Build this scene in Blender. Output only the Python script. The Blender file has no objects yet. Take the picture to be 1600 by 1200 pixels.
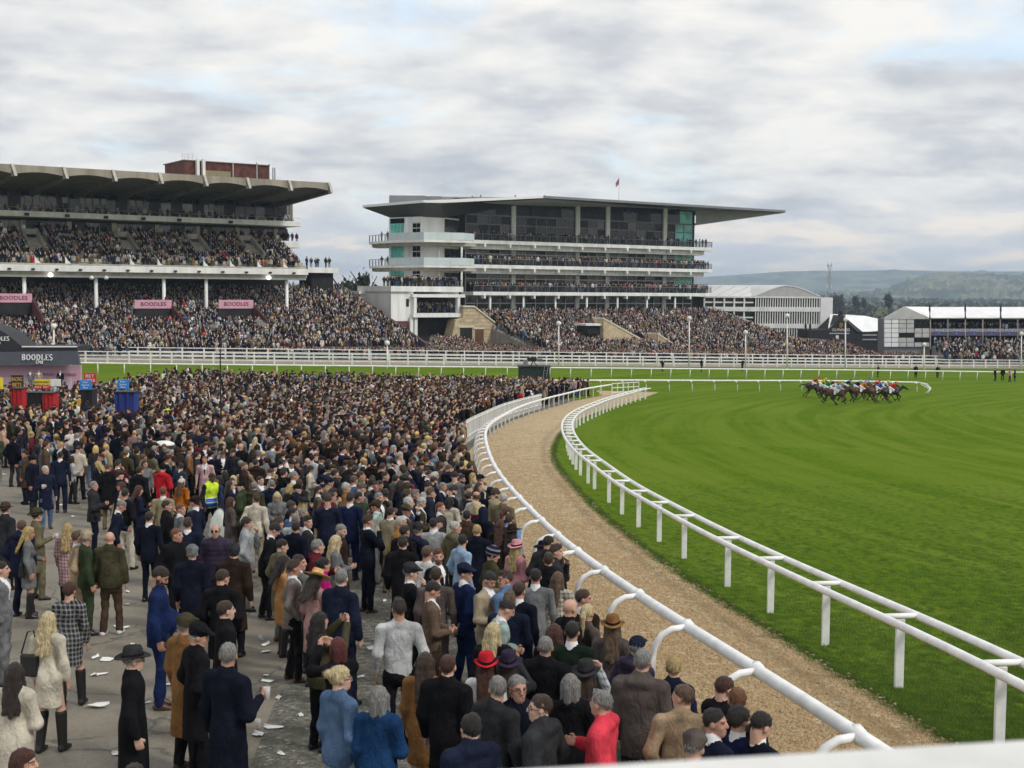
import bpy, bmesh, math, random
import numpy as np
from mathutils import Vector, Matrix
random.seed(7); RNG = np.random.default_rng(7)
R = math.radians
scene = bpy.context.scene
COL = scene.collection
# ------------------------------------------------------------------ camera
CZ = 12.0                      # camera height; the far ground lies near z = 1.8
F_PX, W_PX, H_PX = 2000.0, 1600.0, 1200.0
PITCH, ROLL = math.atan(144/2000), R(0.40)
_f = np.array([0, math.cos(PITCH), -math.sin(PITCH)])
_r0 = np.array([1.0, 0, 0]); _u0 = np.array([0, math.sin(PITCH), math.cos(PITCH)])
_r = _r0*math.cos(ROLL)+_u0*math.sin(ROLL); _u = _u0*math.cos(ROLL)-_r0*math.sin(ROLL)
cam = bpy.data.cameras.new('camera'); camo = bpy.data.objects.new('camera', cam); COL.objects.link(camo)
cam.sensor_width = 36; cam.lens = F_PX/W_PX*36; cam.clip_start = 0.05; cam.clip_end = 30000
camo.matrix_world = Matrix(((_r[0], _u[0], -_f[0], 0), (_r[1], _u[1], -_f[1], 0), (_r[2], _u[2], -_f[2], CZ), (0, 0, 0, 1)))
cam.dof.use_dof = True; cam.dof.focus_distance = 32; cam.dof.aperture_fstop = 7.0
scene.camera = camo
scene.view_settings.view_transform = 'Standard'; scene.view_settings.look = 'None'
scene.view_settings.gamma = 1; scene.view_settings.exposure = 0.38; scene.view_settings.use_curve_mapping = False
scene.cycles.use_denoising = True
scene.cycles.max_bounces = 6; scene.cycles.transparent_max_bounces = 12; scene.cycles.volume_bounces = 0
# ------------------------------------------------------------------ sky and sun
SUN_EL, SUN_AZ = R(44), R(122)       # azimuth measured from +Y towards +X
world = bpy.data.worlds.new('World'); scene.world = world; world.use_nodes = True
world.cycles.sampling_method = 'MANUAL'; world.cycles.sample_map_resolution = 256
wn, wl = world.node_tree.nodes, world.node_tree.links
wn.clear()
def N(nt, typ, **kw):
    n = nt.nodes.new(typ)
    for k, v in kw.items():
        if k.startswith('i_'):
            n.inputs[k[2:].replace('_', ' ')].default_value = v
        else: setattr(n, k, v)
    return n
def wnode(typ, **kw): return N(world.node_tree, typ, **kw)
sky = wnode('ShaderNodeTexSky', sky_type='NISHITA', sun_disc=False, sun_elevation=SUN_EL, sun_rotation=SUN_AZ, altitude=80, air_density=1.2, dust_density=1.5)
skys = wnode('ShaderNodeVectorMath', operation='SCALE'); skys.inputs['Scale'].default_value = 0.10
wl.new(sky.outputs[0], skys.inputs[0])
tc = wnode('ShaderNodeTexCoord'); nrm = wnode('ShaderNodeVectorMath', operation='NORMALIZE'); wl.new(tc.outputs['Generated'], nrm.inputs[0])
sep = wnode('ShaderNodeSeparateXYZ'); wl.new(nrm.outputs[0], sep.inputs[0])
def wmath(op, a, b=None, clamp=False):
    n = wnode('ShaderNodeMath', operation=op, use_clamp=clamp)
    for i, v in enumerate((a, b)):
        if v is None: continue
        if isinstance(v, (int, float)): n.inputs[i].default_value = v
        else: wl.new(v, n.inputs[i])
    return n.outputs[0]
zc = wmath('MAXIMUM', sep.outputs[2], 0.0)
den = wmath('ADD', zc, 0.24)
px_ = wmath('DIVIDE', sep.outputs[0], den); py_ = wmath('DIVIDE', sep.outputs[1], den)
cmb = wnode('ShaderNodeCombineXYZ'); wl.new(px_, cmb.inputs[0]); wl.new(py_, cmb.inputs[1])
def wnoise(scale, detail, rough, off, dist=0.0, stretch=(1, 1, 1)):
    m = wnode('ShaderNodeMapping'); m.inputs['Location'].default_value = off; m.inputs['Scale'].default_value = stretch
    wl.new(cmb.outputs[0], m.inputs[0])
    n = wnode('ShaderNodeTexNoise'); n.inputs['Scale'].default_value = scale; n.inputs['Detail'].default_value = detail
    n.inputs['Roughness'].default_value = rough; n.inputs['Distortion'].default_value = dist
    wl.new(m.outputs[0], n.inputs['Vector']); return n.outputs[0]
def wramp(fac, stops):
    n = wnode('ShaderNodeValToRGB'); e = n.color_ramp.elements
    while len(e) < len(stops): e.new(0.5)
    for i, (p, c) in enumerate(stops): e[i].position = p; e[i].color = (*c, 1)
    wl.new(fac, n.inputs[0]); return n.outputs[0]
def wmix(fac, a, b):
    n = wnode('ShaderNodeMix', data_type='RGBA')
    if isinstance(fac, float): n.inputs[0].default_value = fac
    else: wl.new(fac, n.inputs[0])
    for s, v in ((6, a), (7, b)):
        if isinstance(v, tuple): n.inputs[s].default_value = (*v, 1)
        else: wl.new(v, n.inputs[s])
    return n.outputs[2]
nA = wnoise(3.9, 12, 0.56, (3.1, 1.7, 0), 0.12, (1.0, 1.2, 1))      # cloud lumps
nB = wnoise(1.3, 4, 0.5, (7.7, 4.2, 0), 0.2)                       # broad grey masses
nC = wnoise(1.6, 6, 0.6, (11.3, 2.9, 0), 0.3)                     # gaps
mass = wmath('ADD', wmath('MULTIPLY', nA, 0.75), wmath('MULTIPLY', nB, 0.45))
cloud = wramp(mass, [(0.44, (0.44, 0.46, 0.50)), (0.54, (0.56, 0.57, 0.59)), (0.62, (0.68, 0.68, 0.67)), (0.72, (0.79, 0.77, 0.735))])
gap = wmath('MULTIPLY', wramp(nC, [(0.54, (0, 0, 0)), (0.66, (1, 1, 1))]), 0.75)
blue = wnode('ShaderNodeVectorMath', operation='ADD'); wl.new(skys.outputs[0], blue.inputs[0]); blue.inputs[1].default_value = (0.30, 0.36, 0.42)
body = wmix(gap, cloud, blue.outputs[0])
low = wramp(zc, [(0.0, (1, 1, 1)), (0.03, (0.85, 0.85, 0.85)), (0.075, (0, 0, 0))])
warm = wramp(nA, [(0.42, (0.60, 0.61, 0.64)), (0.52, (0.74, 0.70, 0.66)), (0.60, (0.98, 0.82, 0.67))])
final = wmix(low, body, warm)
bg = wnode('ShaderNodeBackground'); wl.new(final, bg.inputs[0]); bg.inputs[1].default_value = 1.0
wo = wnode('ShaderNodeOutputWorld'); wl.new(bg.outputs[0], wo.inputs[0])
sun = bpy.data.lights.new('sun', 'SUN'); sun.energy = 1.5; sun.angle = R(10); sun.color = (1.0, 0.96, 0.9)
suno = bpy.data.objects.new('sun', sun); COL.objects.link(suno)
_sd = Vector((math.sin(SUN_AZ)*math.cos(SUN_EL), math.cos(SUN_AZ)*math.cos(SUN_EL), math.sin(SUN_EL)))
suno.rotation_euler = (-_sd).to_track_quat('-Z', 'Y').to_euler(); suno.location = (30, 30, 60)
# ------------------------------------------------------------------ rays, ground
def ray(px, py):
    d = _f*F_PX+_r*(px-W_PX/2)-_u*(py-H_PX/2)
    return d/np.linalg.norm(d)
_py = np.array([-60, 0, 10, 14, 17, 25, 38, 52, 80, 110, 140, 200, 20000.0])
_pz = np.array([-5.1, -5.15, -5.2, -5.3, -5.5, -6.05, -6.75, -7.3, -8.6, -9.7, -10.2, -10.4, -10.4])
_ty = np.arange(-60, 400, 1.0); _tz = np.interp(_ty, _py, _pz)
_k = np.hanning(13); _k /= _k.sum(); _tz = np.convolve(np.pad(_tz, 6, mode='edge'), _k, mode='valid')
def smooth(a, b, x):
    t = np.clip((x-a)/(b-a), 0, 1); return t*t*(3-2*t)
def gz(X, Y):
    base = np.interp(Y, _ty, _tz)
    tilt = -0.022*np.clip(X, -120, 110)*smooth(80, 140, Y)*(1-smooth(300, 520, Y))
    drop = -5.0*smooth(330, 700, Y)
    return CZ+base+tilt+drop
def G(px, py, h=0.0):
    """where the ray through a photograph pixel meets the level h above the ground"""
    d = ray(px, py); lo, hi = 2.0, 6.0
    def f(t): return CZ+d[2]*t-float(gz(d[0]*t, d[1]*t))-h
    while f(hi) > 0 and hi < 3000: lo = hi; hi *= 1.12
    for _ in range(34):
        m = (lo+hi)/2
        if f(m) > 0: lo = m
        else: hi = m
    p = d*hi; return np.array([p[0], p[1], CZ+p[2]])
def P(px, py, Y):
    d = ray(px, py); t = Y/d[1]; return np.array([d[0]*t, Y, CZ+d[2]*t])
# ------------------------------------------------------------------ mesh helpers
class MB:
    def __init__(s): s.v = []; s.f = []; s.m = []
    def add(s, vs, fs, mi=0):
        o = len(s.v); s.v += [tuple(map(float, v)) for v in vs]; s.f += [tuple(o+i for i in f) for f in fs]; s.m += [mi]*len(fs); return s
    def hexa(s, p, mi=0):        # eight corners: bottom ring then top ring
        return s.add(p, [(3, 2, 1, 0), (4, 5, 6, 7), (0, 1, 5, 4), (1, 2, 6, 5), (2, 3, 7, 6), (3, 0, 4, 7)], mi)
    def box(s, a, b, fr=None, mi=0):
        x0, x1 = sorted((a[0], b[0])); y0, y1 = sorted((a[1], b[1])); z0, z1 = sorted((a[2], b[2]))
        p = [(x0, y0, z0), (x1, y0, z0), (x1, y1, z0), (x0, y1, z0), (x0, y0, z1), (x1, y0, z1), (x1, y1, z1), (x0, y1, z1)]
        if fr: p = [fr(*q) for q in p]
        return s.hexa(p, mi)
    def prism(s, poly, ext, mi=0):   # polygon of 3d points, pushed along a vector
        n = len(poly); e = np.array(ext); q = [np.array(p) for p in poly]
        vs = q+[p+e for p in q]
        fs = [tuple(range(n))[::-1], tuple(range(n, 2*n))]+[(i, (i+1) % n, n+(i+1) % n, n+i) for i in range(n)]
        return s.add(vs, fs, mi)
    def tube(s, pts, r, n=8, mi=0, cap=True, sq=None):
        pts = [np.array(p, float) for p in pts]; rs = r if hasattr(r, '__len__') else [r]*len(pts)
        vs = []; up0 = np.array([0, 0, 1.0])
        for i, p in enumerate(pts):
            t = pts[min(i+1, len(pts)-1)]-pts[max(i-1, 0)]; t = t/(np.linalg.norm(t)+1e-9)
            a = up0 if abs(t[2]) < 0.95 else np.array([0, 1.0, 0])
            x = np.cross(a, t); x /= np.linalg.norm(x); y = np.cross(t, x)
            for k in range(n):
                an = 2*math.pi*(k+0.5)/n; vs.append(p+rs[i]*(x*math.cos(an)+y*math.sin(an)))
        fs = []
        for i in range(len(pts)-1):
            for k in range(n):
                fs.append((i*n+k, i*n+(k+1) % n, (i+1)*n+(k+1) % n, (i+1)*n+k))
        if cap: fs += [tuple(range(n))[::-1], tuple(range((len(pts)-1)*n, len(pts)*n))]
        return s.add(vs, fs, mi)
    def lathe(s, prof, c=(0, 0, 0), n=16, sx=1, sy=1, mi=0):
        vs = [(c[0]+r*sx*math.cos(2*math.pi*k/n), c[1]+r*sy*math.sin(2*math.pi*k/n), c[2]+z) for r, z in prof for k in range(n)]
        fs = [(i*n+k, i*n+(k+1) % n, (i+1)*n+(k+1) % n, (i+1)*n+k) for i in range(len(prof)-1) for k in range(n)]
        fs += [tuple(range(n))[::-1], tuple(range((len(prof)-1)*n, len(prof)*n))]
        return s.add(vs, fs, mi)
    def mesh(s, name, off=(0, 0, 0), smooth_=False):
        me = bpy.data.meshes.new(name)
        me.from_pydata([(v[0]-off[0], v[1]-off[1], v[2]-off[2]) for v in s.v], [], s.f)
        if any(s.m): me.polygons.foreach_set('material_index', s.m)
        if smooth_: me.polygons.foreach_set('use_smooth', [True]*len(me.polygons))
        me.update(); return me
    def build(s, name, mats, parent=None, smooth_=False, bevel=0.0):
        """link as one object; below a parent the vertices are taken relative to it"""
        off = (0, 0, 0)
        if parent is not None:
            off = Vector((0, 0, 0)); q = parent
            while q is not None: off = off+q.location; q = q.parent
        elif s.v:
            a = np.array(s.v); lo, hi = a.min(0), a.max(0); off = ((lo[0]+hi[0])/2, (lo[1]+hi[1])/2, lo[2])
        me = s.mesh(name, off, smooth_)
        for m in (mats if isinstance(mats, (list, tuple)) else [mats]): me.materials.append(m)
        o = bpy.data.objects.new(name, me); COL.objects.link(o)
        if parent is not None: o.parent = parent
        else: o.location = off
        if bevel:
            b = o.modifiers.new('bevel', 'BEVEL'); b.width = bevel; b.segments = 2; b.limit_method = 'ANGLE'
        return o
def tag(o, label, cat, group=None):
    o['label'] = label; o['category'] = cat
    if group: o['group'] = group
    return o
def empty(name, loc, label=None, cat=None, group=None):
    o = bpy.data.objects.new(name, None); COL.objects.link(o); o.location = tuple(map(float, loc)); o.empty_display_size = 0.2
    if label: tag(o, label, cat, group)
    return o
def struct(o): o['kind'] = 'structure'; return o
def inst(name, me, parent, loc, mats=None):
    o = bpy.data.objects.new(name, me); COL.objects.link(o); o.parent = parent; o.location = loc; return o
# ------------------------------------------------------------------ materials
def srgb(r, g, b):
    f = lambda c: (c/255/12.92) if c/255 <= 0.04045 else ((c/255+0.055)/1.055)**2.4
    return (f(r), f(g), f(b))
_M = {}
def mat(name, col, rough=0.6, var=0.12, scale=3.0, bump=0.0, bscale=40.0, metal=0.0, spec=0.4, col2=None, alpha=1.0, streak=False, emit=0.0):
    if name in _M: return _M[name]
    m = bpy.data.materials.new(name); m.use_nodes = True; nt = m.node_tree; L = nt.links
    b = nt.nodes['Principled BSDF']; b.inputs['Roughness'].default_value = rough; b.inputs['Metallic'].default_value = metal
    b.inputs['Specular IOR Level'].default_value = spec; b.inputs['Alpha'].default_value = alpha
    t = N(nt, 'ShaderNodeTexCoord'); mp = N(nt, 'ShaderNodeMapping'); L.new(t.outputs['Object'], mp.inputs[0])
    if streak: mp.inputs['Scale'].default_value = (1, 1, 0.12)
    n = N(nt, 'ShaderNodeTexNoise', i_Scale=scale, i_Detail=6.0, i_Roughness=0.6); L.new(mp.outputs[0], n.inputs['Vector'])
    c2 = col2 or tuple(c*(1-var*2.2) for c in col); c1 = col if col2 else tuple(min(1, c*(1+var*0.8)) for c in col)
    rp = N(nt, 'ShaderNodeValToRGB'); rp.color_ramp.elements[0].color = (*c2, 1); rp.color_ramp.elements[1].color = (*c1, 1)
    rp.color_ramp.elements[0].position = 0.3; rp.color_ramp.elements[1].position = 0.65
    L.new(n.outputs[0], rp.inputs[0]); L.new(rp.outputs[0], b.inputs['Base Color'])
    if bump:
        n2 = N(nt, 'ShaderNodeTexNoise', i_Scale=bscale, i_Detail=4.0); L.new(t.outputs['Object'], n2.inputs['Vector'])
        bp = N(nt, 'ShaderNodeBump', i_Strength=bump, i_Distance=0.02); L.new(n2.outputs[0], bp.inputs['Height']); L.new(bp.outputs[0], b.inputs['Normal'])
    if emit:
        b.inputs['Emission Color'].default_value = (*col, 1); b.inputs['Emission Strength'].default_value = emit
    _M[name] = m; return m
white_paint = mat('white_paint', (0.80, 0.80, 0.78), 0.5, 0.10, 0.8, 0.1, 20, streak=True)
white_rail_m = mat('white_rail_plastic', (0.82, 0.82, 0.81), 0.45, 0.085, 3.5, 0.12, 60)
white_worn = mat('white_painted_timber', (0.74, 0.74, 0.71), 0.6, 0.12, 2.5, streak=True)
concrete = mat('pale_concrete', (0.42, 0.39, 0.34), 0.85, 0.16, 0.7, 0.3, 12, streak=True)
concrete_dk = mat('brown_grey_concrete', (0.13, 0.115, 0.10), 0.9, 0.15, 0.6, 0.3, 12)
glass_dk = mat('dark_window_glass', (0.010, 0.014, 0.018), 0.10, 0.25, 0.8, spec=0.42)
glass_b = mat('slate_window_glass', (0.020, 0.026, 0.034), 0.06, 0.3, 0.5, spec=0.6)
glass_c = mat('black_window_glass', (0.005, 0.006, 0.008), 0.25, 0.3, 0.7, spec=0.25)
glass_teal = mat('teal_window_glass', (0.17, 0.62, 0.54), 0.2, 0.25, 0.6, spec=0.5)
glass_frost = mat('frosted_balcony_glass', (0.60, 0.68, 0.69), 0.25, 0.05, 0.5, spec=0.5)
glass_rail = mat('smoked_balustrade_glass', (0.03, 0.035, 0.04), 0.15, 0.1, 1, alpha=0.25)
black_m = mat('black_paint', (0.012, 0.012, 0.014), 0.55, 0.2, 2)
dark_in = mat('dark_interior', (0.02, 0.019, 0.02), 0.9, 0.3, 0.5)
alu_grey = mat('grey_cladding', (0.20, 0.205, 0.215), 0.5, 0.08, 0.4)
frame_wh = mat('white_window_frame', (0.62, 0.62, 0.61), 0.5, 0.05, 1)
# ================================================================== terrain
def grid_mesh(name, xs, ys, zf, m, off=0.0):
    X, Y = np.meshgrid(xs, ys); Z = zf(X, Y)+off
    nx, ny = len(xs), len(ys); v = np.stack([X, Y, Z], -1).reshape(-1, 3)
    i = np.arange(nx*ny).reshape(ny, nx)
    f = np.stack([i[:-1, :-1], i[:-1, 1:], i[1:, 1:], i[1:, :-1]], -1).reshape(-1, 4)
    me = bpy.data.meshes.new(name); me.from_pydata(v.tolist(), [], f.tolist()); me.polygons.foreach_set('use_smooth', [True]*len(f))
    me.materials.append(m); o = bpy.data.objects.new(name, me); COL.objects.link(o); return o
def node_mat(name):
    m = bpy.data.materials.new(name); m.use_nodes = True; nt = m.node_tree
    g = N(nt, 'ShaderNodeNewGeometry'); return m, nt, nt.links, nt.nodes['Principled BSDF'], g.outputs['Position']
def nmath(nt, op, a, b=None, clamp=False):
    n = N(nt, 'ShaderNodeMath', operation=op, use_clamp=clamp)
    for i, v in enumerate((a, b)):
        if v is None: continue
        if isinstance(v, (int, float)): n.inputs[i].default_value = v
        else: nt.links.new(v, n.inputs[i])
    return n.outputs[0]
def nnoise(nt, vec, scale, detail=5, rough=0.6, dist=0.0, st=None):
    if st:
        mp = N(nt, 'ShaderNodeMapping'); mp.inputs['Scale'].default_value = st; nt.links.new(vec, mp.inputs[0]); vec = mp.outputs[0]
    n = N(nt, 'ShaderNodeTexNoise', i_Scale=scale, i_Detail=float(detail), i_Roughness=rough, i_Distortion=dist); nt.links.new(vec, n.inputs['Vector']); return n.outputs[0]
def nramp(nt, fac, stops):
    n = N(nt, 'ShaderNodeValToRGB'); e = n.color_ramp.elements
    while len(e) < len(stops): e.new(0.5)
    for i, (p, c) in enumerate(stops): e[i].position = p; e[i].color = (*c, 1) if not isinstance(c, (int, float)) else (c, c, c, 1)
    nt.links.new(fac, n.inputs[0]); return n.outputs[0]
def nmix(nt, fac, a, b, mode='MIX'):
    n = N(nt, 'ShaderNodeMix', data_type='RGBA', blend_type=mode)
    if isinstance(fac, (int, float)): n.inputs[0].default_value = fac
    else: nt.links.new(fac, n.inputs[0])
    for s, v in ((6, a), (7, b)):
        if isinstance(v, tuple): n.inputs[s].default_value = (*v, 1)
        else: nt.links.new(v, n.inputs[s])
    return n.outputs[2]
def nbump(nt, b, h, strength=0.5, dist=0.05):
    bp = N(nt, 'ShaderNodeBump', i_Strength=strength, i_Distance=dist); nt.links.new(h, bp.inputs['Height']); nt.links.new(bp.outputs[0], b.inputs['Normal'])
# turf with mowing arcs; farmland patches far away
turf, nt, L, b, pos = node_mat('racecourse_turf')
fine = nnoise(nt, pos, 6.0, 6, 0.75); mid = nnoise(nt, pos, 0.35, 5, 0.6); tuft = nnoise(nt, pos, 1.6, 4, 0.7, st=(1.0, 0.45, 1))
sp = N(nt, 'ShaderNodeSeparateXYZ'); L.new(pos, sp.inputs[0])
dx = nmath(nt, 'SUBTRACT', sp.outputs[0], 150.0); dy = nmath(nt, 'SUBTRACT', sp.outputs[1], 66.0)
rad = nmath(nt, 'SQRT', nmath(nt, 'ADD', nmath(nt, 'MULTIPLY', dx, dx), nmath(nt, 'MULTIPLY', nmath(nt, 'MULTIPLY', dy, dy), 1.0)))
ang = nmath(nt, 'ARCTAN2', dy, dx); cv = N(nt, 'ShaderNodeCombineXYZ'); L.new(rad, cv.inputs[0]); L.new(nmath(nt, 'MULTIPLY', ang, 5.0), cv.inputs[1])
arcs = nramp(nt, nnoise(nt, cv.outputs[0], 0.75, 4, 0.6, 0.08), [(0.42, 0.0), (0.58, 1.0)])
base = nramp(nt, fine, [(0.26, (0.026, 0.066, 0.005)), (0.5, (0.082, 0.150, 0.012)), (0.74, (0.150, 0.220, 0.022))])
base = nmix(nt, nmath(nt, 'MULTIPLY', nramp(nt, mid, [(0.35, 0.0), (0.65, 1.0)]), 0.45), base, (0.125, 0.180, 0.016))
base = nmix(nt, nmath(nt, 'MULTIPLY', nramp(nt, tuft, [(0.55, 0.0), (0.72, 1.0)]), 0.5), base, (0.055, 0.105, 0.008))
base = nmix(nt, nmath(nt, 'MULTIPLY', nmath(nt, 'MULTIPLY', arcs, nramp(nt, nnoise(nt, pos, 0.05, 3), [(0.35, 0.55), (0.6, 1.0)])), 0.52), base, (0.168, 0.228, 0.034))
vor = N(nt, 'ShaderNodeTexVoronoi', i_Scale=0.006); L.new(pos, vor.inputs['Vector'])
fld = nramp(nt, vor.outputs['Color'], [(0.15, (0.07, 0.10, 0.03)), (0.45, (0.11, 0.12, 0.055)), (0.6, (0.17, 0.15, 0.09)), (0.85, (0.055, 0.075, 0.03))])
farm = nramp(nt, nmath(nt, 'DIVIDE', sp.outputs[1], 1000.0), [(0.27, 0.0), (0.33, 1.0)])
colr = nmix(nt, farm, base, fld); L.new(colr, b.inputs['Base Color']); b.inputs['Roughness'].default_value = 1.0; b.inputs['Specular IOR Level'].default_value = 0.0
nbump(nt, b, nmath(nt, 'ADD', fine, tuft), 0.9, 0.06)
xs = np.concatenate([np.linspace(-9000, -400, 12), np.linspace(-300, -90, 12), np.arange(-80, 120, 1.6), np.linspace(125, 400, 18), np.linspace(600, 9000, 12)])
ys = np.concatenate([np.arange(-30, 200, 1.6), np.linspace(205, 520, 40), np.linspace(560, 1200, 10), np.linspace(1600, 14000, 14)])
struct(grid_mesh('ground', xs, ys, gz, turf))
# ---- edges of the sand walk, in photograph pixels -> world
def curve_X(pts, h=0.0):
    w = np.array([G(x, y, h) for x, y in pts]); w = w[np.argsort(w[:, 1])]
    return w
RAIL_PX = [(1450, 1222), (1355, 1158), (1245, 1085), (1165, 1042), (1050, 970), (965, 908), (900, 862), (876, 833+12), (836, 803), (814, 783), (797, 762), (784, 747), (774, 733), (767, 719), (763, 707), (759.5, 695), (757, 682), (759, 669), (768, 660), (785, 650), (806, 638), (827, 630), (859, 621), (891, 613), (912, 607.6), (955, 601)]
RAIL_W = curve_X(RAIL_PX, 1.12)
SAND_R_PX = [(1620, 1250), (1452, 1143), (1322, 1062), (1211, 993), (1124, 940), (1045, 889), (966, 827), (920, 787), (888, 753), (869, 729.5), (862, 713), (866, 695), (874, 680), (892, 662), (912, 652), (943, 641), (974, 632), (1005, 622), (1030, 613)]
SAND_R = curve_X(SAND_R_PX)
FEET_PX = [(2150, 1560), (1830, 1340), (1575, 1178), (1407, 1075), (1288, 1009), (1198, 954), (1128, 912), (1074, 877.5), (1031.6, 847), (998, 825), (970, 802.6), (949, 784), (932, 766.5), (916, 754), (905, 742), (897, 730), (891, 719), (887, 708), (885, 698), (886, 688), (890, 679), (897, 671), (906, 664), (918, 658), (930.6, 652), (943, 646), (958, 639.6), (974, 634), (991, 628.5), (1003, 625), (1012, 623)]
FEET = curve_X(FEET_PX)
def smoothed(w, n, it=6):
    """resample a polyline evenly and relax it"""
    d = np.concatenate([[0], np.cumsum(np.linalg.norm(np.diff(w[:, :2], axis=0), axis=1))])
    t = np.linspace(0, d[-1], n); q = np.stack([np.interp(t, d, w[:, k]) for k in range(2)], 1)
    for _ in range(it): q[1:-1] = 0.25*q[:-2]+0.5*q[1:-1]+0.25*q[2:]
    return q
rail_q = smoothed(RAIL_W, 90, 10); sandr_q = smoothed(SAND_R, 120, 8); feet_q = smoothed(FEET, 120, 10)
def X_rail(Y): return np.interp(Y, rail_q[:, 1], rail_q[:, 0])
def X_sandr(Y): return np.interp(Y, sandr_q[:, 1], sandr_q[:, 0])
def side_normals(q):
    t = np.gradient(q, axis=0); t /= np.linalg.norm(t, axis=1)[:, None]; return t, np.stack([-t[:, 1], t[:, 0]], 1)   # normal to the left of travel
# ---- sheets
def row_sheet(name, y0, y1, xl, xr, m, off, dy=0.8, nx=24, ragged=0.0):
    ys = np.arange(y0, y1, dy); rows = []
    for y in ys:
        a, c = xl(y), xr(y); x = np.linspace(a, c, nx)
        if ragged:
            x[-1] += ragged*(math.sin(y*2.7)+math.sin(y*5.9+1)+random.uniform(-1, 1))*0.5
        rows.append(np.stack([x, np.full(nx, y), gz(x, y)+off], 1))
    v = np.concatenate(rows); i = np.arange(len(v)).reshape(len(ys), nx)
    f = np.stack([i[:-1, :-1], i[:-1, 1:], i[1:, 1:], i[1:, :-1]], -1).reshape(-1, 4)
    me = bpy.data.meshes.new(name); me.from_pydata(v.tolist(), [], f.tolist()); me.polygons.foreach_set('use_smooth', [True]*len(f)); me.materials.append(m)
    o = bpy.data.objects.new(name, me); COL.objects.link(o); return struct(o)
tar, nt, L, b, pos = node_mat('worn_tarmac')
n1 = nnoise(nt, pos, 0.22, 6, 0.65, 0.5); n2 = nnoise(nt, pos, 22, 3, 0.7); n3 = nnoise(nt, pos, 1.4, 6, 0.7, 0.4, st=(1, 0.5, 1))
c = nramp(nt, n1, [(0.3, (0.118, 0.098, 0.066)), (0.5, (0.215, 0.182, 0.130)), (0.7, (0.285, 0.245, 0.180))])
c = nmix(nt, nmath(nt, 'MULTIPLY', nramp(nt, n3, [(0.5, 0.0), (0.64, 1.0)]), 0.55), c, (0.06, 0.056, 0.048))
c = nmix(nt, 0.35, c, nramp(nt, n2, [(0.3, (0.05, 0.047, 0.04)), (0.7, (0.24, 0.225, 0.19))]))
vz = N(nt, 'ShaderNodeTexVoronoi', feature='DISTANCE_TO_EDGE', i_Scale=0.33); 
mpz = N(nt, 'ShaderNodeVectorMath', operation='ADD'); L.new(pos, mpz.inputs[0]); nz = N(nt, 'ShaderNodeTexNoise', i_Scale=1.2, i_Detail=4.0); L.new(pos, nz.inputs['Vector']); L.new(nz.outputs['Color'], mpz.inputs[1]); L.new(mpz.outputs[0], vz.inputs['Vector'])
c = nmix(nt, nramp(nt, vz.outputs[0], [(0.0, 0.75), (0.012, 0.0)]), c, (0.035, 0.033, 0.03))
L.new(c, b.inputs['Base Color']); L.new(nramp(nt, n3, [(0.35, 0.85), (0.7, 0.5)]), b.inputs['Roughness']); nbump(nt, b, n2, 0.35, 0.012)
grit, nt, L, b, pos = node_mat('trodden_grit')
n1 = nnoise(nt, pos, 9, 6, 0.75); n2 = nnoise(nt, pos, 0.5, 5, 0.6); v1 = N(nt, 'ShaderNodeTexVoronoi', i_Scale=24.0); L.new(pos, v1.inputs['Vector'])
c = nramp(nt, n1, [(0.3, (0.040, 0.038, 0.030)), (0.5, (0.130, 0.125, 0.100)), (0.68, (0.31, 0.30, 0.25))])
c = nmix(nt, nmath(nt, 'MULTIPLY', nramp(nt, n2, [(0.42, 0.0), (0.62, 1.0)]), 0.5), c, (0.062, 0.062, 0.040))
c = nmix(nt, nramp(nt, v1.outputs['Color'], [(0.80, 0.0), (0.88, 0.6)]), c, (0.42, 0.41, 0.37))
L.new(c, b.inputs['Base Color']); b.inputs['Roughness'].default_value = 0.85; nbump(nt, b, nmath(nt, 'ADD', n1, v1.outputs['Distance']), 0.8, 0.04)
sand, nt, L, b, pos = node_mat('sand_and_fibre_surface')
n1 = nnoise(nt, pos, 7, 6, 0.75, 0.6, st=(0.7, 1.3, 1)); n2 = nnoise(nt, pos, 0.4, 5, 0.6); n3 = nnoise(nt, pos, 2.2, 5, 0.65, 0.3)
c = nramp(nt, n1, [(0.30, (0.185, 0.130, 0.068)), (0.42, (0.40, 0.305, 0.180)), (0.56, (0.54, 0.430, 0.270)), (0.74, (0.68, 0.57, 0.41))])
c = nmix(nt, nmath(nt, 'MULTIPLY', nramp(nt, n2, [(0.38, 0.0), (0.66, 1.0)]), 0.4), c, (0.42, 0.30, 0.19))
c = nmix(nt, nmath(nt, 'MULTIPLY', nramp(nt, n3, [(0.58, 0.0), (0.70, 1.0)]), 0.5), c, (0.26, 0.17, 0.08))
vh = N(nt, 'ShaderNodeTexVoronoi', i_Scale=2.6); L.new(pos, vh.inputs['Vector']); hoof = nramp(nt, vh.outputs['Distance'], [(0.12, 0.75), (0.26, 0.0)]); c = nmix(nt, nmath(nt, 'MULTIPLY', hoof, nramp(nt, n2, [(0.45, 0.15), (0.6, 1.0)])), c, (0.24, 0.165, 0.085))
L.new(c, b.inputs['Base Color']); b.inputs['Roughness'].default_value = 0.95; b.inputs['Specular IOR Level'].default_value = 0.1; nbump(nt, b, nmath(nt, 'SUBTRACT', nmath(nt, 'ADD', n1, n3), hoof), 1.0, 0.07)
KERB = lambda Y: -0.18*np.asarray(Y)-0.2          # line where the tarmac ends and the grit begins
def X_split(Y): return np.interp(Y, [3, 11, 17, 24, 32, 40], [-2.1, -2.6, -3.1, -3.2, -3.0, -2.6])
END_Y = 127.0
row_sheet('enclosure_paving', 3, END_Y, lambda y: -95.0, lambda y: min(X_split(y), X_rail(y)-1.2), tar, 0.006, nx=60)
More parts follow.
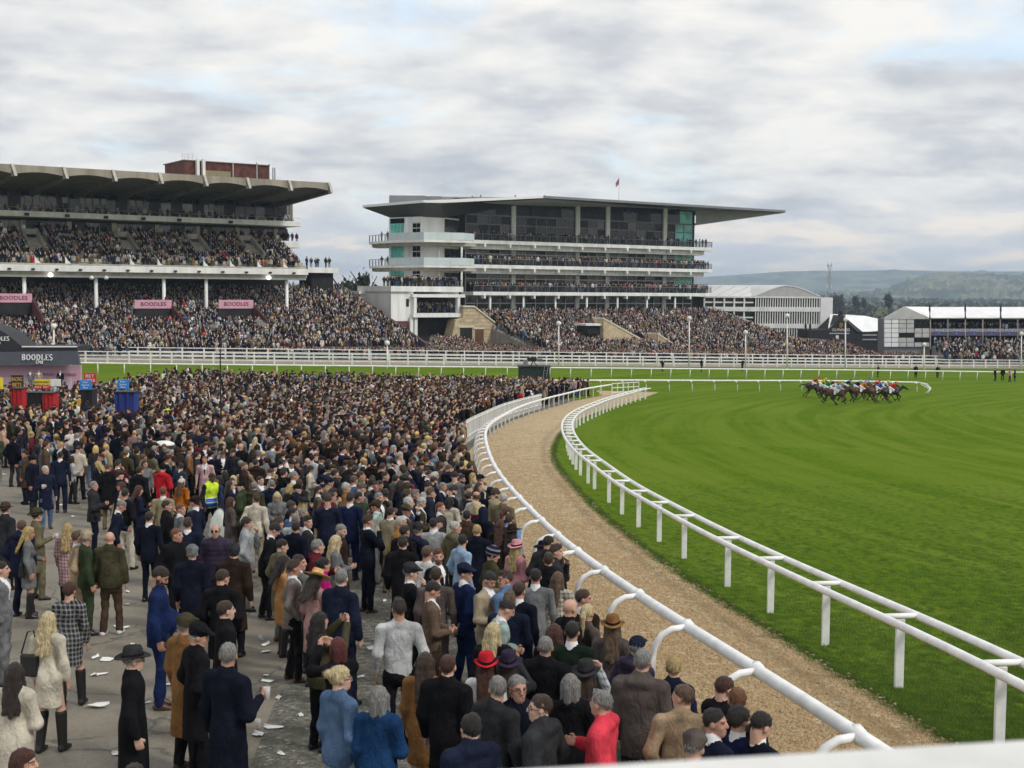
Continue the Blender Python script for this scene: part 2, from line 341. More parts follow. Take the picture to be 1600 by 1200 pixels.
row_sheet('grit_strip', 3, 119, lambda y: min(X_split(y), X_rail(y)-1.25)-0.05, lambda y: X_rail(y)-0.2, grit, 0.012, nx=16)
row_sheet('sand_walk', 3, sandr_q[-1, 1], lambda y: X_rail(y)-0.85+0.05*math.sin(y*0.7), X_sandr, sand, 0.018, dy=0.3, nx=14, ragged=0.06)
# ================================================================== rails
def ground_pt(x, y, h=0): return np.array([x, y, float(gz(x, y))+h])
# outer rail of the walk: one thick tube on swan-neck posts
rt, rn = side_normals(rail_q)
ro = empty('outer_rail', ground_pt(*rail_q[40]), 'thick white tubular rail on curved swan-neck posts, between crowd and sand walk', 'rail')
rail_pts = [ground_pt(x, y, 1.12) for x, y in rail_q]
MB().tube(rail_pts, 0.075, 10).build('top_rail', white_rail_m, ro, True)
d = np.concatenate([[0], np.cumsum(np.linalg.norm(np.diff(rail_q, axis=0), axis=1))])
def at_len(q, d, s): return np.array([np.interp(s, d, q[:, 0]), np.interp(s, d, q[:, 1])])
s = 1.2; step = 2.4
while s < d[-1]-0.5:
    p = at_len(rail_q, d, s); n = np.array([np.interp(s, d, rn[:, 0]), np.interp(s, d, rn[:, 1])])
    f = p+n*0.48; g = float(gz(*f))
    prof = [(0.48, -0.1), (0.48, 0.72), (0.45, 0.90), (0.36, 1.03), (0.22, 1.10), (0.0, 1.12)]
    MB().tube([(p[0]+n[0]*a, p[1]+n[1]*a, g+z) for a, z in prof], 0.045, 8).build('swan_neck_post', white_rail_m, ro, True)
    q = p; MB().tube([(p[0]-rt[0][0]*0, p[1], float(gz(*p))+1.12)]*1+[(p[0]+0.001, p[1]+0.14, float(gz(*p))+1.12)], 0.085, 8).build('rail_collar', white_rail_m, ro, True)
    s += step
# crowd fence of upright boards behind the far bend
CF = [i for i in range(len(rail_q)) if 60 < rail_q[i, 1] < 104]
cfo = empty('crowd_fence', ground_pt(*(rail_q[CF[0]]+rn[CF[0]]*2.0)), 'white upright-bar crowd fence lining the far bend of the sand walk', 'fence')
fq = np.array([rail_q[i]+rn[i]*1.35 for i in CF]); fq = smoothed(np.c_[fq, np.zeros(len(fq))], 105, 2)
for k in range(1, len(fq)-1):
    x, y = fq[k]; g = float(gz(x, y)); MB().box((x-0.035, y-0.02, g), (x+0.035, y+0.02, g+1.25)).build('upright_bar', white_worn, cfo)
for h in (0.35, 1.1): MB().tube([ground_pt(x, y, h) for x, y in fq], 0.04, 6).build('fence_rail', white_worn, cfo, True)
# double rail on the turf side
dq = feet_q; ft, fn = side_normals(dq); fd = np.concatenate([[0], np.cumsum(np.linalg.norm(np.diff(dq, axis=0), axis=1))])
dro = empty('double_rail', ground_pt(*dq[40]), 'white twin-bar rail with cross pieces on flat posts, between sand walk and turf', 'rail')
H2 = 1.02
for sgn in (-1, 1):
    MB().tube([ground_pt(*(dq[i]+fn[i]*0.27*sgn), H2) for i in range(len(dq))], 0.058, 8).build('top_bar', white_rail_m, dro, True)
fw = FEET[:, :2]; 
sl = 0.15
posts_s = [np.interp(0, [0], [0])]
wd = [np.argmin(np.hypot(dq[:, 0]-x, dq[:, 1]-y)) for x, y in fw[2:15]]
ps = [fd[i] for i in wd]; last = ps[-1]; gap_ = np.median(np.diff(ps)) if len(ps) > 2 else 2.4
if gap_ < 1.5: gap_ = 2.4
ps = list(np.arange(fd[0]+0.05, fd[-1], 2.4))
ps = [fd[wd[0]]-2.55*2, fd[wd[0]]-2.55]+[fd[i] for i in wd]; k_ = ps[-1]+2.4
while k_ < fd[-1]: ps.append(k_); k_ += 2.4
for s_ in ps:
    if s_ < 0: continue
    p = at_len(dq, fd, s_); n = np.array([np.interp(s_, fd, fn[:, 0]), np.interp(s_, fd, fn[:, 1])]); g = float(gz(*p))
    MB().box((p[0]-0.062, p[1]-0.03, g-0.1), (p[0]+0.062, p[1]+0.03, g+H2-0.03)).build('post', white_rail_m, dro, bevel=0.008)
    MB().tube([(p[0]+n[0]*0.27, p[1]+n[1]*0.27, g+H2+0.01), (p[0]-n[0]*0.27, p[1]-n[1]*0.27, g+H2+0.01)], 0.042, 8).build('cross_piece', white_rail_m, dro, True)
# gate hurdle at the far mouth of the walk
go = empty('hurdle_gate', G(985, 622), 'small white barred gate across the far mouth of the sand walk', 'gate')
ga, gb = G(956, 620), G(998, 617)
for k in range(6):
    t = k/5; x, y = ga[0]*(1-t)+gb[0]*t, ga[1]*(1-t)+gb[1]*t; g = float(gz(x, y)); MB().tube([(x, y, g), (x, y, g+1.3)], 0.045, 6).build('gate_post', white_worn, go)
for h in (0.4, 0.85, 1.28): MB().tube([(ga[0], ga[1], ga[2]+h), (gb[0], gb[1], gb[2]+h)], 0.04, 6).build('gate_bar', white_worn, go)
# ---- racecourse running rails
def running_rail(name, label, pts, hh, r, sp_, swan=False, both=None):
    w = np.array(pts); o = empty(name, ground_pt(*w[len(w)//2][:2]), label, 'rail')
    q = smoothed(np.c_[w[:, :2], np.zeros(len(w))], 60, 3)
    MB().tube([ground_pt(x, y, hh) for x, y in q], r, 8).build('top_rail', white_rail_m, o, True)
    dd = np.concatenate([[0], np.cumsum(np.linalg.norm(np.diff(q, axis=0), axis=1))]); s = 0.6; t_, n_ = side_normals(q)
    while s < dd[-1]:
        x, y = at_len(q, dd, s); g = float(gz(x, y)); n = np.array([np.interp(s, dd, n_[:, 0]), np.interp(s, dd, n_[:, 1])])
        lean = 0.5 if swan else 0.16
        prof = [(lean, -0.1), (lean*0.94, hh*0.62), (lean*0.7, hh*0.9), (0, hh)] if swan else [(lean, -0.1), (0, hh)]
        MB().tube([(x-n[0]*a*(1 if swan else -1), y-n[1]*a*(1 if swan else -1), g+z) for a, z in prof], 0.06, 6).build('post', white_rail_m, o, True); s += sp_
    return o, q
r1, r1q = running_rail('running_rail', 'long white running rail crossing the turf in front of the stands', [G(x, y) for x, y in ((60, 583), (170, 585), (420, 587), (700, 589), (870, 590), (1080, 591), (1300, 592), (1500, 594), (1680, 596))], 1.2, 0.09, 2.75)
r2, r2q = running_rail('inner_running_rail', 'white running rail on curved posts ending in an arrow-shaped hoop beside the horses', [G(x, y) for x, y in ((600, 613), (760, 612.5), (880, 612), (984, 611), (1086, 611), (1160, 611), (1241, 610.5), (1330, 611), (1434, 613))], 1.15, 0.09, 2.9, True)
e = r2q[-1]; g = float(gz(*e))
for dx_, dy_ in ((0.9, -0.6), (0.5, -1.6)):
    MB().tube([(e[0], e[1], g+1.15), (e[0]+dx_, e[1]+dy_*0.6, g+1.0), (e[0]+dx_*0.9+0.5, e[1]+dy_, g+0.55), (e[0]+dx_*0.45+0.25, e[1]+dy_*1.1, g-0.1)], 0.07, 6).build('end_hoop', white_rail_m, r2, True)
for k in range(3):
    MB().tube([(e[0]+0.25+0.2*k, e[1]-0.3-0.2*k, g+0.95-0.12*k), (e[0]+0.75+0.16*k, e[1]-0.75-0.25*k, g+0.62-0.1*k)], 0.05, 6).build('hoop_bar', white_rail_m, r2)
# ---- two post-and-rail fences along the public side of the course
def rail_fence(name, label, pts, hh, sp_):
    w = np.array([G(x, y) for x, y in pts]); o = empty(name, ground_pt(*w[len(w)//2][:2]), label, 'fence'); q = smoothed(np.c_[w[:, :2], np.zeros(len(w))], 40, 2)
    for h in (hh, hh*0.66, hh*0.32):
        MB().tube([ground_pt(x, y, h) for x, y in q], 0.075, 4).build('fence_rail', white_worn, o)
    dd = np.concatenate([[0], np.cumsum(np.linalg.norm(np.diff(q, axis=0), axis=1))]); s = 0.3
    while s < dd[-1]:
        x, y = at_len(q, dd, s); g = float(gz(x, y)); MB().box((x-0.09, y-0.09, g-0.1), (x+0.09, y+0.09, g+hh+0.08)).build('fence_post', white_worn, o); s += sp_
    return o, q
f1, f1q = rail_fence('course_fence', 'white three-rail fence nearest the course, in front of the stands', [(60, 565.5), (300, 567.5), (600, 570), (900, 571.5), (1200, 573.5), (1400, 574.5), (1680, 575.5)], 1.35, 2.6)
f2, f2q = rail_fence('public_fence', 'white three-rail fence directly before the standing crowd', [(30, 558.5), (300, 560.5), (600, 563), (900, 565.5), (1200, 568), (1400, 569), (1680, 570)], 1.45, 2.9)
def Y_fence(X): return np.interp(X, f2q[:, 0], f2q[:, 1])
path_m, nt, L, b, pos = node_mat('pale_gravel_path')
c = nramp(nt, nnoise(nt, pos, 1.2, 6, 0.7), [(0.3, (0.20, 0.18, 0.13)), (0.7, (0.36, 0.33, 0.26))]); L.new(c, b.inputs['Base Color']); b.inputs['Roughness'].default_value = 0.9
q = np.array([[x, y] for x, y in f1q]); rows = []
for (x, y), (x2, y2) in zip(f1q, f2q): rows.append([ground_pt(x+0.2, y-1.6, 0.02), ground_pt((x+x2)/2, (y+y2)/2, 0.02), ground_pt(x2, y2+1.0, 0.02)])
m_ = MB()
for a, c in zip(rows[:-1], rows[1:]):
    for k in range(2): m_.add([a[k], c[k], c[k+1], a[k+1]], [(0, 1, 2, 3)])
struct(m_.build('path', path_m))
# ================================================================== grandstands
class Frame:
    """s runs along the front, n points to the course, z is up"""
    def __init__(f, A, U):
        f.A = np.array(A, float); f.U = np.array(U, float)/np.linalg.norm(U); f.N = np.array([f.U[1], -f.U[0]])
    def __call__(f, s, n, z):
        p = f.A+f.U*s+f.N*n; return (p[0], p[1], z)
    def loc(f, px, py, off=0.0):
        d = ray(px, py); t = (f.A+f.N*off)@f.N/(d[:2]@f.N); p = d*t
        return float((p[:2]-f.A)@f.U), float(CZ+p[2])
    def s(f, px, off=0.0, py=450): return f.loc(px, py, off)[0]
    def z(f, px, py, off=0.0): return f.loc(px, py, off)[1]
UV = (0.83, 0.557)
def text_obj(name, txt, size, m, parent, origin, right, up, ext=0.02, align='CENTER', sx=1.0):
    cu = bpy.data.curves.new(name, 'FONT'); cu.body = txt; cu.size = size; cu.extrude = ext; cu.align_x = align; cu.align_y = 'CENTER'; cu.resolution_u = 2
    t = bpy.data.objects.new(name, cu); COL.objects.link(t)
    me = bpy.data.meshes.new_from_object(t); bpy.data.objects.remove(t); me.materials.clear(); me.materials.append(m)
    o = bpy.data.objects.new(name, me); COL.objects.link(o)
    r_ = Vector(right).normalized(); u_ = Vector(up).normalized(); n_ = r_.cross(u_)
    M_ = Matrix(((r_[0]*sx, u_[0], n_[0], 0), (r_[1]*sx, u_[1], n_[1], 0), (r_[2]*sx, u_[2], n_[2], 0), (0, 0, 0, 1)))
    off = Vector(origin)
    if parent is not None:
        q = parent; acc = Vector((0, 0, 0))
        while q is not None: acc = acc+q.location; q = q.parent
        off = off-acc; o.parent = parent
    o.matrix_local = Matrix.Translation(off) @ M_
    return o
def serif_text(name, txt, size, m, parent, origin, right, up):
    """capital letters with slab feet, like the banners' lettering"""
    o = text_obj(name, txt, size, m, parent, origin, right, up, 0.02, sx=1.12)
    return o
CROWD = []            # (x, y, z, facing, seated, zone)
def add_people(fr, s0, s1, n0, n1, zf, dens, face, jit=0.35, skip=None, zone='stand', scale=1.0, seated=False):
    """rows of spectators along a frame"""
    nrow = max(1, int(abs(n1-n0)/0.80)); sp_ = 1/(dens*0.80)
    for r_ in range(nrow):
        n = n0+(n1-n0)*(r_+0.5)/nrow; s = s0+random.uniform(0, sp_)
        while s < s1:
            ss, nn = s+random.uniform(-jit, jit)*sp_, n+random.uniform(-0.25, 0.25)
            if not (skip and skip(ss, nn)):
                x, y, _ = fr(ss, nn, 0); CROWD.append((x, y, zf(nn) if zf else float(gz(x, y)), face+random.gauss(0, 0.35), seated, zone))
            s += sp_*random.uniform(0.75, 1.3)
FACE_N = math.atan2(-(-0.83), 0)   # placeholder, set below
def facing(fr): return math.atan2(fr.N[1], fr.N[0])-math.pi/2     # rotation that turns +Y onto the frame's normal
# ------------------------------------------------------------------ newer stand (right of centre)
FR = Frame((-6.75, 225), UV)
rs = empty('glazed_grandstand', FR(28, -8, float(gz(15, 240))), 'tall white five-storey grandstand with glass balconies under a dark wing-shaped canopy', 'grandstand')
zs = [FR.z(742, y) for y in (377.5, 416, 458.5)]                 # centres of the three balcony slabs
sR = FR.s(1113); sB = FR.s(1083, -4.0); s0 = FR.s(741)
GZB = float(gz(15, 240))
ztop = FR.z(1083, 352, -4.0); zcl = FR.z(1083, 331, -4.0)
z4 = zs[2]-4.4
# core body behind the glass
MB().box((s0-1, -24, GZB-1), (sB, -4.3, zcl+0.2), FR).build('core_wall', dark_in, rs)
MB().box((sB-0.02, -24, GZB), (sB+0.3, -4.2, zcl), FR).build('end_wall', glass_dk, rs)
floors = [(zs[0]+0.35, ztop), (zs[1]+0.35, zs[0]-0.9), (zs[2]+0.35, zs[1]-0.9), (z4+0.2, zs[2]-0.5)]
bays = [s0+0.3]+[FR.s(x, -4) for x in (802, 902, 949, 1038)]+[sB]
for fi, (za, zb) in enumerate(floors):
    for bi in range(5):
        a, c = bays[bi]+0.4, bays[bi+1]-0.4
        n = max(2, round((c-a)/2.4)); w = (c-a)/n; zm = za+(zb-za)*0.66
        fm = MB(); fmat = alu_grey if fi == 0 else frame_wh
        for k in range(n+1): fm.box((a+k*w-0.07, -4.2, za), (a+k*w+0.07, -4.02, zb), FR)
        fm.box((a, -4.21, zm-0.09), (c, -4.0, zm+0.09), FR); fm.box((a, -4.21, zb-0.02), (c, -3.99, zb+0.25), FR)
        wf_ = fm.build('window', fmat, rs)
        for k in range(n):
            teal = bi == 4 and fi < 3 and k >= 1; x0_, x1_ = a+k*w+0.06, a+(k+1)*w-0.06
            MB().box((x0_, -4.18, za), (x1_, -4.1, zm-0.05), FR).build('pane', glass_teal if teal and k % 3 else random.choice((glass_dk, glass_dk, glass_b, glass_c)), wf_)
            MB().box((x0_, -4.18, zm+0.05), (x1_, -4.1, zb), FR).build('pane', glass_teal if teal else random.choice((glass_dk, glass_b, glass_c)), wf_)
# clerestory above the top glazing
for bi in range(5):
    a, c = bays[bi]+0.4, bays[bi+1]-0.4; n = max(2, round((c-a)/3.5)); w = (c-a)/n
    for k in range(n): MB().box((a+k*w+0.05, -4.18, ztop+0.25), (a+(k+1)*w-0.05, -4.1, zcl), FR).build('clerestory_pane', glass_teal if bi == 4 and k else random.choice((glass_dk, glass_c, glass_c)), rs)
for x in (802, 902, 949, 1038):
    s = FR.s(x, -3.8); MB().box((s-0.45, -4.3, z4-3), (s+0.45, -3.7, zcl+0.6), FR).build('column', white_paint, rs, bevel=0.04)
for i, z in enumerate(zs):
    th = 0.32
    MB().box((s0-0.2, -4.6, z-th), (sR, 0.0, z+th), FR).build('balcony_slab', white_paint, rs, bevel=0.04)
    if i < 2: MB().box((s0-0.2, -4.5, z-th-0.9), (sB, -0.9, z-th-0.003), FR).build('slab_soffit', white_worn, rs)
    k = s0+2
    while k < sR-1: MB().box((k, -0.9, z-th-0.55), (k+0.35, 0.12, z-th-0.003), FR).build('soffit_bracket', white_paint, rs); k += 5.35
    hr = MB(); hr.box((s0, -0.16, z+th+1.05), (sR, -0.08, z+th+1.13), FR); hr.box((sR-0.12, -4.4, z+th+1.05), (sR-0.04, -0.16, z+th+1.13), FR)
    k = s0
    while k < sR: hr.box((k, -0.15, z+th), (k+0.06, -0.09, z+th+1.06), FR); k += 1.8
    hr.build('handrail', alu_grey, rs)
    k = s0
    while k < sR-0.5:
        MB().box((k+0.05, -0.13, z+th+0.08), (min(k+3.55, sR-0.1), -0.1, z+th+1.0), FR).build('balustrade_pane', glass_rail, rs); k += 3.6
    dens = (1.6, 2.3, 3.2)[i]
    add_people(FR, s0+0.5, sR-0.3, -0.45, -2.6 if i else -1.6, lambda n, z=z, th=th: z+th, dens, facing(FR), zone='balcony')
for x in (766, 818, 868, 917, 965, 1011, 1055):
    s = FR.s(x, -0.6); MB().tube([FR(s, -0.6, z4-3.5), FR(s, -0.6, zs[2]-0.32)], 0.2, 8).build('front_column', white_paint, rs, True)
# left wing with white walls and frosted glass balconies
W = [P(607.7, 454, 226)[:2], P(662, 454, 221)[:2], P(693.5, 455, 223.5)[:2], np.array(FR(s0, -4.6, 0)[:2])]
wz1 = CZ+(454.5-339.5)/2000*221
MBw = MB()
poly = [(*W[0], GZB-1), (*W[1], GZB-1), (*W[2], GZB-1), (*W[3], GZB-1), FR(s0+4, -16, GZB-1), (W[0][0]+2, W[0][1]+14, GZB-1)]
MBw.prism(poly, (0, 0, wz1+1-GZB+0.1)).build('wing_wall', white_paint, rs)
def on_face(a, b_, u, out=0.06):
    a, b_ = np.array(a), np.array(b_); t = (b_-a)/np.linalg.norm(b_-a); n = np.array([t[1], -t[0]]); return a+(b_-a)*u+n*out, t, n
def face_box(mb, a, b_, u0, u1, z0, z1, o0, o1):
    p0, t, n = on_face(a, b_, u0, 0); p1, _, _ = on_face(a, b_, u1, 0)
    q = [p0+n*o0, p1+n*o0, p1+n*o1, p0+n*o1]
    return mb.hexa([(*k, z0) for k in q]+[(*k, z1) for k in q])
def wz(py): return CZ+(454.8-py)/2000*222
for (ya, yb) in ((349, 364.5), (384, 402), (421, 436)):
    for k in range(4): face_box(MB(), W[0], W[1], 0.05+0.1*k, 0.138+0.1*k, wz(yb), wz(ya), -0.1, 0.05).build('pane', glass_teal, rs)
    face_box(MB(), W[0], W[1], 0.04, 0.45, wz(ya)+0.02, wz(ya)+0.9, -0.1, 0.04).build('pane', glass_dk, rs)
    for u0 in (0.69, 0.80):
        for zz in (0, 0.5):
            h = (wz(ya)-wz(yb)); face_box(MB(), W[0], W[1], u0, u0+0.1, wz(yb)+h*zz+0.05, wz(yb)+h*(zz+0.45), -0.1, 0.05).build('pane', glass_dk, rs)
    fmw = MB(); face_box(fmw, W[0], W[1], 0.67, 0.92, wz(ya), wz(ya)+0.15, 0, 0.09); face_box(fmw, W[0], W[1], 0.67, 0.92, wz(yb)-0.15, wz(yb), 0, 0.09); fmw.build('window_surround', frame_wh, rs)
for (ya, yb) in ((342, 362), (388, 402), (426, 437)):
    for k in range(3): face_box(MB(), W[2], W[3], 0.03+0.31*k, 0.31+0.31*k, wz(yb), wz(ya), 0.03, 0.1).build('pane', glass_dk, rs)
# wing balconies
WB = [P(576.5, 452, 230)[:2], P(607, 452, 222.3)[:2], P(662, 452, 217.5)[:2], P(725, 453, 219.5)[:2], P(741, 453, 223.2)[:2]]
for bi, (yt, yb_) in enumerate(((375, 378.5), (414, 417.5))):
    zt_, zb_ = CZ+(454.3-yt)/2000*219, CZ+(454.3-yb_)/2000*219
    pl = [(*w, zb_) for w in WB]+[(*np.array(FR(s0, -5, 0)[:2]), zb_), (*(np.array(W[1])+(0.3, 3)), zb_), (W[0][0]+1, W[0][1]+6, zb_), (WB[0][0]+0.5, WB[0][1]+4.5, zb_)]
    MB().prism(pl, (0, 0, zt_-zb_)).build('balcony_slab', white_paint, rs)
    MB().prism([(p[0]*0.994+0.3, p[1]*0.997+1.6, zb_-0.55) for p in pl], (0, 0, 0.54)).build('slab_soffit', concrete, rs)
    for seg in range(1, 4):
        a, c = WB[seg], WB[seg+1]; L_ = np.linalg.norm(c-a); n = max(1, round(L_/2.2))
        for k in range(n): face_box(MB(), a, c, (k+0.01)/n, (k+0.99)/n, zt_+0.05, zt_+1.3, -0.08, -0.02).build('frosted_pane', glass_frost, rs)
    hr = MB(); a, c = WB[0], WB[1]
    for k in range(7): face_box(hr, a, c, k/6.3, k/6.3+0.04, zt_, zt_+1.15, -0.1, -0.04)
    face_box(hr, a, c, 0, 1, zt_+1.1, zt_+1.17, -0.11, -0.03); hr.build('handrail', alu_grey, rs)
    for k in range(2): p = WB[0]+(WB[1]-WB[0])*(0.55+0.3*k)+np.array((0.3, 0.8)); CROWD.append((p[0], p[1], zt_, 2.6, False, 'balcony'))
    for x in (686, 721):
        q = P(x, 453, 220.5); MB().tube([(q[0], q[1], zb_-4.0), (q[0], q[1], zb_)], 0.2, 8).build('wing_column', white_paint, rs, True)
# wing terrace level, portico and stone stair walls
def blk(name, m, x0, x1, y0, y1, off0, off1, parent=rs):
    a = FR.loc(x0, y1, off1); c = FR.loc(x1, y0, off1); return MB().box((a[0], off0, a[1]), (c[0], off1, c[1]), FR).build(name, m, parent)
blk('terrace_slab', white_paint, 611, 724, 448, 455.5, -6, 6.0)
zt_ = FR.z(660, 448, 6); add_people(FR, FR.s(613, 6), FR.s(722, 6), 5.4, 2.5, lambda n: zt_, 2.4, facing(FR), zone='balcony')
hr = MB(); a, c = FR.s(612, 6), FR.s(723, 6); hr.box((a, 5.75, zt_+1.05), (c, 5.83, zt_+1.13), FR); k = a
while k < c: hr.box((k, 5.76, zt_), (k+0.07, 5.82, zt_+1.06), FR); k += 0.55
hr.build('handrail', black_m, rs)
blk('lower_wing_wall', white_paint, 611, 646, 455.7, 550, -6, 5.6)
blk('slit_window', glass_dk, 635, 639, 467, 479, 5.5, 5.68)
blk('annexe_wall', white_paint, 563, 610.8, 458, 550, -14, -4.0); blk('annexe_parapet', white_paint, 561, 611, 455, 459.5, -14.1, -3.6)
for k in range(5):
    for j in range(2): blk('pane', glass_dk, 580+k*6, 584.6+k*6, 472.5+j*8, 479.3+j*8, -4.1, -3.88)
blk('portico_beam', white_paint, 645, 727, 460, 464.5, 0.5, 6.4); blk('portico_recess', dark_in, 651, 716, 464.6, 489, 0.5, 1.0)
for x in (647, 715): blk('portico_post', white_paint, x, x+4.2, 464.6, 489, 5.6, 6.3)
blk('portico_slab', white_paint, 646, 726, 489.2, 496, 0.5, 6.6); zp = FR.z(680, 489, 6.5)
add_people(FR, FR.s(653, 6), FR.s(714, 6), 5.3, 2.2, lambda n: zp, 2.6, facing(FR), zone='balcony')
blk('undercroft_recess', dark_in, 652, 724, 496.2, 545, 0.6, 3.5)
for x in (641, 648): blk('undercroft_pier', white_paint, x, x+4.5, 496.2, 545, 5.2, 6.2)
brick_m = mat('dark_red_brick', (0.16, 0.055, 0.045), 0.85, 0.3, 4.0, 0.4, 30)
blk('brick_base', brick_m, 600, 641, 501.5, 550, 1, 5.7)
stone = mat('buff_stone_blockwork', (0.52, 0.42, 0.27), 0.9, 0.16, 1.2, 0.4, 18)
stone_cap = mat('pale_coping', (0.62, 0.56, 0.45), 0.8, 0.1, 1.5)
def stair_wall(pts, off0, off1, doors=()):
    q = [FR.loc(x, y, off1) for x, y in pts]
    sw = MB(); sw.prism([FR(s, off1, z) for s, z in q], tuple(np.array(FR(0, off0, 0))-np.array(FR(0, off1, 0)))); o = sw.build('stair_wall', stone, rs)
    # courses of blocks standing slightly proud
    return o, q
w1, q1 = stair_wall([(724, 481), (742, 481), (806, 531), (806, 552), (700, 552), (712, 500), (724, 496)], 4.6, 7.2)
cp = MB(); a, c = FR.loc(741, 480.2, 7.3), FR.loc(807, 531, 7.3); b2 = FR.loc(723.5, 480.2, 7.3)
cp.hexa([FR(a[0], 4.4, a[1]), FR(c[0], 4.4, c[1]), FR(c[0], 7.4, c[1]), FR(a[0], 7.4, a[1]), FR(a[0], 4.4, a[1]+0.28), FR(c[0], 4.4, c[1]+0.28), FR(c[0], 7.4, c[1]+0.28), FR(a[0], 7.4, a[1]+0.28)])
cp.box((b2[0], 4.4, b2[1]), (a[0], 7.4, b2[1]+0.28), FR); cp.build('coping', stone_cap, rs)
door_br = mat('brown_door', (0.13, 0.055, 0.03), 0.6, 0.2, 3)
blk('door', dark_in, 719, 738, 512, 535, 7.0, 7.26); blk('door_lintel', stone_cap, 716, 741, 509, 512, 7.0, 7.34)
blk('door', door_br, 742.5, 756, 514.5, 535, 7.0, 7.26); blk('door_lintel', stone_cap, 740.5, 758, 512, 514.3, 7.0, 7.34)
joints = MB(); zz = q1[0][1]-0.6
mort = mat('mortar_line', (0.30, 0.24, 0.15), 0.95, 0.1)
while zz > FR.z(760, 545, 7.2):
    top = (q1[1][1]-zz)/max(1e-6, (q1[1][1]-q1[2][1])); se = q1[1][0]+(q1[2][0]-q1[1][0])*min(1, max(0, top)); joints.box((q1[0][0], 7.15, zz-0.03), (se-0.3, 7.22, zz+0.03), FR); zz -= 0.62
joints.build('mortar_course', mort, rs)
stair_wall([(943, 499), (946, 499), (1019, 541), (1019, 552), (943, 552)], 17.5, 20)
stair_wall([(1028, 523), (1030, 523), (1057, 542), (1057, 552), (1028, 552)], 19.5, 22)
for (x0_, y0_, x1_, y1_, o_) in ((942, 498.5, 1019, 541, 20), (1027, 522.5, 1057, 542, 22)):
    a, c = FR.loc(x0_, y0_, o_), FR.loc(x1_, y1_, o_)
    MB().hexa([FR(s, n, z) for (s, z) in (a, ) for n in (o_-2.6,)]+[FR(c[0], o_-2.6, c[1]), FR(c[0], o_+0.1, c[1]), FR(a[0], o_+0.1, a[1]), FR(a[0], o_-2.6, a[1]+0.3), FR(c[0], o_-2.6, c[1]+0.3), FR(c[0], o_+0.1, c[1]+0.3), FR(a[0], o_+0.1, a[1]+0.3)]).build('coping', stone_cap, rs)
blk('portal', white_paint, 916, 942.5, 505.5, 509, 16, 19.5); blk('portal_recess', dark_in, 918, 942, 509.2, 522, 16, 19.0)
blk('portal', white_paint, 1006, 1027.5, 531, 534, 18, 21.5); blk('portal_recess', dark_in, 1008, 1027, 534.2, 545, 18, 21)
# canopy: kinked front edge, dark soffit falling back to the wall head
CE = [P(568, 325, 231), P(662, 317.5, 216.5), P(690, 318, 217.5), np.array(FR(*(lambda q: (q[0], 7.0, q[1]))(FR.loc(848, 310.3, 7.0)))), np.array(FR(*(lambda q: (q[0], 5.0, q[1]))(FR.loc(1226, 332.5, 5.0))))]
CI = [np.array((*(W[0]+(0.6, 1.2)), wz1)), np.array((*W[1], wz1)), np.array((*W[2], wz1)), np.array(FR(FR.s(846, -3.9), -3.9, zcl+0.5)), np.array(FR(sB+0.25, -3.9, ztop))]
CI2 = np.array(FR(sB+0.25, -16, ztop))
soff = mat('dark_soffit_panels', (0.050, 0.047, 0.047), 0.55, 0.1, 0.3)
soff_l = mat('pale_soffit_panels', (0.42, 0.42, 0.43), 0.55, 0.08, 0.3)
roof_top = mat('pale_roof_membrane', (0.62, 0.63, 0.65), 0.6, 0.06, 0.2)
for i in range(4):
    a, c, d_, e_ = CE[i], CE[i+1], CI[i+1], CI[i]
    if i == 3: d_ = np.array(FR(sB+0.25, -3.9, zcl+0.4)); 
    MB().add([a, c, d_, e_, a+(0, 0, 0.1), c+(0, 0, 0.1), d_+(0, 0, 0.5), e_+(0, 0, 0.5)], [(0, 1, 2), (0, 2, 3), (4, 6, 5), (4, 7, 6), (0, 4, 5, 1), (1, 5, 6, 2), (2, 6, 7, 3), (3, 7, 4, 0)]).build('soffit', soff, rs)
tip = CE[4]; e0 = np.array(FR(sB+0.25, -3.9, zcl+0.4)); e1 = np.array(FR(sB+0.3, -3.9, ztop)); back = np.array(FR(sB+0.3, -22, ztop)); tb = np.array(FR(FR.s(1195, -10), -14, tip[2]+0.3))
MB().add([e0, tip-(0, 0, 0.02), e1, back, tb], [(0, 1, 2), (2, 1, 4), (2, 4, 3)]).build('end_soffit', soff_l, rs)
tops = [c+(0, 0, 0.12) for c in CE]+[tb+(0, 0, 0.3), np.array(FR(sB, -26, zcl+1.5)), np.array((W[0][0]+3, W[0][1]+22, wz1+2.3)), np.array((CE[0][0]+1, CE[0][1]+10, CE[0][2]+0.4))]
rt_ = MB(); rt_.prism(tops, (0, 0, 0.35)); rt_.build('canopy_roof', roof_top, rs)
for i in range(4):
    MB().tube([CE[i]+(0, 0, 0.3), CE[i+1]+(0, 0, 0.3)], 0.30, 4).build('canopy_edge', mat('white_edge_trim', (0.8, 0.8, 0.8), 0.4, 0.03) if i < 3 else alu_grey, rs)
def blkY(name, m, x0, x1, y0, y1, Y0, Y1, parent=rs):
    a, c = P(x0, y1, Y0), P(x1, y0, Y0); return MB().box((a[0], Y0, a[2]), (c[0], Y1, c[2])).build(name, m, parent)
blkY('plant_room', alu_grey, 608, 664, 305.6, 319, 228, 240); blkY('plant_room', alu_grey, 664.5, 690, 306.6, 319, 229, 240); blkY('roof_screen', concrete, 690.5, 836, 308.2, 316, 234, 236)
for x, y in ((751, 304.5), (738, 306), (805, 305), (851, 305)): blkY('roof_vent', alu_grey, x-1.2, x+1.2, y, 311, 234.2, 235)
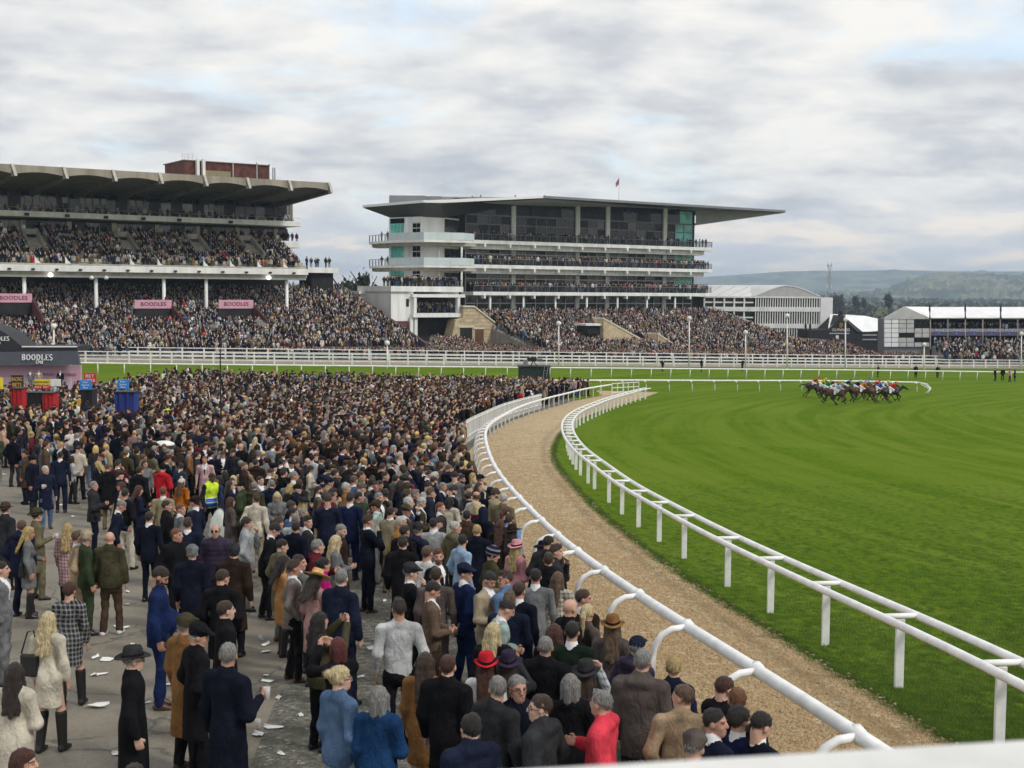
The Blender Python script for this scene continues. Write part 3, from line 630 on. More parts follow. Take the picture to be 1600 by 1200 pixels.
# flag
fp = FR.loc(967, 315, -8); flo = empty('flagpole', FR(fp[0], -8, fp[1]-0.3), 'flagpole with a red white and blue flag on the canopy of the glazed stand', 'flagpole')
zt_ = FR.z(967, 277, -8); MB().tube([FR(fp[0], -8, fp[1]-0.3), FR(fp[0], -8, zt_)], [0.09, 0.05], 6).build('pole', white_paint, flo)
flag_m = mat('flag_cloth', (0.35, 0.05, 0.08), 0.8, 0.1, 2.5, col2=(0.06, 0.06, 0.18))
fl = MB()
for k in range(5):
    x_ = -0.16*k-0.02; fl.add([FR(fp[0]+x_, -8+0.06*math.sin(k*2), zt_-0.1-0.2*k), FR(fp[0]+x_-0.16, -8+0.06*math.sin(k*2+2), zt_-0.3-0.2*k), FR(fp[0]+x_-0.14, -8+0.06*math.sin(k*2+2), zt_-1.45-0.14*k), FR(fp[0]+x_, -8+0.06*math.sin(k*2), zt_-1.3-0.14*k)], [(0, 1, 2, 3)])
fl.build('flag', flag_m, flo)
# stepped terrace before the glazed stand
terr_m = mat('terrace_concrete', (0.30, 0.28, 0.25), 0.9, 0.15, 0.5)
def terrace(name, label, fr, s0, s1, n0, z0, n1, z1, steps):
    o = MB(); dn, dz = (n1-n0)/steps, (z1-z0)/steps
    for k in range(steps): o.box((s0, n0+dn*k, min(z0, GZB)-3), (s1, n0+dn*(k+1), z0+dz*(k+1)), fr)
    ob = o.build(name, terr_m); tag(ob, label, 'terrace')
    return lambda n: z0+dz*(1+np.clip(np.floor((n-n0)/dn), 0, steps-1))
zT = FR.z(900, 480, 1.0)-1.75; sE = FR.s(1119, 1.0, 480)
gR = float(gz(*FR(30, 26, 0)[:2]))
tz = terrace('standing_terrace', 'broad stepped standing terrace packed with people before the glazed stand', FR, s0-1, sE+1.5, 27, gR+0.2, -0.8, zT, 26)
def skipR(s, n):
    for (x0_, o_, x1_) in ((712, 7.2, 806), (943, 20, 1019), (1028, 22, 1057)):
        if o_-2.8 < n < o_+0.4 and FR.s(x0_, o_, 510) < s < FR.s(x1_, o_, 535):
            a_, c_ = {712: ((742, 481), (806, 531)), 943: ((944, 499), (1019, 541)), 1028: ((1029, 523), (1057, 542))}[x0_]; p_, q_ = FR.loc(*a_, o_), FR.loc(*c_, o_); u_ = (s-p_[0])/(q_[0]-p_[0])
            if p_[1]+(q_[1]-p_[1])*max(0, u_) > float(tz(n))-0.3: return True
    return False
add_people(FR, s0-0.5, sE+1, -0.6, 26.8, lambda n: float(tz(n)), 2.1, facing(FR), skip=skipR)
MB().tube([FR(sE+1.6, 0, zT+1.1), FR(sE+1.6, 27, gR+1.3)], 0.16, 6).build('end_handrail', white_paint, rs)
# ------------------------------------------------------------------ older stand (left)
FL = Frame(P(0, 420, 175)[:2], UV)
lsb = FL(10, -6, float(gz(*FL(10, -6, 0)[:2])))
ls = empty('concrete_grandstand', lsb, 'older concrete grandstand with scalloped cantilever roof, open seating tier and white fascia', 'grandstand')
sL0, sLR = FL.s(-60), FL.s(482)
def lb(name, m, x0, x1, y0, y1, off0, off1, ref=None, bevel=0.0):
    """box whose front face (at off1) covers the band y0..y1 measured at column x0"""
    za, zb = FL.z(ref if ref is not None else x0, y1, off1), FL.z(ref if ref is not None else x0, y0, off1)
    return MB().box((FL.s(x0, off1), off0, za), (FL.s(x1, off1), off1, zb), FL).build(name, m, ls, bevel=bevel)
lb('lower_fascia', white_paint, -60, 482, 413, 423, -2.5, 0, 0, 0.05); lb('lower_beam', white_paint, -60, 478, 425.5, 432, -2.4, -0.9, 0)
zlf = FL.z(0, 413, 0); 
for x in list(range(15, 480, 37)): s = FL.s(x); MB().box((s-0.2, -0.05, zlf-0.7), (s+0.2, 0.3, zlf-0.45), FL).build('fascia_lamp', black_m, ls)
lamp_on = mat('lit_floodlight', (1.0, 0.97, 0.88), 0.4, 0.0, emit=2.2)
for x, y in ((79, 429.5), (143, 434), (166, 434), (420, 434)):
    q = FL.loc(x, y, -0.2); MB().lathe([(0.05, -0.3), (0.33, -0.15), (0.36, 0.1), (0.1, 0.3)], FL(q[0], -0.2, q[1]), 10).build('floodlight', lamp_on if x in (79, 420) else white_paint, ls, True)
OFU = -7.0
lb('upper_fascia', white_paint, -60, 471, 327.7, 336.7, -13, OFU, 0, 0.05)
zuf0, zuf1 = FL.z(0, 336.7, OFU), FL.z(0, 327.7, OFU); suR = FL.s(471, OFU)
for x in (44, 107, 167, 225, 281, 361): s = FL.s(x, OFU); MB().box((s-0.3, OFU-0.05, zuf1-0.7), (s+0.25, OFU+0.4, zuf1-0.3), FL).build('fascia_speaker', black_m, ls)
# floors behind
OG = -11.0; sG = FL.s(455, OG); z2a = FL.z(0, 363, OG); z2b = zuf0-0.3; zra = zuf1+0.1; zrb = FL.z(0, 296, OG)
MB().box((sL0, -30, lsb[2]-1), (sG-0.5, OG-0.6, zrb+2.5), FL).build('core_wall', dark_in, ls)
for x in (38, 110, 180, 247, 310, 372, 432):
    s = FL.s(x, OG+0.3); MB().box((s-0.35, OG-0.5, z2a-0.5), (s+0.35, OG+0.25, z2b), FL).build('box_column', concrete, ls)
def glaze(sa, sb, za, zb, n, name='pane'):
    w = (sb-sa)/n
    for k in range(n):
        wf_ = MB().box((sa+k*w-0.05, OG-0.12, za), (sa+k*w+0.05, OG+0.02, zb), FL).box((sa+k*w+0.05, OG-0.12, zb-0.12), (sa+(k+1)*w-0.05, OG+0.02, zb), FL).build('window', mat('dark_bronze_frame', (0.06, 0.058, 0.06), 0.5, 0.1), ls)
        MB().box((sa+k*w+0.05, OG-0.1, za), (sa+(k+1)*w-0.05, OG-0.04, zb-0.12), FL).build(name, random.choice((glass_dk, glass_b, glass_c)), wf_)
glaze(sL0, sG-0.5, z2a, z2b, 24); glaze(sL0, sG-1.0, zra, zrb, 30)
for x in (43, 66, 79, 101, 128, 138, 149, 161, 206, 217, 330): q = FL.loc(x, 310, OG+0.1); MB().box((q[0]-0.35, OG+0.02, zrb-1.55), (q[0]+0.45, OG+0.12, zrb-0.7), FL).build('window_notice', mat('pale_notice', (0.42, 0.43, 0.42), 0.7, 0.15, 4), ls)
# curved glazed corner
cm = MB(); cfm = MB()
for k in range(6):
    a0, a1 = math.pi/2*k/6, math.pi/2*(k+1)/6; c0 = (sG-1, OG-2)
    p = [(c0[0]+2*math.sin(a), c0[1]+2*math.cos(a)) for a in (a0, a1)]
    cm.add([FL(p[0][0], p[0][1], zra), FL(p[1][0], p[1][1], zra), FL(p[1][0], p[1][1], zrb), FL(p[0][0], p[0][1], zrb)], [(0, 1, 2, 3)]); cfm.tube([FL(p[1][0], p[1][1], zra), FL(p[1][0], p[1][1], zrb)], 0.09, 4)
cm.build('corner_glass', glass_dk, ls); cfm.build('corner_mullion', concrete, ls)
MB().box((sG-3, -14, FL.z(436, 386.6, -8)), (FL.s(470, -8), -8, FL.z(436, 376, -8)), FL).build('side_balcony', white_paint, ls, bevel=0.04)
for k in range(3): x, y, _ = FL(FL.s(452+7*k, -9), -9.5, 0); CROWD.append((x, y, FL.z(436, 379, -8), facing(FL), False, 'balcony'))
add_people(FL, sL0, sG-1, -7.6, -9.2, lambda n: zuf1-0.5, 0.9, facing(FL), zone='balcony')
add_people(FL, sL0, sG-1, -10.2, -10.8, lambda n: z2a-0.2, 1.0, facing(FL), zone='balcony')
hr = MB(); hr.box((sL0, OFU-0.3, zuf1+0.5), (suR, OFU-0.22, zuf1+0.56), FL); k = sL0
while k < suR: hr.box((k, OFU-0.32, zuf1), (k+0.28, OFU-0.1, zuf1+0.35), FL); k += 1.55
hr.build('handrail', mat('weathered_rail', (0.3, 0.29, 0.27), 0.6, 0.1), ls)
# seating tier
zs0, zs1 = zlf-0.1, FL.z(0, 366, -10); sTR = lambda n: FL.s(482, 0)+(FL.s(441.6, -10)-FL.s(482, 0))*(-n/10.0)
tier = MB(); NT = 12
for k in range(NT):
    n0, n1 = -0.6-(9.6/NT)*k, -0.6-(9.6/NT)*(k+1); zt = zs0+(zs1-zs0)*(k+1)/NT
    tier.box((sL0, n1, zt-1.6), (sTR(n0), n0, zt), FL)
tier.build('seating_tier', concrete, ls)
seat_m = mat('beige_plastic_seat', (0.46, 0.41, 0.30), 0.6, 0.1)
vom = [(33, 57), (177, 198), (288, 309), (370, 391)]
VS = []
for xa, xb in vom:
    sa, sb = FL.s(xa, -10, 366), FL.s(xb, -10, 367); VS.append((sa, sb))
    for sgn, s_ in ((-1, sa), (1, sb)):
        n0, n1 = -10, -4.2; z0_, z1_ = zs1+0.5, zs0+(zs1-zs0)*0.38
        MB().hexa([FL(s_-0.18, n0, z0_-2.6), FL(s_+0.18, n0, z0_-2.6), FL(s_+0.18, n1, z1_-1.5), FL(s_-0.18, n1, z1_-1.5), FL(s_-0.18, n0, z0_+0.6), FL(s_+0.18, n0, z0_+0.6), FL(s_+0.18, n1, z1_+0.9), FL(s_-0.18, n1, z1_+0.9)]).build('stair_parapet', concrete, ls)
    MB().box((sa+0.2, -10.2, zs1-1.9), (sb-0.2, -9.4, zs1+0.1), FL).build('vomitory_opening', dark_in, ls)
    MB().box((sa+0.2, -10.1, zs1+0.1), (sb-0.2, -9.3, zs1+0.9), FL).build('vomitory_lintel', concrete, ls)
    for s_ in (sa-0.4, sb+1.6): MB().hexa([FL(s_, -2.2, zs0-0.2), FL(s_+1.4, -1.0, zs0-0.2), FL(s_+1.4, -0.7, zs0-0.2), FL(s_, -0.7, zs0-0.2), FL(s_, -2.2, zs0+2.1), FL(s_+0.4, -1.0, zs0+0.9), FL(s_+0.4, -0.7, zs0+0.5), FL(s_, -0.7, zs0+1.4)]).build('stair_cheek', white_paint, ls)
seats = MB()
for k in range(NT):
    n = -0.6-(9.6/NT)*(k+0.75); zt = zs0+(zs1-zs0)*(k+1)/NT; s = sL0
    while s < sTR(n)-0.5:
        if not any(a-0.3 < s < c+0.3 and n < -4 for a, c in VS):
            seats.box((s, n-0.12, zt+0.25), (s+0.45, n-0.04, zt+0.75), FL)
            if random.random() < 0.80: x, y, _ = FL(s+0.22, n+0.15, 0); CROWD.append((x, y, zt, facing(FL)+random.gauss(0, 0.25), True, 'seat'))
        s += 0.62
so = seats.build('seats', seat_m, ls); so['kind'] = 'stuff'
# columns under the tier
for x in (38, 150, 256, 322, 448):
    s = FL.s(x, -1.6); MB().tube([FL(s, -1.6, lsb[2]), FL(s, -1.6, FL.z(0, 431, -0.9))], 0.27, 8).build('front_column', white_paint, ls, True)
# scalloped roof
OE = 8.0; ribs = [FL.s(x, OE) for x in (-52, 25, 105, 181, 253, 322.5, 389, 454, 516)]
zE = FL.z(25, 257, OE); zEb = zE-1.25; zB = zrb+0.05
roof = MB(); lip = MB()
for a, c in zip(ribs[:-1], ribs[1:]):
    M_ = 8
    for j in range(M_):
        u0, u1 = j/M_, (j+1)/M_; sa, sb = a+(c-a)*u0, a+(c-a)*u1
        r0, r1 = 0.40*4*u0*(1-u0), 0.40*4*u1*(1-u1)
        f0, f1 = FL(sa, OE, zEb+r0), FL(sb, OE, zEb+r1); t0, t1 = FL(sa, OE, zE), FL(sb, OE, zE)
        bk = OG-0.5; g0, g1 = FL(min(sa, sG+3), bk, zB+r0*0.1), FL(min(sb, sG+3), bk, zB+r1*0.1)
        roof.add([f0, f1, g1, g0], [(0, 1, 2, 3)]); lip.add([f0, f1, t1, t0], [(0, 1, 2, 3)])
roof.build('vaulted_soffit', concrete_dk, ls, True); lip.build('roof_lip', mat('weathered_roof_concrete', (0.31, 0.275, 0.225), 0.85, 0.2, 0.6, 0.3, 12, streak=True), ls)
er = ribs[-1]; rend = min(er, sG+3)
MB().add([FL(ribs[0], OE, zE), FL(er, OE, zE), FL(rend, -26, zE+1.6), FL(ribs[0], -26, zE+1.6), FL(er, OE, zEb), FL(rend, OG-0.5, zB)], [(0, 1, 2, 3), (1, 4, 5, 2)]).build('roof_deck', concrete, ls)
for i, s in enumerate(ribs):
    sb = min(s, sG+3)
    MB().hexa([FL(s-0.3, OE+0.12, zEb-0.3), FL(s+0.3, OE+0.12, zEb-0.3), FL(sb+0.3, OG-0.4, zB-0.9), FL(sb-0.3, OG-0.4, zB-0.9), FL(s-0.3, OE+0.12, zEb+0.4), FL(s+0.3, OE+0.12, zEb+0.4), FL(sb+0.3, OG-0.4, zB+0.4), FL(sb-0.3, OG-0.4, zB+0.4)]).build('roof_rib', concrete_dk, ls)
    MB().hexa([FL(s+0.05, OE-0.3, zEb-0.22), FL(s+0.42, OE-0.3, zEb-0.22), FL(s+0.42, OE+0.3, zEb-0.22), FL(s+0.05, OE+0.3, zEb-0.22), FL(s-0.36, OE-0.3, zE+0.05), FL(s+0.02, OE-0.3, zE+0.05), FL(s+0.02, OE+0.2, zE+0.05), FL(s-0.36, OE+0.2, zE+0.05)]).build('rib_end', mat('weathered_white_concrete', (0.58, 0.56, 0.51), 0.8, 0.15, 1.5), ls)
# brick plant room with flues
OP = -10.0
def pb(name, m, x0, x1, y0, y1, o0, o1): return MB().box((FL.s(x0, o1), o0, FL.z(x0, y1, o1)), (FL.s(x1, o1), o1, FL.z(x0, y0, o1)), FL).build(name, m, ls)
brick2 = mat('red_brick_plant_room', (0.105, 0.036, 0.028), 0.9, 0.3, 1.2, 0.3, 25)
pb('brick_plant_room', brick2, 290, 421, 250.5, 290, -19, OP); pb('plant_room_coping', concrete_dk, 289, 423, 249.3, 250.7, -19.3, OP+0.2)
pb('plant_cabinet', mat('tan_cabinet', (0.22, 0.19, 0.11), 0.7, 0.1), 323, 362, 266, 282, OP, OP+0.8)
for x in (312, 321): pb('flue', white_worn, x-2, x+2, 248.5, 278, OP+0.1, OP+0.8)
for x in (366, 403): pb('downpipe', concrete, x-0.7, x+0.7, 254, 282, OP, OP+0.25)
cg = MB(); 
for x in (267, 271, 276, 283): q = FL.s(x+20, -16); cg.tube([FL(q, -16, FL.z(x+20, 258, -16)), FL(q, -16, FL.z(x+20, 240, -16))], 0.08, 4)
for y in (241, 246): cg.tube([FL(FL.s(287, -16), -16, FL.z(287, y, -16)), FL(FL.s(303, -16), -16, FL.z(303, y+0.6, -16))], 0.06, 4)
cg.build('access_cage', white_worn, ls)
for x in (422, 428, 431): pb('aerial', alu_grey, x-0.5, x+0.5, 262 if x > 422 else 256, 285, OP-0.5, OP-0.3)
# lower terrace of the older stand and the bank beyond it
gL = float(gz(*FL(20, 16, 0)[:2])); zTL = FL.z(150, 438, -12)-1.75
def nfront(s):       # the fence line closes in on the stand
    x, y, _ = FL(s, 0, 0); k = 0
    for n in np.arange(2, 40, 1.0):
        x, y, _ = FL(s, n, 0)
        if y < Y_fence(x)+2.0: return n-1
    return 39
sBank = FL.s(536, -13, 450)
tzl = terrace('covered_terrace', 'stepped lower terrace of the concrete stand packed with standing racegoers', FL, sL0, sBank, 15, gL+0.1, -13, zTL, 26)
rb = mat('red_brown_wall', (0.10, 0.03, 0.028), 0.8, 0.2, 1.5)
pink = mat('pink_banner', (0.62, 0.33, 0.42), 0.7, 0.06, 1.0); plum = mat('plum_lettering', (0.10, 0.012, 0.05), 0.7, 0.05)
BAN = [(-8, 50, 458.5, 472.5), (211, 268, 468.5, 482), (342, 396, 468.5, 482)]
BS = []
for x0_, x1_, y0_, y1_ in BAN:
    on = 1.5; a, c = FL.loc(x0_, y1_, on), FL.loc(x1_, y0_, on); zt_ = FL.z(x0_, y0_, on)
    bno = MB().box((a[0], on-0.06, a[1]), (c[0], on, zt_), FL).build('pink_banner', pink, ls)
    serif_text('banner_lettering', 'BOODLES', (zt_-a[1])*0.62, plum, bno, FL((a[0]+c[0])/2, on+0.03, (a[1]+zt_)/2), (*FL.U, 0), (0, 0, 1))
    MB().box((a[0], on-1.0, a[1]-1.7), (c[0]-0.2, on-0.12, a[1]-0.02), FL).build('vomitory_opening', dark_in, ls)
    MB().hexa([FL(c[0], -1.5, zt_-4.5), FL(c[0]+0.25, -1.5, zt_-4.5), FL(c[0]+0.25, 6.5, zt_-6.2), FL(c[0], 6.5, zt_-6.2), FL(c[0], -1.5, zt_+0.5), FL(c[0]+0.25, -1.5, zt_+0.5), FL(c[0]+0.25, 6.5, zt_-3.0), FL(c[0], 6.5, zt_-3.0)]).build('vomitory_wall', rb, ls)
    BS.append((a[0]-0.2, c[0]+0.5))
skipL = lambda s, n: any(a < s < c and 0.2 < n < 3.6 for a, c in BS)
add_people(FL, sL0, sBank-0.5, 14.8, -12.6, lambda n: float(tzl(n)), 2.1, facing(FL), skip=skipL)
# sloping end wall of the bank, railing and lookout deck
a, c = FL.loc(563, 459, 0), FL.loc(624, 523, 12)
MB().hexa([FL(sBank, -13, gL), FL(sBank+0.5, -13, gL), FL(sBank+0.5, 15, gL), FL(sBank, 15, gL), FL(sBank, -13, zTL+1.1), FL(sBank+0.5, -13, zTL+1.1), FL(sBank+0.5, 15, gL+1.4), FL(sBank, 15, gL+1.4)]).build('end_wall', mat('dark_brown_wall', (0.09, 0.06, 0.05), 0.8, 0.2), ls)
lo = MB(); q = FL.loc(481, 427, -9); q2 = FL.loc(529, 415.5, -9)
lo.box((q[0], -15, q[1]+0.1), (q2[0], -9, q2[1]-0.3), FL).build('lookout_deck', white_paint, ls)
MB().box((q[0]+1, -14.6, lsb[2]), (q2[0]-0.6, -9.8, q[1]+0.1), FL).build('lookout_base', dark_in, ls)
add_people(FL, q[0], q2[0], -9.4, -11, lambda n: q2[1]-0.3, 1.4, facing(FL), zone='balcony')
# standing crowd on the ground up to the public fence, rising to a bank on the right
def bank_z(x, y):
    return float(gz(x, y)+0.115*np.clip(y-Y_fence(x)-5.0, 0, 26)*smooth(38, 52, x)*(1-smooth(60, 66, x))+0.075*np.clip(y-Y_fence(x)-8.0, 0, 30)*smooth(-42, -30, x)*(1-smooth(-10, -4, x)))
bx_ = list(np.linspace(34, 80, 30)); bx2_ = list(np.linspace(-44, -3, 28)); bm_ = MB()
for a, c in list(zip(bx_[:-1], bx_[1:]))+list(zip(bx2_[:-1], bx2_[1:])):
    for k in range(20):
        pts_ = [(x, float(Y_fence(x))+4.0+dd) for x, dd in ((a, k*2.0), (c, k*2.0), (c, k*2.0+2), (a, k*2.0+2))]; bm_.add([(x, y, bank_z(x, y)+0.01) for x, y in pts_], [(0, 1, 2, 3)])
struct(bm_.build('viewing_bank', mat('trodden_bank', (0.16, 0.14, 0.10), 0.95, 0.2, 0.6), None, True))
def flat_crowd(x0, x1, yb, dens, zone='flat'):
    x = x0
    while x < x1:
        y = float(Y_fence(x))+0.8
        while y < yb(x):
            if random.random() < 0.95: CROWD.append((x+random.uniform(-.3, .3), y+random.uniform(-.25, .25), bank_z(x, y), facing(FR)+random.gauss(0, 0.4), False, zone))
            y += random.uniform(0.6, 0.95)/dens
        x += 0.72
def stand_line(x):
    # ground line of the terraces seen from the fence: nearest of both stands
    yl = FL.A[1]+FL.N[1]*15+(x-(FL.A[0]+FL.N[0]*15))*FL.U[1]/FL.U[0]; s_l = (x-(FL.A[0]+FL.N[0]*15))/FL.U[0]
    yr = FR.A[1]+FR.N[1]*27+(x-(FR.A[0]+FR.N[0]*27))*FR.U[1]/FR.U[0]; s_r = (x-(FR.A[0]+FR.N[0]*27))/FR.U[0]
    if s_l < sBank: return yl
    if s_r < s0-1: return min(float(Y_fence(x))+44, FR.A[1]+FR.N[1]*7.5+(x-(FR.A[0]+FR.N[0]*7.5))*FR.U[1]/FR.U[0])
    if x > 74.0: return min(yr, 218.4)
    if x > 64.5: return min(yr, 226.5)
    return yr
flat_crowd(-75, 98, lambda x: min(stand_line(x), float(Y_fence(x))+44), 1.0)
# ================================================================== temporary buildings on the right
tent_wh = mat('white_tent_fabric', (0.80, 0.80, 0.81), 0.5, 0.04, 0.5)
tent_gr = mat('grey_tent_gable', (0.50, 0.50, 0.50), 0.6, 0.06, 0.8)
def Pb(px, py, Y): return tuple(P(px, py, Y))
# three-storey white pavilion
YP = 262.0
pv = empty('white_pavilion', (P(1230, 540, YP)[0], YP, float(gz(P(1230, 540, YP)[0], YP))), 'white three-storey temporary pavilion with curved roof and slatted window bands', 'pavilion')
zg = pv.location[2]
xl, xm, xr, xrr = P(1100, 500, YP)[0], P(1178, 500, YP)[0], P(1281, 500, YP)[0], P(1300, 500, YP)[0]
zf = lambda y: float(P(1230, y, YP)[2])
MB().box((xl, YP+0.4, zg-1), (xr, YP+30, zf(464))).build('core_wall', dark_in, pv)
MB().box((xr, YP-0.3, zg-1), (xrr, YP+26, zf(464.5))).build('side_panel', tent_wh, pv)
for ya, yb in ((463.5, 466), (480, 487), (506, 513)): MB().box((xl, YP-0.25, zf(yb)), (xr-0.01, YP+0.5, zf(ya))).build('floor_band', white_paint, pv, bevel=0.03)
slat_me = None
for ya, yb in ((466, 480), (487, 506), (513, 538)):
    n = 27; h = zf(ya)-zf(yb)
    sm = MB().box((-0.095, -0.12, 0), (0.095, 0.12, h)).mesh('slat'); sm.materials.append(white_paint)
    for k in range(n):
        x = xm+0.3+(xr-xm-0.5)*k/(n-1); inst('slat', sm, pv, (x-pv.location[0], -0.02, zf(yb)-zg))
    for k in range(5):
        x0_ = xl+(xm-xl)*k/5; MB().box((x0_-0.15, YP-0.1, zf(yb)), (x0_+0.15, YP+0.3, zf(ya))).build('mullion', white_paint, pv)
        MB().box((x0_+0.15, YP+0.1, zf((ya+yb)/2)-0.15), (x0_+(xm-xl)/5-0.15, YP+0.25, zf((ya+yb)/2)+0.15)).build('transom', white_paint, pv)
        MB().box((x0_+0.2, YP+0.28, zf(yb)+0.1), (x0_+(xm-xl)/5-0.2, YP+0.34, zf(ya)-0.1)).build('pane', glass_dk, pv)
arc_ = [(1178, 464), (1190, 459), (1204, 453), (1216, 449), (1228, 447), (1242, 448.5), (1256, 453), (1270, 459), (1282, 463.5)]
MB().prism([Pb(x, y, YP-0.2) for x, y in arc_][::-1], (0, 1.0, 0)).build('gable', tent_gr, pv)
rf = MB(); dv = np.array((-24.0, 34.0, 0))
for (a, c) in zip(arc_[:-1], arc_[1:]):
    p, q = np.array(Pb(*a, YP-0.3)), np.array(Pb(*c, YP-0.3)); rf.add([p, q, q+dv, p+dv, p+(0, 0, .2), q+(0, 0, .2), q+dv+(0, 0, .2), p+dv+(0, 0, .2)], [(3, 2, 1, 0), (4, 5, 6, 7), (0, 1, 5, 4), (2, 3, 7, 6)])
rf.build('curved_roof', tent_wh, pv)
MB().hexa([Pb(1096, 464, YP-0.1), Pb(1179, 464, YP-0.1), (xm, YP+34, zf(464)), (xl-6, YP+34, zf(464)), Pb(1096, 463.4, YP-0.1), Pb(1179, 463.4, YP-0.1), Pb(1228, 447, YP+6), Pb(1108, 447, YP+6)]).build('side_roof', tent_wh, pv)
rs_ = MB()
for k in range(5): rs_.tube([Pb(1100+18*k, 463.6, YP-0.15), Pb(1126+22*k, 447.4, YP+5.6)], 0.07, 4)
rs_.build('roof_seam', tent_gr, pv)
MB().box((P(1172, 512, YP-0.4)[0], YP-0.5, zf(530)), (P(1185, 512, YP)[0], YP-0.35, zf(514))).build('blue_hoarding', mat('blue_hoarding', (0.03, 0.04, 0.16), 0.6, 0.2), pv)
# black gabled bar with white tent roofs
YB = 250.0; pubx = P(1318, 530, YB)[0]
pb_ = empty('black_gabled_bar', (pubx, YB, float(gz(pubx, YB))), 'black timber bar with gable, gold harp emblem and white tented roofs', 'bar')
zg = pb_.location[2]
blackbd = mat('black_boarding', (0.022, 0.023, 0.028), 0.7, 0.25, 1.5)
def bq(name, m, pts, Y, depth): return MB().prism([Pb(x, y, Y) for x, y in pts], (0, depth, 0)).build(name, m, pb_)
bq('front_wall', blackbd, [(1262, 516), (1262, 552), (1381, 552), (1381, 517), (1346, 519), (1317, 493), (1294, 515)], YB, 9)
bq('gable_board', mat('slate_board', (0.10, 0.10, 0.11), 0.7, 0.1), [(1322, 497), (1348, 518.5), (1340, 518.5), (1324, 503)], YB-0.25, 0.2)
MB().hexa([Pb(1295, 514, YB+0.4), Pb(1314, 498, YB+0.4), Pb(1314, 498, YB+8), Pb(1295, 514, YB+8), Pb(1294, 513, YB+0.3), Pb(1314, 497, YB+0.3), Pb(1313, 491, YB+8), Pb(1297, 491, YB+8)]).build('tent_roof', tent_wh, pb_)
MB().add([Pb(1321, 497, YB+0.3), Pb(1346, 518, YB+0.3), Pb(1368, 519, YB+0.3), Pb(1381, 517, YB+0.3), Pb(1381, 500, YB+8), Pb(1352, 493.5, YB+8), Pb(1321, 491.5, YB+8)], [(0, 1, 5, 6), (1, 2, 5), (2, 3, 4), (2, 4, 5)]).build('tent_roof', tent_wh, pb_)
bq('chimney', black_m, [(1311, 486), (1317, 486), (1317, 497), (1311, 497)], YB+2, 0.8)
gold = mat('gold_emblem', (0.45, 0.28, 0.07), 0.4, 0.1, metal=0.3)
hp = MB(); H_ = lambda x, y: Pb(x, y, YB-0.15)
hp.tube([H_(1312.5, 506), H_(1312.3, 511.5)], 0.1, 4).tube([H_(1312.5, 506), H_(1314, 504.6), H_(1316, 505.6), H_(1316.6, 507)], 0.12, 4).tube([H_(1316.6, 507), H_(1315.5, 510.5), H_(1312.4, 512)], 0.1, 4)
for k in range(3): hp.tube([H_(1313.2+0.9*k, 505.8), H_(1313.0+0.8*k, 511-0.5*k)], 0.04, 4)
hp.build('harp_emblem', gold, pb_)
sign_wh = mat('white_lettering', (0.75, 0.75, 0.75), 0.5, 0.03)
def ptext(name, t, px, py, Y, size, m, parent, sx=1.0, right=(1, 0, 0)): return text_obj(name, t, size, m, parent, P(px, py, Y), right, (0, 0, 1), 0.02, sx=sx)
ptext('lettering', 'GUINNESS', 1314, 515.5, YB-0.12, 0.75, sign_wh, pb_)
for x0_, x1_, y in ((1296, 1327, 521), (1348, 1370, 523.5), (1348, 1370, 530.5)): bq('sign_strip', mat('grey_sign_strip', (0.45, 0.45, 0.46), 0.5, 0.2, 9), [(x0_, y-0.9), (x1_, y-0.9), (x1_, y+0.9), (x0_, y+0.9)], YB-0.12, 0.1)
bq('door', sign_wh, [(1306, 524), (1310.5, 524), (1310.5, 545), (1306, 545)], YB-0.1, 0.1)
for x in (1258, 1265): bq('flue', black_m, [(x, 506), (x+2.5, 506), (x+2.5, 520), (x, 520)], YB+0.5, 0.5)
# long marquee viewing stand
YM = 228.0; mx = P(1490, 540, YM)[0]
mq = empty('marquee_stand', (mx, YM, float(gz(mx, YM))), 'long white-roofed marquee viewing stand with grey slatted end wall', 'marquee')
def mqq(name, m, pts, Y, depth): return MB().prism([Pb(x, y, Y) for x, y in pts], (0, depth, 0)).build(name, m, mq)
mqq('gable', tent_gr, [(1382, 496.5), (1414, 479), (1452, 496.5), (1452, 498.5), (1382, 498.5)], YM-0.2, 0.6)
xsr = [1452, 1508, 1563, 1620, 1680]
for a, c in zip([1414]+xsr[:-1], xsr):
    if a == 1414:
        MB().add([Pb(1414, 479, YM-0.2), Pb(1453, 479.5, YM+3), Pb(1453, 497, YM-0.15), Pb(1452, 496.5, YM-0.2)], [(0, 1, 2, 3)]).build('roof_panel', tent_wh, mq)
    else: MB().hexa([Pb(a+1.2, 498, YM-0.2), Pb(c-0.8, 498, YM-0.2), Pb(c-0.8, 498, YM+6), Pb(a+1.2, 498, YM+6), Pb(a+1.2, 496.5, YM-0.3), Pb(c-0.8, 496.5, YM-0.3), Pb(c-0.8, 479.6, YM+5), Pb(a+1.2, 479.6, YM+5)]).build('roof_panel', tent_wh, mq)
for x in (1453, 1508.5, 1564): mqq('black_drape', black_m, [(x-0.8, 476), (x+0.7, 475), (x+1.2, 485), (x+0.4, 490), (x+1.6, 499), (x-0.9, 499), (x-0.4, 489), (x-1.6, 484)], YM-0.6, 0.15)
for j, (x0_, x1_, m) in enumerate(((1382, 1392.5, tent_wh), (1393.5, 1404, tent_wh), (1405, 1416, tent_gr), (1417, 1428, tent_gr), (1429.5, 1440, tent_gr), (1441.5, 1452, tent_gr))):
    n = 6
    for k in range(n):
        y0_, y1_ = 498+44*k/n, 498+44*(k+1)/n
        mm = glass_dk if (j >= 4 and k in (0, 1, 4)) or (j in (2, 3) and k == 3) else m
        mqq('wall_panel', mm, [(x0_, y0_+0.5), (x1_, y0_+0.5), (x1_, y1_-0.3), (x0_, y1_-0.3)], YM-0.1, 0.3)
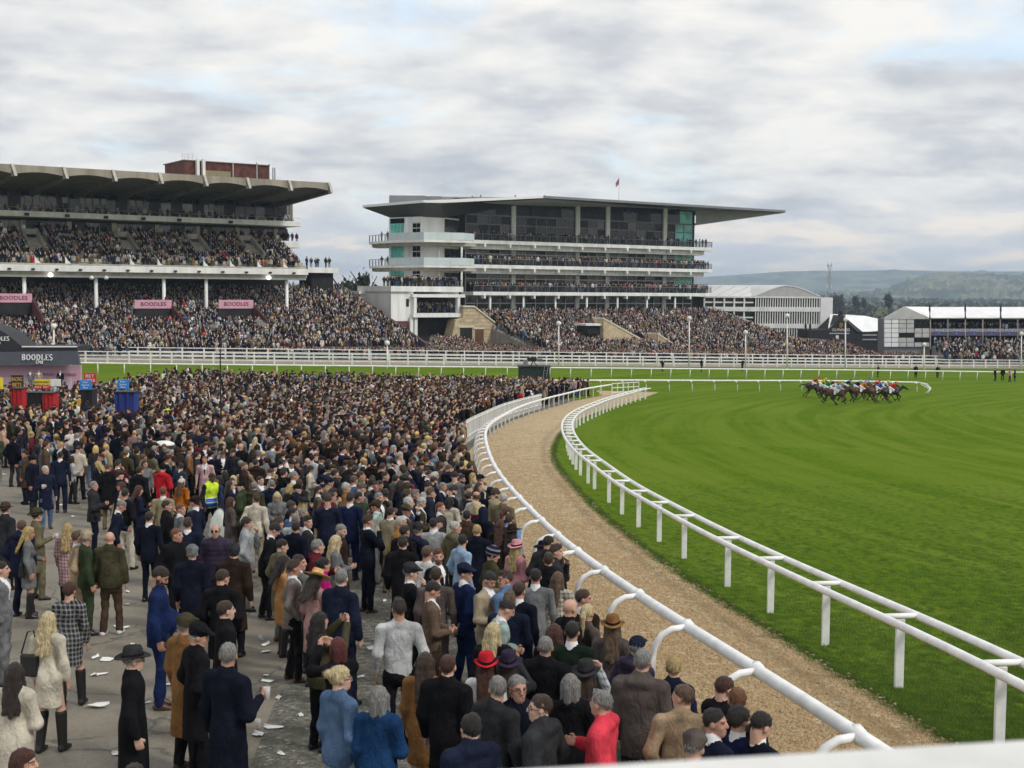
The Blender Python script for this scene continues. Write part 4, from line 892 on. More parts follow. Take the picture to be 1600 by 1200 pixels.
mqq('end_frame', alu_grey, [(1381.5, 498), (1453, 498), (1453, 556), (1381.5, 556)], YM+0.25, 4)
MB().box((P(1453, 500, YM)[0], YM+4, mq.location[2]), (P(1690, 500, YM)[0], YM+7, P(1500, 499, YM)[2])).build('back_wall', dark_in, mq)
for k in range(9):
    x = 1454+27.3*k; mqq('post', concrete, [(x-0.6, 499), (x+0.6, 499), (x+0.6, 546), (x-0.6, 546)], YM-0.1, 0.3)
    mqq('advert_board', mat('purple_board', (0.10, 0.09, 0.17), 0.6, 0.1), [(x+1.2, 513), (x+26, 513), (x+26, 524.5), (x+1.2, 524.5)], YM-0.05, 0.2)
    ptext('lettering', 'GUINNESS', x+13.4, 516.3, YM-0.1, 0.66, sign_wh, mq)
    mqq('blue_roundel', mat('blue_print', (0.08, 0.16, 0.45), 0.6, 0.1), [(x+11, 520.5), (x+13.5, 519.2), (x+16, 520.5), (x+15.3, 523), (x+11.7, 523)], YM-0.1, 0.04)
FM = Frame(P(1454, 520, YM)[:2], (1, 0))
zdeck = P(1500, 513, YM)[2]-0.7
add_people(FM, 0.3, 27, -0.6, -3.4, lambda n: zdeck, 1.8, math.pi, zone='balcony')
MB().box((P(1453, 520, YM)[0], YM+0.2, zdeck-0.3), (P(1690, 520, YM)[0], YM+4, zdeck)).build('deck', concrete, mq)
tzm = terrace('marquee_terrace', 'stepped terrace full of people in front of the marquee stand', FM, 0.2, 27, 9, mq.location[2]+0.1, 0.3, P(1500, 526, YM)[2]-1.7, 9)
add_people(FM, 0.3, 27, 8.8, 0.5, lambda n: float(tzm(n)), 1.9, math.pi)
# lamp posts along the course
def lamp(px, py_top, py_foot, Y, label, globe=True):
    a = P(px, py_foot, Y); g = float(gz(a[0], Y)); t = P(px, py_top, Y)
    o = empty('lamp_post', (a[0], Y, g), label, 'lamp post', 'lamp posts along the course')
    MB().tube([(a[0], Y, g-0.2), (t[0], Y, t[2])], [0.12, 0.08], 8).build('pole', white_paint, o, True)
    MB().lathe([(0.10, -0.1), (0.28, 0.06), (0.34, 0.28), (0.26, 0.5), (0.06, 0.58)], (t[0], Y, t[2]), 12).build('lamp_head', white_paint, o, True)
for px, a, c, Y, l in ((1077, 500, 571, 186, 'white lamp post before the glazed stand, tallest by its stepped terrace'), (1165, 522, 572, 189, 'short white lamp post at the foot of the terrace end handrail'), (1230, 496, 573, 191, 'white lamp post standing before the slatted pavilion'), (1321, 502, 573, 195, 'white lamp post before the black gabled bar'), (873, 508, 569, 180, 'slim white lamp post between the stone stair walls'), (605, 539, 566, 163, 'low white lamp post below the brick base of the glazed stand'), (1444, 541, 573, 199, 'thin white lamp post before the grey marquee end wall'), (1596, 524, 574, 203, 'white lamp post at the far end of the marquee stand'), (84, 513, 560, 152, 'thin white lamp post above the dark stage roof')):
    lamp(px, a, c, Y, l)
# finish-line camera hut
hb = G(835, 611); Yh = 129.0
hut = empty('camera_hut', (P(835, 600, Yh)[0], Yh, float(gz(P(835, 600, Yh)[0], Yh))), 'dark green camera hut with television camera on its roof beside the turf', 'hut')
zh = P(835, 574, Yh)[2]; x0_, x1_ = P(810, 580, Yh)[0], P(859, 580, Yh)[0]
green_m = mat('dark_green_boards', (0.012, 0.03, 0.025), 0.7, 0.2)
MB().box((x0_, Yh, hut.location[2]), (x1_, Yh+2.6, zh)).build('cabin', green_m, hut); MB().box((x0_-0.1, Yh-0.1, zh), (x1_+0.1, Yh+2.7, zh+0.1)).build('roof', black_m, hut)
ld = MB()
for dx_ in (0, 0.35): ld.tube([(x1_-0.9+dx_, Yh-0.5, hut.location[2]), (x1_-0.5+dx_, Yh-0.1, zh+0.3)], 0.035, 5)
for k in range(8): t = k/8; ld.tube([(x1_-0.9+0.4*t, Yh-0.5+0.4*t, hut.location[2]+(zh-hut.location[2])*t), (x1_-0.55+0.4*t, Yh-0.5+0.4*t, hut.location[2]+(zh-hut.location[2])*t)], 0.025, 4)
ld.build('ladder', alu_grey, hut)
cmx = (x0_+x1_)/2-0.1
tv = empty('television_camera', (cmx, Yh+1, zh+0.1), 'bulky grey television camera on a tripod on the green hut roof', 'camera')
MB().box((cmx-0.6, Yh+0.7, zh+0.55), (cmx+0.35, Yh+1.15, zh+0.95)).build('body', black_m, tv, bevel=0.04); MB().tube([(cmx+0.35, Yh+0.92, zh+0.75), (cmx+0.95, Yh+0.9, zh+0.75)], [0.14, 0.2], 8).build('lens', alu_grey, tv)
for a in (0, 2.1, 4.2): MB().tube([(cmx, Yh+0.9, zh+0.6), (cmx+0.45*math.cos(a), Yh+0.9+0.45*math.sin(a), zh+0.1)], 0.04, 5).build('leg', black_m, tv)
MB().box((cmx-1.0, Yh+0.4, zh+0.1), (cmx-0.55, Yh+0.9, zh+0.7)).build('monitor', alu_grey, tv)
# ---- sponsor's stage at the edge of the enclosure
YS = 108.0; stx = P(60, 600, YS)[0]
st = empty('sponsor_stage', (stx, YS, float(gz(stx, YS))), 'pink-walled stage under a dark slate canopy lettered BOODLES 1798', 'stage')
navy_c = mat('slate_canopy_cloth', (0.085, 0.09, 0.115), 0.6, 0.06, 0.6); black_c = mat('black_canopy_cloth', (0.02, 0.02, 0.026), 0.6, 0.1, 0.6)
pinkw = mat('pink_stage_wall', (0.60, 0.36, 0.46), 0.7, 0.04, 0.4); pinkl = mat('pale_pink_panel', (0.68, 0.52, 0.60), 0.7, 0.03, 0.5)
def sq(name, m, pts, Y, depth, parent=st): return MB().prism([Pb(x, y, Y) for x, y in pts], (0, depth, 0)).build(name, m, parent)
sq('back_wall', pinkw, [(-60, 571), (126, 571), (126, 640), (-60, 640)], YS, 0.3); sq('lower_panel', pinkl, [(-60, 590), (112, 590), (112, 640), (-60, 640)], YS-0.06, 0.05)
cf_ = sq('canopy_fascia', navy_c, [(-60, 551), (120, 548.5), (124, 570), (-60, 572)], YS-1.2, 0.4)
sq('canopy_side', black_c, [(-60, 500), (-8, 512), (8, 520), (34, 541), (120, 541), (121, 548.3), (-60, 550.5)], YS-0.9, 3.5)
sq('canopy_trim', white_paint, [(34, 540.8), (120, 540.8), (120, 542.6), (34, 542.6)], YS-1.0, 0.12)
lt = mat('white_stage_lettering', (0.85, 0.85, 0.85), 0.5, 0.02)
def serif_word(word, px, py, Y, size, m, parent, gap=1.13):
    """capitals drawn with thick stems and slab serifs"""
    h = size; wd = {'B': .62, 'O': .72, 'D': .68, 'L': .55, 'E': .56, 'S': .52, '1': .36, '7': .5, '9': .5, '8': .5}; tot = sum(wd[c]+0.13 for c in word)*h-0.13*h
    o = P(px, py, Y); x = -tot/2; mb = MB(); T, t = 0.15*h, 0.07*h
    def bar(x0, y0, x1, y1): mb.box((o[0]+x0, Y-0.03, o[2]+y0), (o[0]+x1, Y+0.03, o[2]+y1))
    def arcp(cx, cy, rx, ry, a0, a1, tk=(0.15, 0.07)):
        n = 14
        for k in range(n):
            q = []
            for a in (a0+(a1-a0)*k/n, a0+(a1-a0)*(k+1)/n):
                w = (tk[0]*abs(math.cos(a))+tk[1]*abs(math.sin(a)))*h; q.append((a, w))
            v = []
            for yy in (-0.03, 0.03):
                for (a, w), s_ in ((q[0], 0), (q[1], 0), (q[1], 1), (q[0], 1)):
                    v.append((o[0]+cx+(rx-w*s_)*math.cos(a), Y+yy, o[2]+cy+(ry-w*s_)*math.sin(a)))
            mb.hexa(v)
    hb_ = h/2
    for c in word:
        w = wd[c]*h
        if c in 'BDLE':
            bar(x+0.06*h, -hb_, x+0.06*h+T, hb_); bar(x, -hb_, x+0.27*h, -hb_+t*0.8); bar(x, hb_-t*0.8, x+0.27*h, hb_)
        if c == 'L': bar(x+0.06*h+T, -hb_, x+w, -hb_+t); bar(x+w-t, -hb_+t, x+w, -hb_+0.28*h)
        if c == 'E':
            for yy in (-hb_, -t/2, hb_-t): bar(x+0.06*h+T, yy, x+w-(0.12*h if yy == -t/2 else 0), yy+t)
            bar(x+w-t, -hb_+t, x+w, -hb_+0.2*h); bar(x+w-t, hb_-0.15*h, x+w, hb_-t)
        if c == 'D': arcp(x+0.2*h, 0, w-0.2*h, hb_, -math.pi/2, math.pi/2)
        if c == 'B': arcp(x+0.22*h, hb_/2, w-0.26*h, hb_/2+t/2, -math.pi/2, math.pi/2); arcp(x+0.22*h, -hb_/2, w-0.22*h, hb_/2+t/2, -math.pi/2, math.pi/2)
        if c == 'O': arcp(x+w/2, 0, w/2, hb_, 0, 2*math.pi)
        if c == 'S': arcp(x+w/2, hb_/2, w/2, hb_/2+t/2, 0.5, 1.5*math.pi, (0.1, 0.1)); arcp(x+w/2, -hb_/2, w/2, hb_/2+t/2, -math.pi+0.5, math.pi/2, (0.1, 0.1))
        if c == '1': bar(x+0.1*h, -hb_, x+0.1*h+T, hb_); bar(x, -hb_, x+0.36*h, -hb_+t); bar(x, hb_-t*1.6, x+0.1*h, hb_-t*0.4)
        if c == '7': bar(x, hb_-T, x+w, hb_); mb.hexa([(o[0]+x+a, Y+b_, o[2]+z) for a, b_, z in ((0.1*h, -.03, -hb_), (0.27*h, -.03, -hb_), (0.27*h, .03, -hb_), (0.1*h, .03, -hb_), (w-0.17*h, -.03, hb_-T), (w, -.03, hb_-T), (w, .03, hb_-T), (w-0.17*h, .03, hb_-T))])
        if c == '9': arcp(x+w/2, hb_*0.4, w/2, hb_*0.6, 0, 2*math.pi, (0.13, 0.1)); arcp(x+w/2, -0.0, w/2, hb_, -math.pi*0.6, 0.2, (0.13, 0.1))
        if c == '8': arcp(x+w/2, hb_*0.5, w*0.43, hb_*0.5, 0, 2*math.pi, (0.12, 0.1)); arcp(x+w/2, -hb_*0.45, w/2, hb_*0.55, 0, 2*math.pi, (0.13, 0.1))
        x += w+0.13*h
    return mb.build('lettering', m, parent)
serif_word('BOODLES', 58, 558.2, YS-1.26, 0.50, lt, cf_); serif_word('1798', 61.5, 566, YS-1.26, 0.27, lt, cf_); serif_word('BOODLES', -3, 529, YS-0.96, 0.36, lt, st); serif_word('1798', -3, 536, YS-0.96, 0.17, lt, st)
for x in (73, 108): ptext('wall_lettering', 'BOODLES', x, 585, YS-0.05, 0.28, mat('dusky_pink_lettering', (0.42, 0.18, 0.27), 0.7, 0.02), st)
MB().box((P(-60, 600, YS)[0], YS-2.6, st.location[2]), (P(126, 600, YS)[0], YS-0.1, st.location[2]+0.75)).build('platform', black_m, st)
STAGE_Z = st.location[2]+0.75
# ---- bookmakers' pitches
def pitch(name, px, py, Y, wpx, hpx, m, label, lines=(), txtm=None, group='bookmakers\' boards'):
    g = G(px, py+60); c = P(px, py, Y); gx = float(gz(c[0], Y)); w, h = wpx/2000*Y, hpx/2000*Y
    o = empty(name, (c[0], Y, gx), label, 'betting board')
    bd_ = MB().box((c[0]-w/2, Y-0.05, c[2]-h/2), (c[0]+w/2, Y+0.05, c[2]+h/2)).build('board', m, o, bevel=0.01)
    for sx in (-1, 1): MB().tube([(c[0]+sx*w*0.42, Y+0.1, gx), (c[0]+sx*w*0.3, Y+0.08, c[2]-h/2+0.05)], 0.025, 6).build('leg', black_m, o)
    for i, t in enumerate(lines): text_obj('lettering', t, h/(len(lines)+0.6), txtm, bd_, (c[0], Y-0.07, c[2]+h/2-h*(i+0.75)/(len(lines)+0.5)), (1, 0, 0), (0, 0, 1), 0.006, sx=min(1.3, 0.8*w/(0.55*max(1, len(t))*h/(len(lines)+0.6))))
    return o
blue_b = mat('bright_blue_board', (0.02, 0.22, 0.62), 0.5, 0.06); red_b = mat('red_board', (0.55, 0.03, 0.035), 0.5, 0.08); yel_b = mat('yellow_board', (0.75, 0.62, 0.03), 0.5, 0.05)
brown_b = mat('dark_brown_board', (0.03, 0.018, 0.015), 0.6, 0.1); amber = mat('amber_lettering', (0.75, 0.45, 0.12), 0.5, 0.05); cloth_b = mat('royal_blue_cloth', (0.015, 0.035, 0.20), 0.75, 0.12, 2.0, 0.3, 8); cloth_r = mat('red_cloth', (0.42, 0.012, 0.018), 0.75, 0.12, 2.0, 0.3, 8)
pitch('betting_board', 134, 601.5, 74, 18.5, 15, blue_b, 'bright blue board with white lettering nearest the red boards', ('Star', 'Sports', 'Bet'), sign_wh)
pitch('betting_board', 192.5, 600.5, 72, 17.5, 15, blue_b, 'bright blue board with white lettering above the blue cloth booth', ('Star', 'Sports', 'Bet'), sign_wh)
pitch('betting_board', 141, 591, 84, 19, 17, red_b, 'red board with pale lettering and two white uprights', ('BET', 'HERE', 'NOW')[:2], sign_wh)
pitch('betting_board', 27, 597, 78, 19, 22, brown_b, 'dark brown board with amber lettering before the pink wall', ('RACING', 'BETS'), amber)
pitch('betting_board', 66, 597, 80, 24, 8, yel_b, 'long yellow board with dark lettering before the pink wall', ('EACH WAY',), black_m)
pitch('betting_board', 87, 598, 80, 16, 11, white_worn, 'small white board beside the long yellow board', (), None)
pitch('betting_board', 59.5, 605, 77, 11, 6, red_b, 'small red-edged price card under the yellow board', ('WIN',), sign_wh)
pitch('betting_board', 72.5, 605, 77, 11, 6, red_b, 'small red-edged price card nearer the red cloth booth', ('PAY',), sign_wh)
pitch('betting_board', 0.5, 599, 74, 8, 18, yel_b, 'narrow yellow sign at the edge of the picture', (), None)
def booth(px, y0, Y, wpx, hpx, m, label):
    c = P(px, y0, Y); gx = float(gz(c[0], Y)); w = wpx/2000*Y; top = c[2]
    o = empty('betting_booth', (c[0], Y, gx), label, 'betting booth'); nb = 8; bm_ = MB()
    for k in range(nb):
        x0_, x1_ = c[0]-w/2+w*k/nb, c[0]-w/2+w*(k+1)/nb; dy = 0.05*math.sin(k*2.1)
        bm_.box((x0_, Y+dy, gx+0.05), (x1_, Y+0.9+dy, top))
    bm_.build('cloth_front', m, o); MB().box((c[0]-w/2-0.04, Y-0.08, top), (c[0]+w/2+0.04, Y+1.0, top+0.05)).build('counter_top', black_m, o)
    return o
booth(194, 613.5, 68, 30, 38, cloth_b, 'royal blue cloth-sided booth under a blue board'); booth(74.5, 615, 72, 16, 40, cloth_r, 'red cloth-sided booth in front of the pink wall')
booth(54, 614.5, 73, 25, 28, black_m, 'black cloth-sided booth left of a red one'); booth(25, 608, 75, 17, 24, cloth_r, 'dark red booth under the brown amber-lettered board'); booth(135, 610, 76, 17, 30, black_m, 'black booth under the bright blue board nearest the red boards')
# green bins and posts within the crowd
def bin_(px, py, Y, label):
    c = P(px, py, Y); g = float(gz(c[0], Y)); o = empty('litter_bin', (c[0], Y, g), label, 'bin', 'green litter bins in the crowd')
    MB().lathe([(0.26, 0), (0.32, 0.05), (0.34, c[2]-g-0.1), (0.3, c[2]-g-0.05)], (c[0], Y, g), 12).build('body', green_m, o, True); MB().lathe([(0.37, 0), (0.37, 0.06), (0.2, 0.14)], (c[0], Y, c[2]-0.08), 12).build('lid', white_worn, o, True)
bin_(478, 610, 98, 'dark green bin far back in the crowd near the turf'); bin_(256, 692, 44, 'green litter bin with pale lid among men in dark coats')
bk_ = P(345, 590, 62); 
o = empty('tall_post', (bk_[0], 62, float(gz(bk_[0], 62))), 'thin black pole rising out of the dense crowd', 'pole'); MB().tube([(bk_[0], 62, float(gz(bk_[0], 62))), tuple(P(344, 545, 62))], [0.05, 0.03], 6).build('shaft', black_m, o); MB().lathe([(0.09, 0), (0.09, 0.12), (0.03, 0.2)], (bk_[0], 62, float(gz(bk_[0], 62))), 8).build('base_collar', black_m, o)
# ================================================================== distance: cars, mast, hills, trees
car_cols = [mat('car_paint_%s' % n, c, 0.3, 0.05, spec=0.6) for n, c in (('silver', (0.42, 0.43, 0.45)), ('white', (0.7, 0.7, 0.7)), ('dark', (0.03, 0.03, 0.035)), ('blue', (0.05, 0.09, 0.2)), ('red', (0.3, 0.03, 0.03)))]
cbm = MB(); prof = [(-2.1, 0.35), (2.1, 0.35), (2.15, 0.75), (1.3, 0.92), (0.7, 1.42), (-1.1, 1.45), (-1.9, 0.98), (-2.15, 0.85)]
cbm.prism([(x, -0.85, z) for x, z in prof], (0, 1.7, 0)); car_body = cbm.mesh('car_body')
cw = MB(); cw.prism([(x, -0.87, z) for x, z in ((1.1, 0.95), (0.62, 1.36), (-1.05, 1.38), (-1.6, 0.98))], (0, 1.74, 0)); car_win = cw.mesh('windows'); car_win.materials.append(glass_dk)
wh = MB()
wh.tube([(0, -0.1, 0), (0, 0.1, 0)], 0.32, 10); wheel = wh.mesh('wheel'); wheel.materials.append(black_m)
bod = []
for m in car_cols: me = car_body.copy(); me.materials.append(m); bod.append(me)
for r_ in range(5):
    for k in range(15):
        Y = 420+32*r_; X = 0.244*Y+k*0.0040*Y+random.uniform(-0.4, 0.4)
        if random.random() < 0.15: continue
        o = empty('parked_car', (X, Y, float(gz(X, Y))), 'small car parked in the crowded field behind the black bar', 'car', 'cars parked in the far field')
        o.rotation_euler[2] = random.uniform(-0.25, 0.25)+(math.pi/2 if k % 4 == 0 else 0); o.scale = (1, 1, 1)
        inst('body', random.choice(bod[:3] if random.random() < .8 else bod), o, (0, 0, 0)); inst('windows', car_win, o, (0, 0, 0))
        for wx in (-1.3, 1.3):
            for wy in (-0.8, 0.8): inst('wheel', wheel, o, (wx, wy, 0.32))
mp_ = P(1294.5, 480, 900); mo = empty('lattice_mast', (mp_[0], 900, float(gz(mp_[0], 900))), 'thin lattice communications mast rising in front of the blue hills', 'mast')
zt = P(1294.5, 414, 900)[2]; mm = MB()
for sx, sy in ((-1, -1), (1, -1), (1, 1), (-1, 1)): mm.tube([(mp_[0]+sx*1.3, 900+sy*1.3, mo.location[2]), (mp_[0]+sx*0.5, 900+sy*0.5, zt)], 0.09, 4)
n = 22
for k in range(n):
    z0_ = mo.location[2]+(zt-mo.location[2])*k/n; z1_ = mo.location[2]+(zt-mo.location[2])*(k+1)/n; w = 1.3-0.8*k/n
    mm.tube([(mp_[0]-w, 900-w, z0_), (mp_[0]+w, 900-w, z1_)], 0.05, 4).tube([(mp_[0]+w, 900-w, z0_), (mp_[0]-w, 900-w, z1_)], 0.05, 4)
mm.build('lattice', alu_grey, mo); an = MB()
for k, zz in enumerate((0.3, 0.55, 0.85, 0.93, 0.98)):
    z_ = mo.location[2]+(zt-mo.location[2])*zz; an.box((mp_[0]-1.6, 899, z_), (mp_[0]-1.0, 899.5, z_+2.5)); an.box((mp_[0]+1.0, 899, z_), (mp_[0]+1.6, 899.5, z_+2.5))
an.build('antenna_panel', white_worn, mo)
hill_m, nt, L, b, pos = node_mat('farmed_hillside')
vo = N(nt, 'ShaderNodeTexVoronoi', i_Scale=0.0075); mpn = N(nt, 'ShaderNodeMapping'); mpn.inputs['Scale'].default_value = (1, 1.6, 3.0); L.new(pos, mpn.inputs[0]); L.new(mpn.outputs[0], vo.inputs['Vector'])
c = nramp(nt, vo.outputs['Color'], [(0.1, (0.10, 0.15, 0.05)), (0.4, (0.20, 0.20, 0.10)), (0.6, (0.27, 0.24, 0.14)), (0.85, (0.09, 0.10, 0.05))])
ve = N(nt, 'ShaderNodeTexVoronoi', feature='DISTANCE_TO_EDGE', i_Scale=0.0075); L.new(mpn.outputs[0], ve.inputs['Vector'])
wd_ = nnoise(nt, pos, 0.004, 7, 0.65, st=(1, 1, 2.5)); wood = nramp(nt, wd_, [(0.50, 0.0), (0.56, 1.0)])
c = nmix(nt, nramp(nt, ve.outputs[0], [(0.0, 0.9), (0.05, 0.0)]), c, (0.035, 0.045, 0.025)); c = nmix(nt, nmath(nt, 'MULTIPLY', wood, 0.85), c, (0.045, 0.045, 0.03))
L.new(c, b.inputs['Base Color']); b.inputs['Roughness'].default_value = 0.95; b.inputs['Specular IOR Level'].default_value = 0.0
def ridge(name, ctrl, Y, depth, rough, seed):
    xs = np.linspace(ctrl[0][0]-60, ctrl[-1][0]+60, 130); top = np.interp(xs, [c[0] for c in ctrl], [c[1] for c in ctrl]); rg = np.random.default_rng(seed)
    nz_ = np.convolve(rg.normal(0, rough, 160), np.hanning(9)/4.5, mode='same')[:130]; v = []; rows_ = 14
    for j in range(rows_+4):
        t = min(j/rows_, 1.0); over = max(0, j-rows_)
        for i, x in enumerate(xs):
            p = P(x, top[i]+nz_[i], Y+depth); base_ = P(x, 461, Y); k = t**0.8
            q = base_*(1-k)+p*k; zz = q[2]-over*40+(rg.normal(0, 6) if 0 < t < 1 else 0)*(rough > 0); v.append((q[0]*(1+0.02*over), q[1]+over*300, zz if j else -20))
    i = np.arange(len(v)).reshape(rows_+4, len(xs)); f = np.stack([i[:-1, :-1], i[:-1, 1:], i[1:, 1:], i[1:, :-1]], -1).reshape(-1, 4)
    me = bpy.data.meshes.new(name); me.from_pydata(v, [], f.tolist()); me.polygons.foreach_set('use_smooth', [True]*len(f)); me.materials.append(hill_m); o = bpy.data.objects.new(name, me); COL.objects.link(o); return struct(o)
ridge('far_hills', [(300, 452), (800, 446), (1000, 441), (1110, 432), (1170, 428), (1230, 424), (1300, 423), (1400, 422), (1500, 424), (1600, 424), (1800, 430)], 6200, 1500, 0.5, 1)
ridge('near_hill', [(1340, 458), (1385, 452), (1410, 441), (1440, 430), (1480, 425.5), (1530, 426), (1570, 429), (1640, 432), (1800, 438)], 3800, 900, 0.6, 2)
# trees
leafm = [mat('dark_evergreen_leaf', (0.022, 0.035, 0.016), 0.8, 0.3, 2.0), mat('bare_winter_twig', (0.060, 0.048, 0.036), 0.9, 0.25, 2.0), mat('olive_winter_leaf', (0.05, 0.058, 0.025), 0.85, 0.3, 2.0)]
bark = mat('grey_bark', (0.07, 0.058, 0.045), 0.9, 0.2, 3)
def crown(rg, r, h, n, size):
    v, f = [], []
    cl = rg.normal(0, 1, (14, 3)); cl /= np.linalg.norm(cl, axis=1)[:, None]; cl *= rg.uniform(0.3, 0.85, (14, 1)); 
    for k in range(n):
        c_ = cl[rg.integers(14)]+rg.normal(0, 0.21, 3); p = c_*np.array((r, r, h/2))+np.array((0, 0, h/2)); a = rg.normal(0, 1, 3); a /= np.linalg.norm(a); b_ = np.cross(a, rg.normal(0, 1, 3)); b_ /= np.linalg.norm(b_); s_ = size*rg.uniform(0.5, 1.3)
        o_ = len(v); v += [tuple(p+a*s_), tuple(p+b_*s_*0.7), tuple(p-a*s_), tuple(p-b_*s_*0.7)]; f.append((o_, o_+1, o_+2, o_+3))
    return v, f
rgT = np.random.default_rng(5); tree_me = []
for k in range(6):
    v, f = crown(rgT, 1.0, 2.0, 900 if k < 2 else 620, 0.16 if k < 2 else 0.12); me = bpy.data.meshes.new('crown'); me.from_pydata(v, [], f); me.materials.append(leafm[0] if k < 2 else leafm[1] if k < 5 else leafm[2]); tree_me.append(me)
tk = MB(); tk.tube([(0, 0, 0), (0.02, 0, 0.5), (0, 0.03, 1.0)], [0.06, 0.045, 0.02], 7); 
for a in range(5): tk.tube([(0, 0, 0.45+0.08*a), (0.35*math.cos(a*2.4), 0.35*math.sin(a*2.4), 0.85+0.1*a)], [0.025, 0.008], 5)
trunk_me = tk.mesh('trunk'); trunk_me.materials.append(bark)
def tree(px, ptop, pbot, Y, wpx, kind, label, group=None):
    a = P(px, pbot, Y); t = P(px, ptop, Y); g = float(gz(a[0], Y)); H_ = t[2]-g; w = wpx/2000*Y/2
    o = empty('tree', (a[0], Y, g), label, 'tree', group); c = inst('crown', tree_me[kind], o, (0, 0, H_*0.28)); c.scale = (w, w, H_*0.29); c.rotation_euler[2] = px
    q = inst('trunk', trunk_me, o, (0, 0, 0)); q.scale = (H_*0.7, H_*0.7, H_*0.75)
tree(537, 417, 450, 300, 32, 0, 'dark pine behind the gap between the two stands, taller and nearer the concrete stand'); tree(572, 417.5, 450, 305, 38, 1, 'dark pine behind the gap between the two stands, beside the white annexe'); tree(557, 424, 450, 320, 30, 0, 'low dark pine between two taller pines behind the stands')
tree(1207, 440, 470, 420, 10, 0, 'small dark conifer tip above the pavilion roof'); tree(1338, 454, 470, 900, 13, 0, 'round dark evergreen beyond the car field, right of the mast'); tree(1389, 454, 470, 950, 14, 1, 'dark evergreen beyond the car field, largest of the far evergreens'); tree(1350, 458, 470, 930, 8, 0, 'small dark evergreen between two larger far evergreens')
for x, w in ((1283, 14), (1302, 18), (1313, 14)): tree(x, 452 if x != 1283 else 454, 470, 800, w, 2 if x != 1302 else 3, {1283: 'bare winter tree at the pavilion corner left of the mast', 1302: 'tall bare winter tree directly behind the mast', 1313: 'bare winter tree just right of the mast'}[x])
# far woods and hedges as one mass
wv, wf, wm = [], [], []
for (y0_, y1_, Y0, Y1, n, hh, kind) in ((456, 470, 700, 2400, 560, 5.0, 3), (470, 486, 480, 700, 60, 3.0, 5), (452, 458, 2400, 3600, 420, 7, 4)):
    for k in range(n):
        px = rgT.uniform(1255, 1660) if Y0 < 2400 else rgT.uniform(1255, 1700); Y = rgT.uniform(Y0, Y1); a = P(px, 470, Y); g = float(gz(a[0], Y)); h = hh*rgT.uniform(0.5, 1.3)
        v, f = crown(rgT, h*0.65, h*1.15, 34, h*0.2); o_ = len(wv); wv += [(p[0]+a[0], p[1]+Y, p[2]+g-h*0.05) for p in v]; wf += [tuple(o_+i for i in q) for q in f]; wm += [int(rgT.choice([0, 1, 1, 2]))]*len(f)
me = bpy.data.meshes.new('far_woods'); me.from_pydata(wv, [], wf); me.polygons.foreach_set('material_index', wm)
for m in leafm: me.materials.append(m)
o = bpy.data.objects.new('far_woods', me); COL.objects.link(o); o['kind'] = 'stuff'; o['label'] = 'hazy bare winter woods and hedges on the plain beyond'; o['category'] = 'woods'
# near white parapet at the photographer's elbow
pa, pc = P(640, 1206, 1.02), P(1680, 1146, 1.22)
par = MB(); dn_ = np.array((0.02, -0.13, 0.0)); dz_ = np.array((0, 0, 0.12))
par.hexa([pa+dn_-dz_, pc+dn_-dz_, pc-dz_, pa-dz_, pa+dn_, pc+dn_, pc, pa])
tag(par.build('parapet_rail', white_worn, bevel=0.01), 'out-of-focus white parapet rail along the bottom corner of the view', 'rail')
